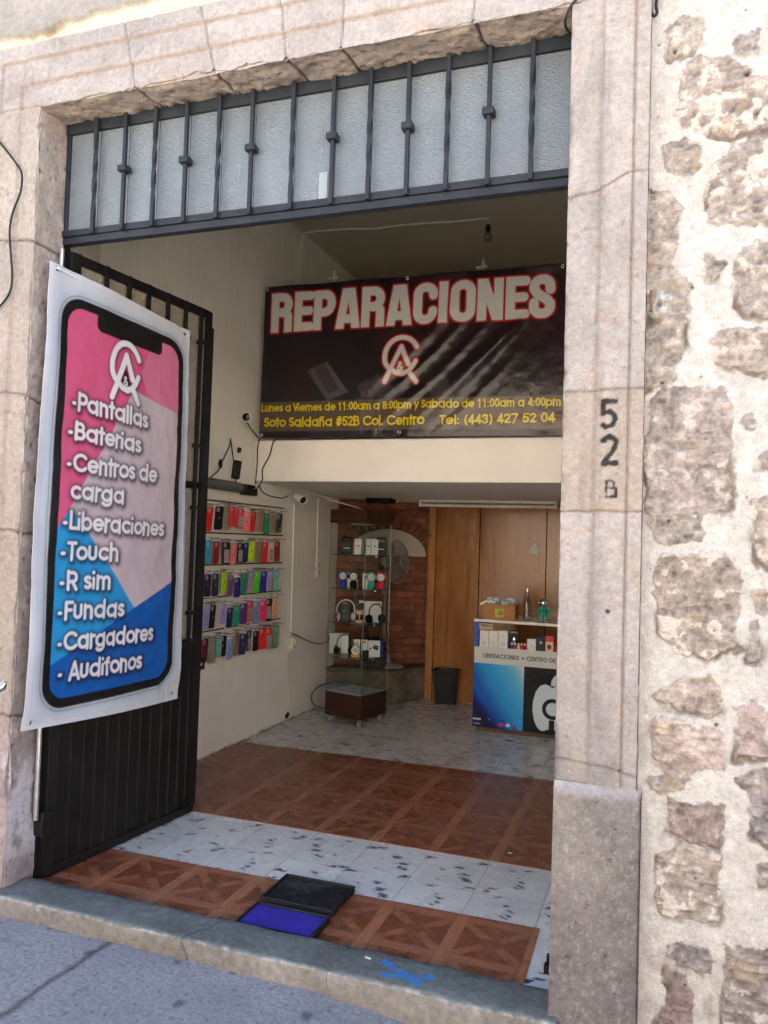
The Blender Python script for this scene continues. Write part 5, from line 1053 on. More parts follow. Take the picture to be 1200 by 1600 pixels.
# counter shelf goods
def carton(name, label, cat, pxa, pxb, pyt, mat, dy=.012, dp=.05, group=None, pzb=None, marks=None, zbase=None, yc=YC, rot=0):
    a, b = cp(pxa, pyt), cp(pxb, pyt); x = (a[0]+b[0])/2; w = (b[0]-a[0])/2; z0 = (zsh if zbase is None else zbase)+.0005; hgt_ = a[1]-z0
    t = thing(name, label, cat, (x, yc+dy, z0), group); M_ = rzm((x, yc+dy, z0), rot); mb = MB(); mb.box(-w, w, 0, dp, 0, hgt_, M_); mb.build('carton', mat, t, bevel=.0015); return t, M_, w, hgt_
NTH = ['leftmost', 'middle', 'rightmost']
for i, (a, b) in enumerate(((749.3, 763.3), (763.8, 778.2), (778.7, 793))):
    t, M_, w, h = carton('product_box', 'white gadget box with a round print, %s of three on the counter shelf' % NTH[i], 'box', a, b, 984.8+i*.4, M_WBOX, group='white boxes on the counter shelf')
    mb = MB(); c0 = Vector((0, -.0008, h*.28)); mb.tube([M_ @ (c0+Vector((.013*math.cos(k), 0, .013*math.sin(k)))) for k in np.linspace(0, 2*math.pi, 20)[:-1]], .0013, 6, closed=True); mb.box(-.0025, .0025, -.0012, 0, h*.28-.002, h*.28+.010, M_); mb.box(-.004, .004, -.0012, 0, h*.70, h*.76, M_); mb.build('print', M_GREYP, t)
a, b = cp(749, 973.5), cp(769.5, 984.5); cvn = Canvas(0, b[0]-a[0], 0, a[1]-b[1], .001, lin(226, 170, 140)); ww, hh = b[0]-a[0], a[1]-b[1]
cvn.fill(-(cvn.Y-hh*.42), lin(214, 204, 188)); cvn.stroke(fit_text('CERRADO', (ww*.08, hh*.55), (ww*.92, hh*.55), hh*.26, up=(0, 1)), .0042, lin(44, 40, 38))
sg = grid('closed_sign', np.stack([cvn.X+a[0], 0*cvn.X+YC-.002, cvn.Y+b[1]], -1), M_VINYL, cvn.c); sg.modifiers.new('card', 'SOLIDIFY').thickness = .0015; tag(sg, 'small peach and cream CERRADO card hanging under the counter top', 'sign')
t, M_, w, h = carton('earbud_pack', 'black blister pack with a silver earbud behind the small coloured tubes', 'package', 794, 808.5, 985.5, M_BLACK, dy=.05, dp=.02)
mb = MB(); mb.ball(M_ @ Vector((.004, -.004, h*.52)), (.018, .012, .028), 16, 12); mb.build('earbud', M_CHR, t); mb = MB(); mb.box(-w*.8, w*.8, -.001, 0, h*.86, h*.93, M_); mb.build('print', M_GREYP, t)
for i, (px, c_, nm) in enumerate(((799, (34, 84, 176), 'blue lip balm tube, leftmost in the row on the counter shelf'), (804.2, (190, 44, 44), 'red lip balm tube between the blue and the white tube'), (809.5, (206, 204, 200), 'white lip balm tube among red ones on the counter shelf'), (814.5, (200, 42, 46), 'red lip balm tube just right of the white tube'), (819.5, (196, 38, 40), 'red lip balm tube, rightmost in the row on the counter shelf'))):
    x = cp(px, 1010)[0]; z0 = zsh+.0005; t = thing('small_tube', nm, 'tube', (x, YC+.02, z0), 'coloured tubes on the counter shelf'); M_ = rzm((x, YC+.02, z0), 0)
    mb = MB(); mb.lathe([(0, 0), (.0115, 0), (.0115, .042), (0, .042)], 14, M_); mb.build('body', paint('tube %d %d %d' % c_, lin(*c_), .4), t); mb = MB(); mb.lathe([(0, .0425), (.009, .0425), (.0085, .056), (0, .058)], 14, M_); mb.build('cap', WHT, t)
t, M_, w, h = carton('charger_box', 'small square white charger box on the counter shelf', 'box', 823.3, 837, 998.5, M_WBOX); mb = MB(); mb.box(-.004, .004, -.0012, 0, h*.42, h*.56, M_); mb.build('print', M_GREYP, t)
t, M_, w, h = carton('camera_box', 'dark navy box with a round lens print on the counter shelf', 'box', 838.3, 850.5, 994.5, paint('navy carton', lin(36, 40, 56), .5), dy=.03); mb = MB(); mb.lathe([(0, -.001), (.014, -.001), (.012, .003), (0, .003)], 18, M_ @ Matrix.Translation((0, 0, h*.6)) @ Matrix.Rotation(math.pi/2, 4, 'X')); mb.build('print', M_GREYP, t)
t, M_, w, h = carton('snack_pack', 'red and cream packet with a food picture at the end of the counter shelf', 'packet', 852, 864.8, 994, paint('red packet', lin(196, 52, 40), .4)); mb = MB(); mb.box(-w*.94, w*.94, -.0012, 0, .004, h*.66, M_); lb = mb.build('label_panel', paint('cream print', lin(220, 190, 160), .5), t); mb = MB(); mb.lathe([(0, -.001), (.019, -.001), (.017, .002), (0, .002)], 18, M_ @ Matrix.Translation((0, -.0014, h*.36)) @ Matrix.Rotation(math.pi/2, 4, 'X')); mb.build('food_picture', paint('food print', lin(122, 74, 40), .5, .5, 120), lb)
x = cp(867.3, 1010)[0]; mb = MB(); mb.lathe([(0, 0), (.008, 0), (.008, .06), (.005, .066), (0, .066)], 14, rzm((x, YC+.03, zsh+.0005), 0)); tag(mb.build('marker_pen', paint('red pen', lin(190, 36, 44), .35)), 'thin red pen standing beside the snack packet', 'pen')

# --- waste bin
q = atz(697, 1096); bx, by = -1.86, 7.05; tb = thing('waste_bin', 'black plastic waste bin on the tiles in front of the plywood', 'bin', (bx, by, 0)); hb = float(aty(697, 1048.5, by-.06)[2]); M_ = rzm((bx, by, 0), 4)
M_BIN = paint('black plastic', (.012, .013, .017), .5, .2, 20)
def frustum(mb, w0, d0, w1, d1, z0, z1, M): return mb.add([M @ Vector(v) for v in ((-w0, -d0, z0), (w0, -d0, z0), (w0, d0, z0), (-w0, d0, z0), (-w1, -d1, z1), (w1, -d1, z1), (w1, d1, z1), (-w1, d1, z1))], [(3, 2, 1, 0), (0, 1, 5, 4), (1, 2, 6, 5), (2, 3, 7, 6), (3, 0, 4, 7)])
mb = MB(); frustum(mb, .088, .058, .108, .075, 0, hb, M_); frustum(mb, .080, .050, .102, .069, .004, hb-.002, M_); mb.build('body', M_BIN, tb, bevel=.004)
mb = MB(); mb.tube([M_ @ Vector(v) for v in ((-.112, -.079, hb), (.112, -.079, hb), (.112, .079, hb), (-.112, .079, hb))], .007, 8, closed=True); mb.build('rim', M_BIN, tb)
crumple((0, 0, hb-.03), (.085, .055, .045), 320, M_).build('liner_bag', paint('grey bag', (.06, .06, .05), .4, .4, 30), tb, smooth=20)

# ================================================================ GLASS DISPLAY CASE AND WHAT IT HOLDS
ang = math.radians(-15); e1 = np.array([math.cos(ang), math.sin(ang)]); e2 = np.array([-math.sin(ang), math.cos(ang)]); SZ = .352
Fc = np.array([-2.200, 5.785]); C0 = Fc-e1*SZ/2+e2*SZ/2; MC = Matrix(((e1[0], e2[0], 0, C0[0]), (e1[1], e2[1], 0, C0[1]), (0, 0, 1, 0), (0, 0, 0, 1))); HS = SZ/2
zF = lambda px, py: float(aty(px, py, Fc[1])[2])
zb0, zb1, zc0, zc1 = .062, zF(564.7, 1087.5), zF(572.6, 817.5), zF(572.8, 796)
dc = thing('display_case', 'tall glass display tower with dark wood base and cap in the corner', 'display case', (C0[0], C0[1], 0))
M_DKW = wood('dark walnut laminate', (.020, .010, .006), (.070, .032, .018), 'x', .5, 1.3, .12)
mb = MB(); mb.box(-HS, HS, -HS, HS, zb0, zb1-.006, MC); mb.build('base', M_DKW, dc, bevel=.003)
mb = MB(); mb.box(-HS+.012, HS-.012, -HS+.012, HS-.012, zb1-.0055, zb1, MC); mb.build('base_tray', paint('tray laminate', (.42, .46, .45), .4), dc)
mb = MB(); mb.box(-HS-.006, HS+.006, -HS-.006, HS+.006, zc0, zc1, MC); mb.build('cap', M_DKW, dc, bevel=.003)
mb = MB(); mb.box(-.06, .06, -.06, .06, zc0-.010, zc0-.0005, MC); mb.build('lamp', paint('lamp housing', (.5, .48, .42), .5), dc)
M_PANE = thin_glass('case glass', (.955, .975, .965), .03, .01); M_EDGE = paint('glass edge', (.12, .22, .19), .15, .1, 8); M_SHELF = thin_glass('shelf glass', (.90, .94, .92), .04, .02)
for sx, sy in ((0, -1), (1, 0), (0, 1), (-1, 0)):
    mb = MB()
    if sx == 0: mb.box(-HS+.004, HS-.004, sy*(HS-.002)-.002, sy*(HS-.002)+.002, zb1+.0005, zc0-.0005, MC)
    else: mb.box(sx*(HS-.002)-.002, sx*(HS-.002)+.002, -HS+.004, HS-.004, zb1+.0005, zc0-.0005, MC)
    mb.build('glass_pane', M_PANE, dc)
for sx, sy in ((-1, -1), (1, -1), (1, 1), (-1, 1)):
    mb = MB(); mb.box(sx*HS-.0022, sx*HS+.0022, sy*HS-.0022, sy*HS+.0022, zb1+.0005, zc0-.0005, MC); mb.build('corner_strip', M_EDGE if (sx, sy) != (1, 1) else paint('bright strip', (.6, .6, .58), .2, metal=.8), dc)
    mb = MB(); cx_2, cy_2 = sx*(HS-.03), sy*(HS-.03); mb.lathe([(0, -.009), (.020, -.009), (.024, -.004), (.024, .004), (.020, .009), (0, .009)], 18, MC @ Matrix.Translation((cx_2, cy_2, .0245)) @ Matrix.Rotation(math.pi/2, 4, 'Y')); cs = mb.build('caster', paint('clear caster', (.22, .22, .21), .25), dc)
    mb = MB(); mb.box(cx_2-.014, cx_2+.014, cy_2-.012, cy_2+.012, .044, zb0-.0005, MC); mb.build('fork', M_STEEL, cs)
ZS = [zF(571, 867.5), zF(569.7, 922.5), zF(568.2, 977), zF(566.7, 1032)]
for z in ZS:
    mb = MB(); mb.box(-HS+.006, HS-.006, -HS+.006, HS-.006, z-.006, z, MC); sh = mb.build('shelf', M_SHELF, dc)
    mb = MB(); mb.box(-HS+.0055, HS-.0055, -HS+.0045, -HS+.0058, z-.006, z, MC); mb.box(HS-.0058, HS-.0045, -HS+.0055, HS-.0055, z-.006, z, MC); mb.build('shelf_edge', paint('dark glass edge', (.035, .05, .045), .2), sh)
    mb = MB(); mb.lathe([(0, 0), (.007, 0), (.007, .012), (0, .012)], 12, MC @ Matrix.Translation((HS-.02, .0, z-.0065)) @ Matrix.Rotation(math.pi, 4, 'X')); mb.build('shelf_stud', M_CHR, sh)
YM = float(C0[1])
def spot(px, dy, k): x = float(aty(px, 950, YM+dy)[0]); return (x, YM+dy, ZS[k]+.0008)
ROT = 21
CARTON_W = M_WBOX
def pbox(name, label, cat, px, dy, k, w, h, dp, mat, rot=ROT, group=None):
    l = spot(px, dy, k); t = thing(name, label, cat, l, group); M_ = rzm(l, rot); mb = MB(); mb.box(-w/2, w/2, 0, dp, 0, h, M_); mb.build('carton', mat, t, bevel=.0012); return t, M_
def plate(t, M_, x0, x1, z0, z1, mat, name='print'): mb = MB(); mb.box(x0, x1, -.0012, -.0001, z0, z1, M_); return mb.build(name, mat, t)
M_RUBB = paint('black rubber', (.014, .013, .013), .55, .2, 30)
def boombox(px, dy, label):
    l = spot(px, dy, 0); t = thing('portable_speaker', label, 'speaker', l, 'black speakers in the display case'); M_ = rzm(l, ROT)
    mb = MB(); mb.prism([(-.046, 0), (.046, 0), (.050, .012), (.050, .086), (.040, .100), (-.040, .100), (-.050, .086), (-.050, .012)], -.032, .032, M_ @ Matrix.Translation((0, .032, 0)) @ Matrix.Rotation(math.pi/2, 4, 'X')); mb.build('body', M_RUBB, t, bevel=.004)
    mb = MB(); mb.tube([M_ @ Vector(v) for v in ((-.040, .032, .098), (-.040, .032, .126), (-.030, .032, .134), (.030, .032, .134), (.040, .032, .126), (.040, .032, .098))], .0075, 8); mb.build('handle', M_RUBB, t)
    mb = MB(); mb.tube([M_ @ Vector((.028*math.cos(a), -.001, .050+.028*math.sin(a))) for a in np.linspace(0, 6.283, 25)[:-1]], .002, 6, closed=True); mb.build('grille_ring', paint('dark grey ring', (.10, .10, .10), .3), t)
    plate(t, M_, -.024, .024, .042, .052, paint('silver badge', (.55, .55, .55), .4), 'badge')
boombox(538.5, .00, 'black square speaker with a handle, left of the boxes on the top glass shelf'); boombox(592.5, .03, 'black square speaker with a handle, right of the boxes on the top glass shelf')
M_ORG = paint('orange print', lin(214, 88, 40), .5); M_SKYP = paint('light blue print', lin(110, 150, 190), .5)
for px, lab, spine, w in ((555.5, 'white earphone box with an orange spine on the top glass shelf', M_ORG, .060), (571, 'white earphone box with a black spine in the middle of the top glass shelf', M_INK, .050), (582, 'white earphone box with a pale blue spine on the top glass shelf', M_SKYP, .060)):
    t, M_ = pbox('earphone_box', lab, 'box', px, -.02, 0, w, .125, .03, M_WBOX, group='white boxes on the top glass shelf'); plate(t, M_, -w/2+.0005, -w/2+.008, .002, .123, spine, 'spine')
    plate(t, M_, -.006, .010, .103, .112, M_ORG if spine is M_ORG else M_GREYP); plate(t, M_, -.004, .016, .060, .078, M_GREYP); plate(t, M_, -.008, .016, .040, .043, M_GREYP); plate(t, M_, -.002, .008, .014, .020, M_GREYP)
FACE = paint('white face', (.66, .64, .60), .35)
for px, c_, nm, dy in ((534.3, (34, 58, 170), 'blue', .00), (551, (22, 21, 24), 'black', -.02), (578.8, (52, 178, 160), 'turquoise', -.02), (593, (208, 38, 62), 'red', .02)):
    l = spot(px, dy, 1); t = thing('smiley_speaker', '%s hooded toy speaker with a smiling white face on the second glass shelf' % nm, 'speaker', l, 'smiling speakers in the display case'); M_ = rzm(l, ROT); mt = paint(nm+' toy plastic', lin(*c_), .35)
    mb = MB(); mb.lathe([(0, 0), (.026, 0), (.030, .006), (.031, .030), (.027, .050), (.016, .062), (0, .064)], 22, M_); mb.build('body', mt, t)
    mb = MB(); mb.ball(M_ @ Vector((0, .004, .098)), (.040, .036, .038), 24, 16); hd = mb.build('hood', mt, t)
    for s_ in (-1, 1): mb = MB(); mb.ball(M_ @ Vector((s_*.040, .004, .092)), (.010, .015, .017), 14, 10); mb.build('ear_pad', mt, hd)
    Mf = M_ @ Matrix.Translation((0, -.028, .095)) @ Matrix.Rotation(math.pi/2, 4, 'X')
    mb = MB(); mb.lathe([(0, 0.010), (.016, .009), (.026, .005), (.0300, .0), (.0295, -.006), (0, -.006)], 26, Mf); fc = mb.build('face', FACE, t)
    mb = MB()
    for s_ in (-1, 1): mb.ball(Mf @ Vector((s_*.0085, .007, .0095)), (.0026, .0020, .0055), 8, 6)
    mb.build('eyes', M_INK, fc); mb = MB(); mb.tube([Mf @ Vector((.017*math.cos(a), .002+.014*math.sin(a), .0082)) for a in np.linspace(math.pi*1.1, math.pi*1.9, 9)], .0016, 6); mb.build('mouth', M_INK, fc)
t, M_ = pbox('speaker_box', 'white carton standing behind the black smiling speaker', 'box', 549.5, .06, 1, .085, .115, .06, M_WBOX); plate(t, M_, -.02, .02, .09, .096, M_GREYP)
t, M_ = pbox('speaker_box', 'white carton standing left of the turquoise smiling speaker', 'box', 572, .04, 1, .070, .118, .06, M_WBOX); plate(t, M_, -.02, .02, .092, .098, M_GREYP)
def headphones(px, dy, k, label, w, h, band, cup, pad, rot=ROT, tilt=0):
    l = spot(px, dy, k); t = thing('headphones', label, 'headphones', l, 'headphones in the display case'); M_ = rzm(l, rot) @ Matrix.Rotation(tilt, 4, 'X')
    r = .034; zc = r+.001; pts = [(-w/2, 0, zc), (-w/2-.002, 0, zc+.03)]+[(w/2*math.cos(a), 0, h-w/2*.95+w/2*.95*math.sin(a)) for a in np.linspace(math.pi*.98, .02*math.pi, 22)]+[(w/2+.002, 0, zc+.03), (w/2, 0, zc)]
    mb = MB(); n = len(pts); up = []
    mb.tube([M_ @ Vector(v) for v in pts], .0048, 8); mb.build('headband', band, t)
    for s_ in (-1, 1):
        Mc = M_ @ Matrix.Translation((s_*(w/2), 0, zc)) @ Matrix.Rotation(s_*math.pi/2, 4, 'Y') @ Matrix.Rotation(.0, 4, 'X')
        mb = MB(); mb.lathe([(0, -.002), (r*.9, -.002), (r, .004), (r*.92, .016), (r*.6, .022), (0, .023)], 22, Mc); c2 = mb.build('ear_cup', cup, t)
        mb = MB(); mb.lathe([(0, -.010), (r*.55, -.012), (r*.8, -.020), (r*.98, -.014), (r*.96, -.0025), (0, -.0025)], 22, Mc); mb.build('ear_cushion', pad, c2)
    return t
M_ROSE = paint('rose gold', lin(150, 96, 80), .25, .1, 10, metal=.7); M_IVORY = paint('ivory plastic', (.68, .64, .58), .4); M_NAVY = paint('navy black', (.014, .017, .026), .35)
headphones(540.5, .0, 2, 'ivory and rose gold headphones on the third glass shelf', .150, .170, M_IVORY, M_ROSE, M_IVORY, 40)
headphones(587, -.01, 2, 'shiny black headphones leaning on a white box on the third glass shelf', .125, .150, M_NAVY, paint('piano black', (.012, .012, .014), .12), M_NAVY, 55)
headphones(540, -.02, 3, 'matt black headphones leaning on a white box on the lowest glass shelf', .130, .165, M_RUBB, M_RUBB, M_RUBB, 50)
t, M_ = pbox('headphone_box', 'dark grey box with a red tag behind the ivory headphones', 'box', 538.5, .07, 2, .090, .150, .05, paint('charcoal carton', (.05, .05, .052), .5)); plate(t, M_, -.02, .016, .130, .142, paint('red tag', lin(212, 84, 60), .5)); plate(t, M_, -.02, .01, .07, .074, M_GREYP)
t, M_ = pbox('headphone_box', 'dark box with a red tag behind the pink cat cup', 'box', 558, .07, 2, .075, .150, .05, paint('charcoal carton', (.05, .05, .052), .5)); plate(t, M_, -.01, .016, .128, .138, paint('red tag', lin(212, 84, 60), .5))
t, M_ = pbox('headphone_box', 'white box with a small red mark behind the shiny black headphones', 'box', 584, .05, 2, .130, .165, .05, M_WBOX); plate(t, M_, .028, .048, .148, .154, paint('red tag', lin(212, 84, 60), .5)); plate(t, M_, .03, .042, .10, .104, M_GREYP)
l = spot(562.2, -.07, 2); t = thing('cat_lamp', 'pink cat-eared night lamp with a curled tail on the third glass shelf', 'lamp', l); M_ = rzm(l, ROT); M_PEACH = paint('peach plastic', lin(206, 160, 134), .4)
mb = MB(); mb.lathe([(0, 0), (.030, 0), (.034, .006), (.034, .020), (.028, .026), (0, .026)], 22, M_); mb.build('base', M_PEACH, t)
mb = MB(); mb.lathe([(.028, .027), (.029, .048), (.028, .068)], 22, M_); mb.build('window', thin_glass('smoky glass', (.62, .58, .54), .1), t); mb = MB(); mb.lathe([(0, .027), (.007, .027), (.007, .066), (0, .066)], 14, M_); mb.build('bulb', paint('frosted bulb', (.72, .68, .58), .3), t)
mb = MB(); mb.lathe([(0, .0685), (.030, .0685), (.032, .075), (.030, .092), (.020, .098), (0, .099)], 22, M_); hd = mb.build('head', M_PEACH, t)
for s_ in (-1, 1): mb = MB(); mb.lathe([(0, .0), (.010, 0), (.0, .024)], 12, M_ @ Matrix.Translation((s_*.019, 0, .092))); mb.build('ear', M_PEACH, hd)
mb = MB(); mb.tube([M_ @ Vector(v) for v in ((.030, .0, .010), (.048, 0, .008), (.058, 0, .020), (.054, 0, .040), (.048, 0, .052), (.054, 0, .060))], .0045, 8); mb.build('tail', M_PEACH, t)
l = spot(571, .02, 2); mb = MB(); M_ = rzm(l, ROT); mb.tube([M_ @ Vector(v) for v in ((0, .03, 0), (0, .03, .150), (-.01, .03, .160), (-.05, .02, .162))], [.010, .010, .011, .012], 10); tag(mb.build('gadget_stand', M_IVORY), 'white stick-shaped gadget with a bent top behind the cat lamp', 'gadget')
t, M_ = pbox('headphone_box', 'large white box with black lettering behind the matt black headphones', 'box', 531.5, .05, 3, .155, .160, .05, M_WBOX); plate(t, M_, -.02, .05, .140, .144, M_GREYP); plate(t, M_, -.055, -.052, .02, .14, M_GREYP)
mb = MB(); mb.box(-.035, -.012, -.0012, 0, .050, .068, M_); mb.build('print', M_INK, t)
t, M_ = pbox('earphone_box', 'narrow white box behind the yellow smart watch', 'box', 559.5, .0, 3, .050, .128, .03, M_WBOX); plate(t, M_, -.015, .012, .108, .112, M_GREYP); plate(t, M_, .0, .02, .05, .075, paint('brown print', lin(120, 70, 40), .5))
t, M_ = pbox('earphone_box', 'narrow white box with an orange square on the lowest glass shelf', 'box', 571.5, .02, 3, .050, .126, .03, M_WBOX); plate(t, M_, -.010, .010, .100, .120, M_ORG); plate(t, M_, .006, .02, .03, .05, M_INK)
t, M_ = pbox('earphone_box', 'white box with a picture of black earbuds on the lowest glass shelf', 'box', 586.5, .0, 3, .095, .128, .03, M_WBOX); plate(t, M_, -.030, -.012, .106, .110, M_GREYP)
mb = MB(); Mx = M_ @ Matrix.Translation((.012, -.0016, .072)) @ Matrix.Rotation(.35, 4, 'Y'); mb.box(-.022, .022, 0, .001, -.012, .010, Mx); mb.box(-.018, .020, 0, .001, .012, .022, Mx); mb.box(-.046, -.030, 0, .001, -.026, -.016, Mx); mb.build('earbud_picture', M_INK, t)
l = spot(557.5, -.08, 3); t = thing('smart_watch', 'yellow and white smart watch on its stand on the lowest glass shelf', 'watch', l); M_ = rzm(l, ROT); M_YEL = paint('amber strap', lin(214, 160, 70), .45)
mb = MB(); mb.box(-.034, .034, -.02, .02, 0, .022, M_); st = mb.build('stand', M_YEL, t, bevel=.006)
Mf = M_ @ Matrix.Translation((0, -.006, .052)) @ Matrix.Rotation(math.pi/2-.25, 4, 'X'); mb = MB(); mb.lathe([(0, -.006), (.030, -.006), (.034, 0), (.031, .006), (.024, .007), (0, .005)], 26, Mf); mb.build('dial_case', M_IVORY, t); mb = MB(); mb.lathe([(0, .0055), (.022, .0085), (0, .0095)], 24, Mf); mb.build('dial', paint('grey dial', (.34, .33, .31), .2), t)
mb = MB(); mb.tube([M_ @ Vector(v) for v in ((-.020, 0, .080), (-.004, .004, .104), (.014, .006, .106), (.020, .006, .090))], .007, 8); mb.build('strap', M_YEL, t)
l = spot(573, -.055, 3); t = thing('earbuds', 'black wireless earbuds in an open charging case on the lowest glass shelf', 'earbuds', l); M_ = rzm(l, ROT)
mb = MB(); mb.box(-.030, .030, -.018, .018, 0, .026, M_); cs = mb.build('charging_case', M_RUBB, t, bevel=.008); mb = MB(); mb.box(-.030, .030, .010, .020, .027, .052, M_); mb.build('lid', M_RUBB, t, bevel=.004)
for s_ in (-1, 1): mb = MB(); mb.ball(M_ @ Vector((s_*.014, -.004, .031)), (.009, .009, .011), 12, 8); mb.build('earbud', paint('piano black', (.012, .012, .014), .12), t)
t, M_ = pbox('blue_box', 'deep blue carton at the right end of the lowest glass shelf', 'box', 597.5, .075, 3, .030, .135, .04, paint('blue carton', lin(30, 50, 140), .5))

# --- things on and by the bench
q = atplane(612, 1036, (-2.3, 6.78, 0), np.array([0, 1.0, 0])); fx_, fy_ = float(q[0])-.03, 6.80
fan = thing('pedestal_fan', 'grey-white standing fan on the stone bench behind the display case', 'fan', (fx_, fy_, zl)); M_ = rzm((fx_, fy_, zl+.0005), 0); M_FAN = paint('fan plastic', (.26, .25, .23), .4, .06, 14)
mb = MB(); mb.lathe([(0, 0), (.125, 0), (.130, .008), (.118, .020), (.04, .034), (.022, .045), (0, .046)], 32, M_); mb.build('base', M_FAN, fan)
hq = aty(620, 878, fy_); hz = float(hq[2]); pxx = float(aty(601, 930, fy_)[0])
mb = MB(); mb.tube([(fx_, fy_, zl+.04), (pxx+.0, fy_+.01, zl+.30), (pxx, fy_+.01, hz-.16)], [.017, .014, .013], 12); mb.build('pole', M_FAN, fan)
mb = MB(); mb.box(pxx-.028, pxx+.028, fy_-.03, fy_+.035, hz-.30, hz-.10); cb_ = mb.build('control_box', M_FAN, fan, bevel=.012)
for k in range(4): mb = MB(); mb.box(pxx+.002, pxx+.016, fy_-.034, fy_-.0305, hz-.16-.025*k, hz-.148-.025*k); mb.build('button', M_RUBB, cb_)
na = Vector((.97, -.24, .05)).normalized(); RQ = na.to_track_quat('Z', 'Y').to_matrix().to_4x4(); MF = Matrix.Translation((float(hq[0]), fy_, hz)) @ RQ; R_ = .195
mb = MB(); mb.ball((0, 0, 0), (.05, .05, .075), 20, 14); mb.v = [tuple(MF @ Vector((v[0], v[1], v[2]-.10))) for v in mb.v]; mb.build('motor', M_FAN, fan)
mb = MB()
for s_, dz in ((1, .055), (-1, .045)):
    for rr in np.linspace(.05, R_, 8): zz = s_*dz*math.sqrt(max(0, 1-(rr/R_)**2)); mb.tube([MF @ Vector((rr*math.cos(a), rr*math.sin(a), zz)) for a in np.linspace(0, 6.2832, 37)[:-1]], .0016 if rr < R_-.001 else .0045, 5, closed=True)
    for k in range(22): a = 6.2832*k/22; mb.tube([MF @ Vector((rr*math.cos(a+.15*rr/R_), rr*math.sin(a+.15*rr/R_), s_*dz*math.sqrt(max(0, 1-(rr/R_)**2)))) for rr in np.linspace(.045, R_, 8)], .0014, 5)
mb.build('guard', M_FAN, fan)
mb = MB(); mb.lathe([(0, .050), (.05, .050), (.052, .056), (.04, .064), (0, .066)], 24, MF); hb_ = mb.build('hub', M_FAN, fan); mb = MB(); mb.box(-.006, .006, -.024, .024, .066, .069, MF); mb.build('badge', M_RUBB, hb_)
for k in range(3):
    mb = MB(); vs = []; A0 = k*2.094
    for i in range(9):
        for j_ in range(5): rr = .03+.14*i/8; wd = (.35+.75*math.sin(math.pi*min(1, (i+1)/8.5)*.75)); a = A0+(j_/4-.5)*wd; vs.append(MF @ Vector((rr*math.cos(a), rr*math.sin(a), (j_/4-.5)*.045)))
    mb.add(vs, [(i*5+j_, i*5+j_+1, i*5+j_+6, i*5+j_+5) for i in range(8) for j_ in range(4)]); b_ = mb.build('blade', paint('fan blade', (.20, .20, .19), .3), fan); b_.modifiers.new('t', 'SOLIDIFY').thickness = .002
q = atplane(575, 985, (-2.45, 6.62, 0), np.array([0, 1.0, 0])); zj = zl+.0008
mb = MB(); mb.lathe([(0, 0), (.11, 0), (.125, .02), (.13, .17), (.12, .22), (.075, .25), (.05, .26), (.05, .275), (0, .276)], 28, rzm((-2.44, 6.68, zj), 0)); tag(mb.build('water_jug', paint('smoky plastic', (.045, .046, .042), .25, .2, 10)), 'dark smoky plastic jug on the bench behind the lowest glass shelf', 'jug')
mb = MB(); mb.box(-2.70, -2.47, 6.22, 6.42, .0, .235); tag(mb.build('storage_box', paint('grey green plastic', (.16, .185, .165), .5, .1, 10), bevel=.03, segs=3), 'grey-green plastic storage box on the floor behind the display case', 'box')

# ================================================================ PHONE CASE DISPLAY
MW = Matrix(((0, -1, 0, -2.79), (1, 0, 0, 0), (0, 0, 1, 0), (0, 0, 0, 1)))     # x along the wall (world +y), y into the wall, z up
sw_ = thing('slatwall_panel', 'cream slatwall panel with dark grooves holding rows of phone cases', 'display panel', (-2.80, 4.9, 1.15))
zg = [float(atx(*p, -2.79)[2]) for p in ((383, 787.5), (380, 834.5), (379, 881), (377, 929), (375, 977.5))]
zlo = float(atx(375, 1024, -2.79)[2]); zhi = float(atx(385, 779, -2.79)[2])
edges = [zhi+.015]+zg+[zlo]; M_SLAT = paint('cream melamine', (.72, .69, .60), .5, .04, 8)
for a, b in zip(edges[:-1], edges[1:]): mb = MB(); mb.box(3.9, 5.555, .0, .0195, b+.005, a-.005, MW); mb.build('slat', M_SLAT, sw_, bevel=.0015)
for z in zg: mb = MB(); mb.box(3.9, 5.555, .010, .0197, z-.005, z+.005, MW); mb.build('groove', paint('groove red brown', (.055, .018, .012), .5), sw_)
M_CLR = thin_glass('clear blister', (.96, .96, .95), .10, .08); M_BACK = paint('white card', (.66, .65, .64), .5); M_WIN = paint('smoked window', (.30, .27, .25), .25, .06, 10); M_HOOK = paint('dark wire', (.03, .03, .03), .4, metal=.6)
def rrect(w, h, r, n=5):
    out = []
    for cx, cz, a0 in ((w/2-r, h/2-r, 0), (-w/2+r, h/2-r, 90), (-w/2+r, -h/2+r, 180), (w/2-r, -h/2+r, 270)): out += [(cx+r*math.cos(math.radians(a0+90*i/n)), cz+r*math.sin(math.radians(a0+90*i/n))) for i in range(n+1)]
    return out
PC = {'red': (214, 44, 44), 'black': (24, 22, 22), 'clear': (150, 146, 134), 'pink': (226, 120, 118), 'pale pink': (214, 172, 156), 'green': (34, 140, 104), 'sky blue': (66, 152, 190), 'dark red': (140, 26, 34), 'navy blue': (34, 42, 84), 'lime yellow': (190, 226, 24), 'dark purple': (52, 30, 60), 'slate': (44, 46, 60), 'lime green': (160, 208, 24), 'violet': (118, 78, 128), 'indigo': (42, 34, 104), 'lilac': (150, 116, 160), 'bright green': (84, 204, 40), 'royal blue': (42, 40, 150), 'lavender': (160, 146, 200), 'mint': (110, 184, 162), 'purple': (82, 50, 112), 'grey blue': (110, 128, 160), 'hot pink': (220, 50, 92), 'peach': (216, 160, 128), 'burgundy': (96, 26, 46), 'light blue': (128, 152, 196), 'blue': (44, 84, 164), 'sage': (120, 150, 120)}
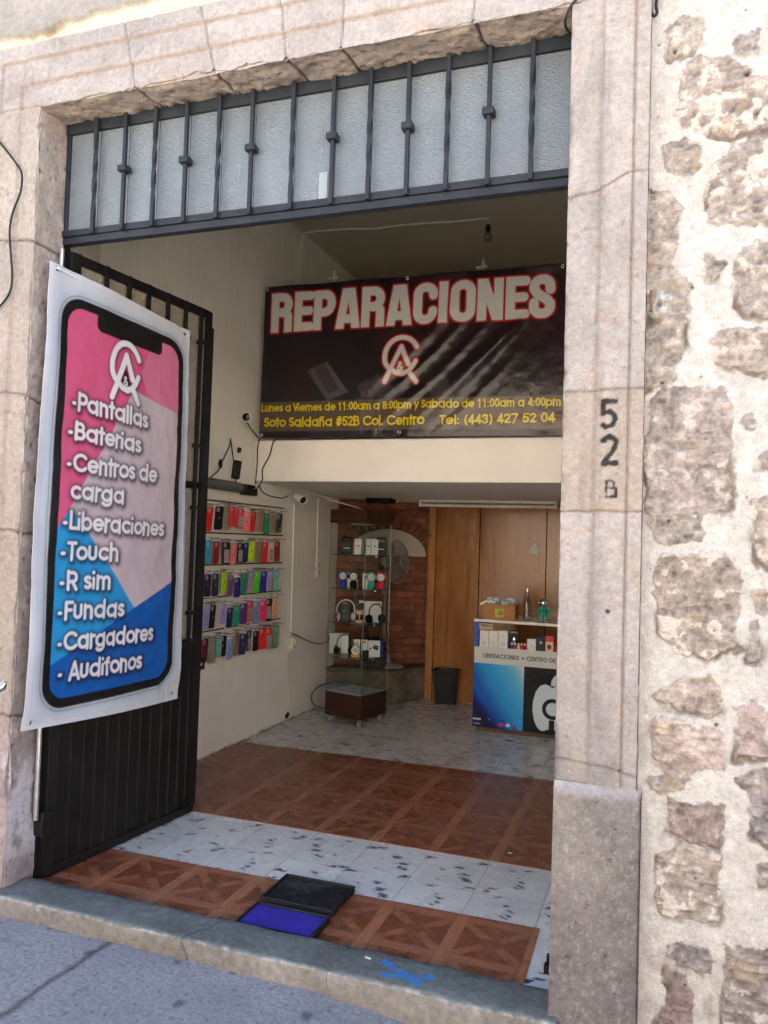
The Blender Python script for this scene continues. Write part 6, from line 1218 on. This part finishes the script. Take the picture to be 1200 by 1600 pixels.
ROWS = [('top', 760, .13333, [('red', 205, 240, 522, 'p'), ('black', 318, 232, 508, 'b'), ('clear', 403, 235, 512, 'c'), ('red', 476, 245, 465, 'p'), ('red', 575, 270, 485, 'w'), ('pink', 645, 295, 533, 'p'), ('red', 720, 295, 530, 'p'), ('pale pink', 815, 300, 522, 'c'), ('green', 878, 315, 562, 'p'), ('clear', 950, 330, 545, 'c'), ('black', 1024, 318, 547, 'f')]),
        ('second', 760, .13333, [('sky blue', 190, 635, 912, 'p'), ('dark red', 288, 643, 905, 'p'), ('black', 405, 652, 910, 'w'), ('pink', 490, 665, 916, 'p'), ('black', 566, 670, 888, 'w'), ('navy blue', 630, 658, 892, 'p'), ('lime yellow', 700, 640, 878, 'p'), ('clear', 785, 650, 880, 'c'), ('red', 860, 652, 896, 'p'), ('pale pink', 930, 655, 882, 'w'), ('dark red', 1000, 645, 882, 'f')]),
        ('third', 890, .13333, [('dark purple', 184, 52, 318, 'b'), ('slate', 275, 45, 312, 'b'), ('lime green', 380, 28, 266, 'p'), ('violet', 455, 75, 292, 'p'), ('indigo', 530, 98, 318, 'b'), ('green', 612, 38, 286, 'p'), ('lilac', 690, 24, 252, 'w'), ('bright green', 765, 16, 272, 'p'), ('royal blue', 845, 16, 260, 'p'), ('lavender', 912, 20, 250, 'w'), ('mint', 990, 12, 246, 'f')]),
        ('fourth', 890, .13333, [('blue', 112, 440, 655, 'p'), ('lavender', 168, 418, 706, 'b'), ('black', 240, 412, 688, 'p'), ('lavender', 368, 402, 634, 'b'), ('navy blue', 443, 448, 674, 'b'), ('green', 525, 428, 652, 'p'), ('purple', 605, 393, 638, 'b'), ('red', 680, 364, 600, 'w'), ('grey blue', 755, 368, 638, 'b'), ('hot pink', 835, 358, 602, 'b'), ('black', 900, 343, 588, 'w'), ('peach', 976, 320, 572, 'f')]),
        ('bottom', 890, .13333, [('red', 92, 850, 1060, 'p'), ('burgundy', 150, 812, 1086, 'b'), ('clear', 238, 830, 1092, 'c'), ('mint', 318, 790, 1000, 'p'), ('black', 364, 782, 1004, 'p'), ('light blue', 445, 820, 1046, 'b'), ('clear', 525, 740, 1002, 'c'), ('navy blue', 595, 748, 996, 'b'), ('black', 670, 714, 948, 'w'), ('black', 748, 718, 952, 'b'), ('red', 825, 682, 932, 'p'), ('red', 900, 682, 922, 'w'), ('sage', 985, 658, 916, 'f')])]
KIND = {'p': 'plain', 'b': 'white-carded', 'w': 'windowed', 'c': 'see-through', 'f': 'patterned'}
ORD = ['first', 'second', 'third', 'fourth', 'fifth', 'sixth', 'seventh', 'eighth', 'ninth', 'tenth', 'eleventh', 'twelfth', 'thirteenth']
rp_ = random.Random(5)
def case_mat(cn, kd):
    rgb = lin(*PC[cn])
    if kd == 'f':
        nm = cn+' patterned case'
        if nm in bpy.data.materials: return bpy.data.materials[nm]
        g = G(nm, .3); p = g.pos('Generated'); v = g.vor(p, 5.0); g.col(g.mix(g.ramp(v.outputs['Distance'], [(.28, 1.0), (.34, 0.0)]), rgb, (.045, .03, .03) if cn != 'black' else (.48, .40, .34))); return g.m
    return paint(cn+' case', rgb, .38, .04, 12)
for row, oy, sc, items in ROWS:
    for i, (cn, cx, ty, by, kd) in enumerate(items):
        xo = -2.745-rp_.uniform(0, .012)+(.014 if i % 2 else 0); ct_ = atx(300+sc*cx, oy+sc*ty, xo); cb_ = atx(300+sc*cx, oy+sc*by, xo); h = float(ct_[2]-cb_[2]); zc = float(ct_[2]+cb_[2])/2; h = max(.135, min(.172, h)); w = h*.445
        yaw = rp_.uniform(-17, 1); M_ = Matrix.Translation((xo, float(ct_[1]), zc)) @ Matrix.Rotation(math.radians(90+yaw), 4, 'Z') @ Matrix.Rotation(math.radians(rp_.uniform(-2.5, 2.5)), 4, 'Y') @ Matrix.Rotation(math.radians(rp_.uniform(-1, 5)), 4, 'X')
        t = thing('phone_case', '%s %s phone case, %s from the left in the %s row of the slatwall' % (KIND[kd], cn, ORD[i], row), 'phone case', (xo, float(ct_[1]), zc), 'phone cases hanging on the slatwall')
        mt = case_mat(cn, kd); UP = M_ @ Matrix(((1, 0, 0, 0), (0, 0, -1, 0), (0, 1, 0, 0), (0, 0, 0, 1)))    # prism z -> towards the room
        if kd == 'c':
            mb = MB(); mb.prism(rrect(w, h, .012), -.004, .006, UP); mb.build('shell', thin_glass('clear shell', (.93, .91, .87), .12, .12), t)
            mb = MB(); mb.prism(rrect(w*.93, h*.95, .010), -.0065, -.0045, UP); mb.build('insert_card', paint('insert card', lin(196, 180, 164) if cn == 'clear' else lin(*PC[cn]), .6), t)
        else:
            mb = MB(); mb.prism(rrect(w, h, .012), -.004, .005, UP); b_ = mb.build('shell', mt, t, bevel=.003)
            if kd == 'w': mb = MB(); mb.prism(rrect(w*.74, h*.60, .006), .0055, .0062, UP @ Matrix.Translation((0, -h*.14, 0))); mb.build('window', M_WIN, t)
            elif kd in 'pb': mb = MB(); mb.lathe([(0, .0052), (.0055, .0052), (.0055, .0060), (0, .0060)], 12, UP @ Matrix.Translation((0, .0, 0))); mb.build('emblem', M_INK if cn not in ('black', 'navy blue', 'slate', 'dark purple', 'indigo') else M_GREYP, t)
            mb = MB(); mb.prism(rrect(w*.36, w*.44, .007), .0056, .0082, UP @ Matrix.Translation((-w*.24, h*.5-w*.32, 0))); cm_ = mb.build('camera_window', paint('camera cutout', tuple(min(1, .25+.5*v) for v in lin(*PC[cn])), .3), t)
        mb = MB(); mb.box(-w*.5, w*.5, -.0082, -.0074, h*.515, h*.64, UP @ Matrix(((1, 0, 0, 0), (0, 0, 1, 0), (0, 1, 0, 0), (0, 0, 0, 1)))); mb.build('hang_tab', M_BACK if rp_.random() < .5 else M_CLR, t)
        cardm = M_BACK if kd == 'b' else M_CLR
        mb = MB(); mb.box(-w*.62, w*.62, -.0105, -.0085, -h*.55, h*.66, UP @ Matrix(((1, 0, 0, 0), (0, 0, 1, 0), (0, 1, 0, 0), (0, 0, 0, 1)))); mb.build('package', cardm, t)
        mb = MB(); mb.box(-w*.62, w*.62, .0125, .0135, -h*.55, h*.58, UP @ Matrix(((1, 0, 0, 0), (0, 0, 1, 0), (0, 1, 0, 0), (0, 0, 0, 1)))) if kd != 'f' else None
        if mb.v and kd == 'c': mb.build('blister', M_CLR, t)
        zz = zc+h*.60; yy = float(ct_[1]); mb = MB(); mb.tube([(-2.789, yy+.01, zz+.004), (xo+.06, yy+.01, zz), (xo+.068, yy+.01, zz+.008)], .0018, 6); mb.build('peg_hook', M_HOOK, sw_)

# ================================================================ WALL FITTINGS, WIRES, LIGHTS
def wall(px, py, off=0.012): return atx(px, py, -2.81+off)
def wire(name, label, pts, r, mat, cat='cable', group=None):
    P_ = [Vector([float(v) for v in p]) for p in pts]; out = []
    for i in range(len(P_)-1):
        p0 = P_[max(0, i-1)]; p1 = P_[i]; p2 = P_[i+1]; p3 = P_[min(len(P_)-1, i+2)]
        for k in range(6):
            t = k/6; out.append(.5*((2*p1)+(p2-p0)*t+(2*p0-5*p1+4*p2-p3)*t*t+(3*p1-p0-3*p2+p3)*t**3))
    out.append(P_[-1]); mb = MB(); mb.tube(out, r, 7); return tag(mb.build(name, mat), label, cat, group)
M_CBLK = paint('black cable', (.012, .012, .012), .5); M_CWHT = paint('white cable', (.62, .60, .54), .5)
def camera(px, py, off, label, aim, L_=.085):
    b = wall(px-4, py, .002); h_ = wall(px, py, off); t = thing('security_camera', label, 'camera', b); d_ = Vector(aim).normalized()
    mb = MB(); mb.lathe([(0, 0), (.032, 0), (.034, .008), (.026, .016), (0, .018)], 20, Matrix.Translation(Vector(b)) @ Matrix.Rotation(math.pi/2, 4, 'Y')); mb.build('mount', WHT, t)
    mb = MB(); mb.tube([Vector(b)+Vector((.012, 0, 0)), Vector(b).lerp(Vector(h_), .6)+Vector((0, 0, .008)), Vector(h_)], .012, 10); mb.build('arm', WHT, t)
    Mx = Matrix.Translation(Vector(h_)) @ d_.to_track_quat('Z', 'Y').to_matrix().to_4x4()
    mb = MB(); mb.lathe([(0, -.045), (.024, -.045), (.030, -.038), (.032, .03), (.034, .055), (.029, .055), (.028, .045), (0, .045)], 24, Mx); mb.build('housing', WHT, t)
    mb = MB(); mb.lathe([(0, .0455), (.027, .0455), (.027, .050), (.014, .053), (0, .054)], 22, Mx); mb.build('lens', paint('black lens', (.008, .008, .01), .12), t); return h_
camera(386, 652, .10, 'white bullet camera facing the street beside the black banner', (.40, -.88, -.12))
camera(468, 778, .12, 'white bullet camera under the beam above the phone case rack', (.80, -.45, -.35))
w_ = lambda x, y, o=.012: wall(310+.175*x, 600+.175*y, o)
wire('camera_cable', 'black cable running down from the upper camera to the banner corner', [w_(432, 335, .08), w_(470, 400), w_(520, 462), w_(540, 478)], .004, M_CBLK)
bq = lambda x, y: aty(310+.175*x, 600+.175*y, 5.072)
wire('beam_cable', 'black cable hanging straight down the left end of the beam', [bq(550, 485), bq(530, 560), bq(525, 700), bq(512, 870), bq(515, 892)], .0045, M_CBLK, group='cables over the beam')
wire('beam_cable', 'black cable looping from under the banner down the beam to the plug strip', [bq(715, 487), bq(668, 520), bq(635, 640), bq(572, 760), bq(572, 850), bq(535, 915), w_(500, 955, .05)], .0045, M_CBLK, group='cables over the beam')
wire('camera_cable', 'black cable from the plug strip to the camera under the beam', [w_(545, 910, .03), w_(570, 960, .03), w_(640, 1000, .02), w_(750, 1018, .02), w_(800, 997, .04)], .004, M_CBLK)
wire('adapter_cord', 'thin black cord hanging from a nail with two plugs above the grey tube', [w_(95, 845, .03), w_(180, 770, .02), w_(215, 690, .02), w_(280, 545, .02), w_(287, 490, .02), w_(290, 510, .03), w_(298, 570, .03), w_(315, 690, .03)], .004, M_CBLK)
q = w_(340, 765, .03); t = thing('power_adapter', 'black power adapter brick hanging on the wall left of the beam', 'power adapter', q); M_ = Matrix.Translation(Vector([float(v) for v in q])) @ Matrix.Rotation(math.radians(65), 4, 'Z') @ Matrix.Rotation(math.radians(7), 4, 'Y')
mb = MB(); mb.box(-.028, .028, -.016, .016, -.064, .064, M_); mb.build('brick', M_CBLK, t, bevel=.006); mb = MB(); mb.tube([M_ @ Vector((.006, 0, -.064)), M_ @ Vector((.008, 0, -.09)), w_(372, 890, .03), w_(392, 930, .04)], .0045, 8); mb.build('lead', M_CBLK, t); mb = MB(); mb.box(-.010, .012, -.012, .012, .120, .155, M_); mb.build('plug', M_CBLK, t, bevel=.004)
q = w_(198, 712, .02); crumple((float(q[0]), float(q[1]), float(q[2])), (.014, .020, .034), 333).build('cord_bundle', M_CBLK).__setitem__('label', 'small tied bundle of black cord on the wall above the grey tube'); bpy.data.objects['cord_bundle']['category'] = 'cord'
q0, q1 = w_(395, 950, .03), w_(505, 960, .03); t = thing('plug_strip', 'black plug strip lying on top of the phone case rack', 'power strip', (q0+q1)/2); mb = MB(); y0, y1 = float(q0[1]), float(q1[1]); zc = float(q0[2]+q1[2])/2; mb.box(-2.808, -2.755, y0, y1, zc-.030, zc+.022); mb.build('body', M_CBLK, t, bevel=.008)
for k in range(3): mb = MB(); yk = y0+(y1-y0)*(k+.5)/3; mb.box(-2.795, -2.765, yk-.020, yk+.016, zc+.0225, zc+.044); mb.build('plug', M_CBLK, t, bevel=.006)
q0, q1 = wall(322, 756, .05), wall(375, 762, .05); mb = MB(); y1 = float(q1[1]); zc = float(q1[2]); mb.tube([(-2.765, 4.05, zc+.004), (-2.765, y1, zc)], .036, 14); tag(mb.build('lamp_tube', paint('grey lamp casing', (.105, .10, .082), .5, .1, 8), smooth=50), 'grey tubular casing lying along the top of the phone case rack', 'lamp casing')
for (a, b, lab) in (((460, 786), (454.5, 992), 'thin white conduit up the wall right of the phone case rack'), ((497.5, 779), (495, 877), 'white conduit dropping from the beam to two round switches')):
    p0, p1 = wall(*a, .006), wall(*b, .006); mb = MB(); mb.tube([p0, p1], .0055, 8); tag(mb.build('conduit', WHT), lab, 'conduit', 'conduits on the left wall')
for px, py, lab in ((495.3, 883, 'upper of two round cream switches below the conduit'), (494.8, 897.5, 'lower of two round cream switches below the conduit')):
    q = wall(px, py, .0); t = thing('round_switch', lab, 'switch', q, 'round switches'); Mx = Matrix.Translation(Vector([float(v) for v in q])) @ Matrix.Rotation(math.pi/2, 4, 'Y'); mb = MB(); mb.lathe([(0, 0), (.036, 0), (.036, .012), (.028, .022), (0, .025)], 22, Mx); mb.build('plate', paint('cream bakelite', (.62, .56, .43), .4), t); mb = MB(); mb.lathe([(0, .0255), (.010, .0255), (.008, .032), (0, .033)], 14, Mx); mb.build('knob', paint('cream bakelite', (.62, .56, .43), .4), t)
q = wall(454, 1004, .0); t = thing('socket_box', 'small cream socket box at the foot of the conduit', 'socket', q); mb = MB(); y, z = float(q[1]), float(q[2]); mb.box(-2.81, -2.775, y-.03, y+.03, z-.05, z+.05); mb.build('box', paint('cream bakelite', (.62, .56, .43), .4), t, bevel=.008); mb = MB(); mb.box(-2.775, -2.755, y-.018, y+.018, z-.01, z+.035); mb.build('plug', paint('cream bakelite', (.62, .56, .43), .4), t, bevel=.005)
wire('lead_cable', 'dark cable sagging from the socket box to the display case', [wall(455, 989, .03), wall(466, 994, .03), wall(485, 1003, .03), wall(500, 1006, .04), wall(513, 1000, .06), (-2.56, 5.90, .72)], .004, M_CBLK)
wire('wall_wire', 'loose cream wire running down the wall to the floor below the socket', [wall(453, 1012, .008), wall(447, 1035, .012), wall(450, 1060, .010), wall(451.5, 1085, .008), wall(450.5, 1112, .008)], .0035, M_CWHT)
q = wall(449, 1117.5, .006); crumple((float(q[0]), float(q[1]), float(q[2])), (.014, .026, .022), 340).build('wall_hole_plug', M_CBLK); o = bpy.data.objects['wall_hole_plug']; tag(o, 'black broken cable outlet low on the wall near the floor', 'outlet')
wire('case_lead', 'black lead curling behind the foot of the display case', [(-2.53, 5.92, .30), (-2.60, 5.86, .27), (-2.645, 5.84, .20), (-2.62, 5.85, .13), (-2.55, 5.90, .10)], .005, M_CBLK)
cl = lambda px, py, dz=.0: atz(px, py, 1.838+dz)
wire('ceiling_wire', 'white wire drooping from the camera bracket across to the display case cap', [wall(466, 764, .02), atplane(490, 771, (-2.65, 5.8, 0), np.array([.4, .9, 0])), atplane(520, 782, (-2.5, 5.9, 0), np.array([.4, .9, 0])), atplane(560, 793.5, (-2.35, 5.95, 0), np.array([.4, .9, 0])), (float(C0[0]), float(C0[1]), zc1+.004)], .004, M_CWHT)
zce = lambda y: 1.853+(1.815-1.853)*(y-5.08)/(7.26-5.08)
v0, v1 = aty(579, 776, 6.62), aty(617, 776, 6.62); t = thing('ceiling_vent', 'black rectangular vent opening in the low ceiling above the display case', 'vent', (float(v0[0]+v1[0])/2, 6.6, zce(6.6)))
mb = MB(); mb.box(float(v0[0]), float(v1[0]), 6.50, 6.66, zce(6.58)-.040, zce(6.58)+.004); mb.build('duct', M_BLACK, t); mb = MB(); mb.box(float(v0[0])-.012, float(v1[0])+.012, 6.66, 6.675, zce(6.6)-.030, zce(6.6)+.004); mb.build('frame', WHT, t)
# fluorescent batten
xa, xb = float(aty(656, 779, 6.66)[0]), float(aty(871, 780, 6.66)[0]); zf = zce(6.66)
t = thing('fluorescent_lamp', 'unlit white fluorescent batten under the low ceiling in front of the plywood', 'lamp', ((xa+xb)/2, 6.66, zf)); M_BAT = paint('enamel batten', (.60, .58, .50), .4)
mb = MB(); mb.box(xa, xb, 6.64, 6.70, zf-.022, zf+.001); mb.build('batten', M_BAT, t, bevel=.003)
for x in (xa, xb-.022): mb = MB(); mb.box(x, x+.022, 6.635, 6.69, zf-.062, zf-.0225); mb.build('lamp_holder', M_BAT, t, bevel=.004)
mb = MB(); mb.tube([(xa+.0225, 6.66, zf-.048), (xb-.0225, 6.66, zf-.048)], .0135, 14); mb.build('tube', paint('frosted tube', (.66, .65, .60), .2), t)
# bare bulb upstairs
bl0 = atz(763, 345, 3.915); t = thing('light_bulb', 'bare unlit bulb in a black holder under the upper ceiling', 'light bulb', bl0); M_ = Matrix.Translation(Vector([float(v) for v in bl0]))
mb = MB(); mb.tube([M_ @ Vector((0, 0, .01)), M_ @ Vector((0, 0, -.03))], .004, 8); mb.build('cord', M_CWHT, t); mb = MB(); mb.lathe([(0, -.088), (.019, -.088), (.021, -.05), (.014, -.032), (0, -.03)], 18, M_); mb.build('holder', M_CBLK, t)
mb = MB(); mb.lathe([(0, -.165), (.016, -.162), (.029, -.150), (.034, -.132), (.030, -.112), (.020, -.094), (.017, -.0885), (0, -.0885)], 22, M_); mb.build('bulb', thin_glass('bulb glass', (.72, .70, .64), .12, .1), t)
cw = lambda x, y: atz(440+.375*x, 280+.375*y, 3.918)
wire('ceiling_cable', 'pale cable stapled across the upper ceiling to the bulb and down the wall', [atx(469, 440, -2.80), atx(469.5, 415, -2.80), atx(471, 385, -2.80), (-2.80, float(cw(92, 226)[1]), 3.905), cw(112, 221), cw(200, 212), cw(290, 207), cw(390, 206), cw(470, 195), cw(560, 186), cw(680, 179), cw(770, 172), cw(858, 163)], .0075, M_CWHT)

# ================================================================ ON THE DOORSTEP
def mat_tray(x0, x1, y0, y1, label, top_mat, pimples, rot):
    t = thing('rubber_mat', label, 'mat', ((x0+x1)/2, (y0+y1)/2, .0045)); M_ = rzm(((x0+x1)/2, (y0+y1)/2, .0045), rot); w, d = (x1-x0)/2, (y1-y0)/2
    mb = MB(); mb.box(-w, w, -d, d, 0, .016, M_)
    mb.build('base', M_RUBB, t, bevel=.004)
    mb = MB(); 
    for a in (() if pimples else ((-w, w, -d, -d+.010),))+( (-w, w, d-.010, d), (-w, -w+.010, -d+.0101, d-.0101), (w-.010, w, -d+.0101, d-.0101)): mb.box(a[0], a[1], a[2], a[3], .0162, .026, M_)
    mb.build('rim', M_RUBB, t, bevel=.003)
    nx, ny = 110, 80; U, V = np.meshgrid(np.linspace(-w+.011, w-.011, nx), np.linspace(-d+.011, d-.011, ny)); Z = .018+(np.clip(np.sin(U*420)*np.sin(V*420), 0, 1)**2*.0025 if pimples else (fbm(U, V, 40, 3, 350)-.5)*.003)
    P_ = np.stack([U, V, Z], -1)@np.array(M_.to_3x3()).T+np.array(M_.translation); grid('surface', P_, top_mat, None, t); return t
g = G('blue rubber', .42, .5); p = g.pos(); g.col(g.ramp(g.noise(p, 10, 4), [(.3, lin(36, 30, 120)), (.7, lin(52, 46, 160))])); M_BLUR = g.m
g = G('dusty black felt', .9, .2); p = g.pos(); g.col(g.mix(g.ramp(g.noise(p, 9, 5, .7), [(.48, 0.0), (.72, .6)]), (.010, .010, .012), (.085, .09, .10))); g.bump(g.noise(p, 160, 3), .5, .003); M_FELT = g.m
mat_tray(-1.492, -1.178, 2.868, 3.108, 'black felt disinfecting mat in a rubber tray on the parquet and tile', M_FELT, False, 0)
mat_tray(-1.482, -1.168, 2.656, 2.832, 'blue studded rubber mat just inside the door step', M_BLUR, True, 0)
q = atz(853, 1512, .0); t = thing('floor_bolt', 'black iron bolt keeper on the tiles by the right jamb', 'bolt', (float(q[0])+.01, float(q[1]), 0)); x, y = float(q[0])+.012, float(q[1]); mb = MB(); mb.box(x-.014, x+.05, y-.045, y+.045, 0, .006); mb.box(x-.014, x+.004, y-.045, y-.02, .0062, .03); mb.box(x-.014, x+.004, y+.02, y+.045, .0062, .03); mb.build('keeper', M_BLACK, t, bevel=.002)
q = atz(575, 1497, .034); mb = MB(); mb.box(-.011, .011, -.004, .004, 0, .0015, rzm(q, -12)); tag(mb.build('paper_bit', WHT), 'tiny scrap of white paper on the door step', 'paper')
q = atz(797, 1333, .0045); mb = MB(); mb.box(-.010, .010, -.003, .003, 0, .0015, rzm(q, -8)); tag(mb.build('paper_bit', WHT), 'tiny scrap of white paper on the far parquet strip', 'paper')

# ================================================================ ON THE STREET FRONT
sf = lambda px, py, y=2.500: aty(px, py, y)
wire('facade_cable', 'black cable snaking down the stone left of the doorway', [sf(-30, 190), sf(0, 223), sf(25, 255), sf(34, 272), sf(32, 300), sf(20, 332), sf(15, 362), sf(17, 400), sf(19, 432), sf(15, 457), sf(0, 478), sf(-25, 500)], .0042, M_CBLK)
wire('facade_wire', 'short black wire curving round the corner of the stone lintel at top right', [sf(908, -8, 2.49), sf(893, 8, 2.49), sf(884, 28, 2.50), sf(884, 42, 2.54), sf(892, 54, 2.60)], .0042, M_CBLK)
wire('strap_loop', 'black strap loop hanging at the top of the rubble wall', [sf(1021, -12, 2.53), sf(1018, 6, 2.53), sf(1018, 20, 2.53), sf(1022, 25, 2.53), sf(1026.5, 20, 2.53), sf(1025, 6, 2.53), sf(1030, -12, 2.53)], .0048, M_CBLK, 'strap')
q = sf(1018, 472, YW-.012); t = thing('rusty_spike', 'rusty iron spike stuck in a pale patch of the rubble wall beside the stone jamb', 'spike', q); mb = MB(); mb.box(float(q[0])-.005, float(q[0])+.004, float(q[1])-.028, float(q[1])-.010, float(q[2])-.035, float(q[2])+.03); mb.build('spike', paint('rust', (.16, .08, .04), .85, .4, 40, .5), t, bevel=.003)
q = aty(8, 1066, 2.10); t = thing('chrome_rail', 'rounded end of a chrome tube at the left edge of the stone', 'rail', q); qv = Vector([float(v) for v in q]); mb = MB(); mb.tube([qv, qv+Vector((-.006, 0, -.012)), qv+Vector((-.05, -.03, -.045)), qv+Vector((-.30, -.12, -.12)), qv+Vector((-.34, -.13, -.62)), qv+Vector((-.34, -.13, float(-.055-q[2])))], [.006, .014, .0155, .0155, .0155, .0155], 14); mb.build('tube', M_CHR, t)
for nm in ('rubble_wall', 'plaster_wall'): bpy.data.objects[nm]['kind'] = 'thing'
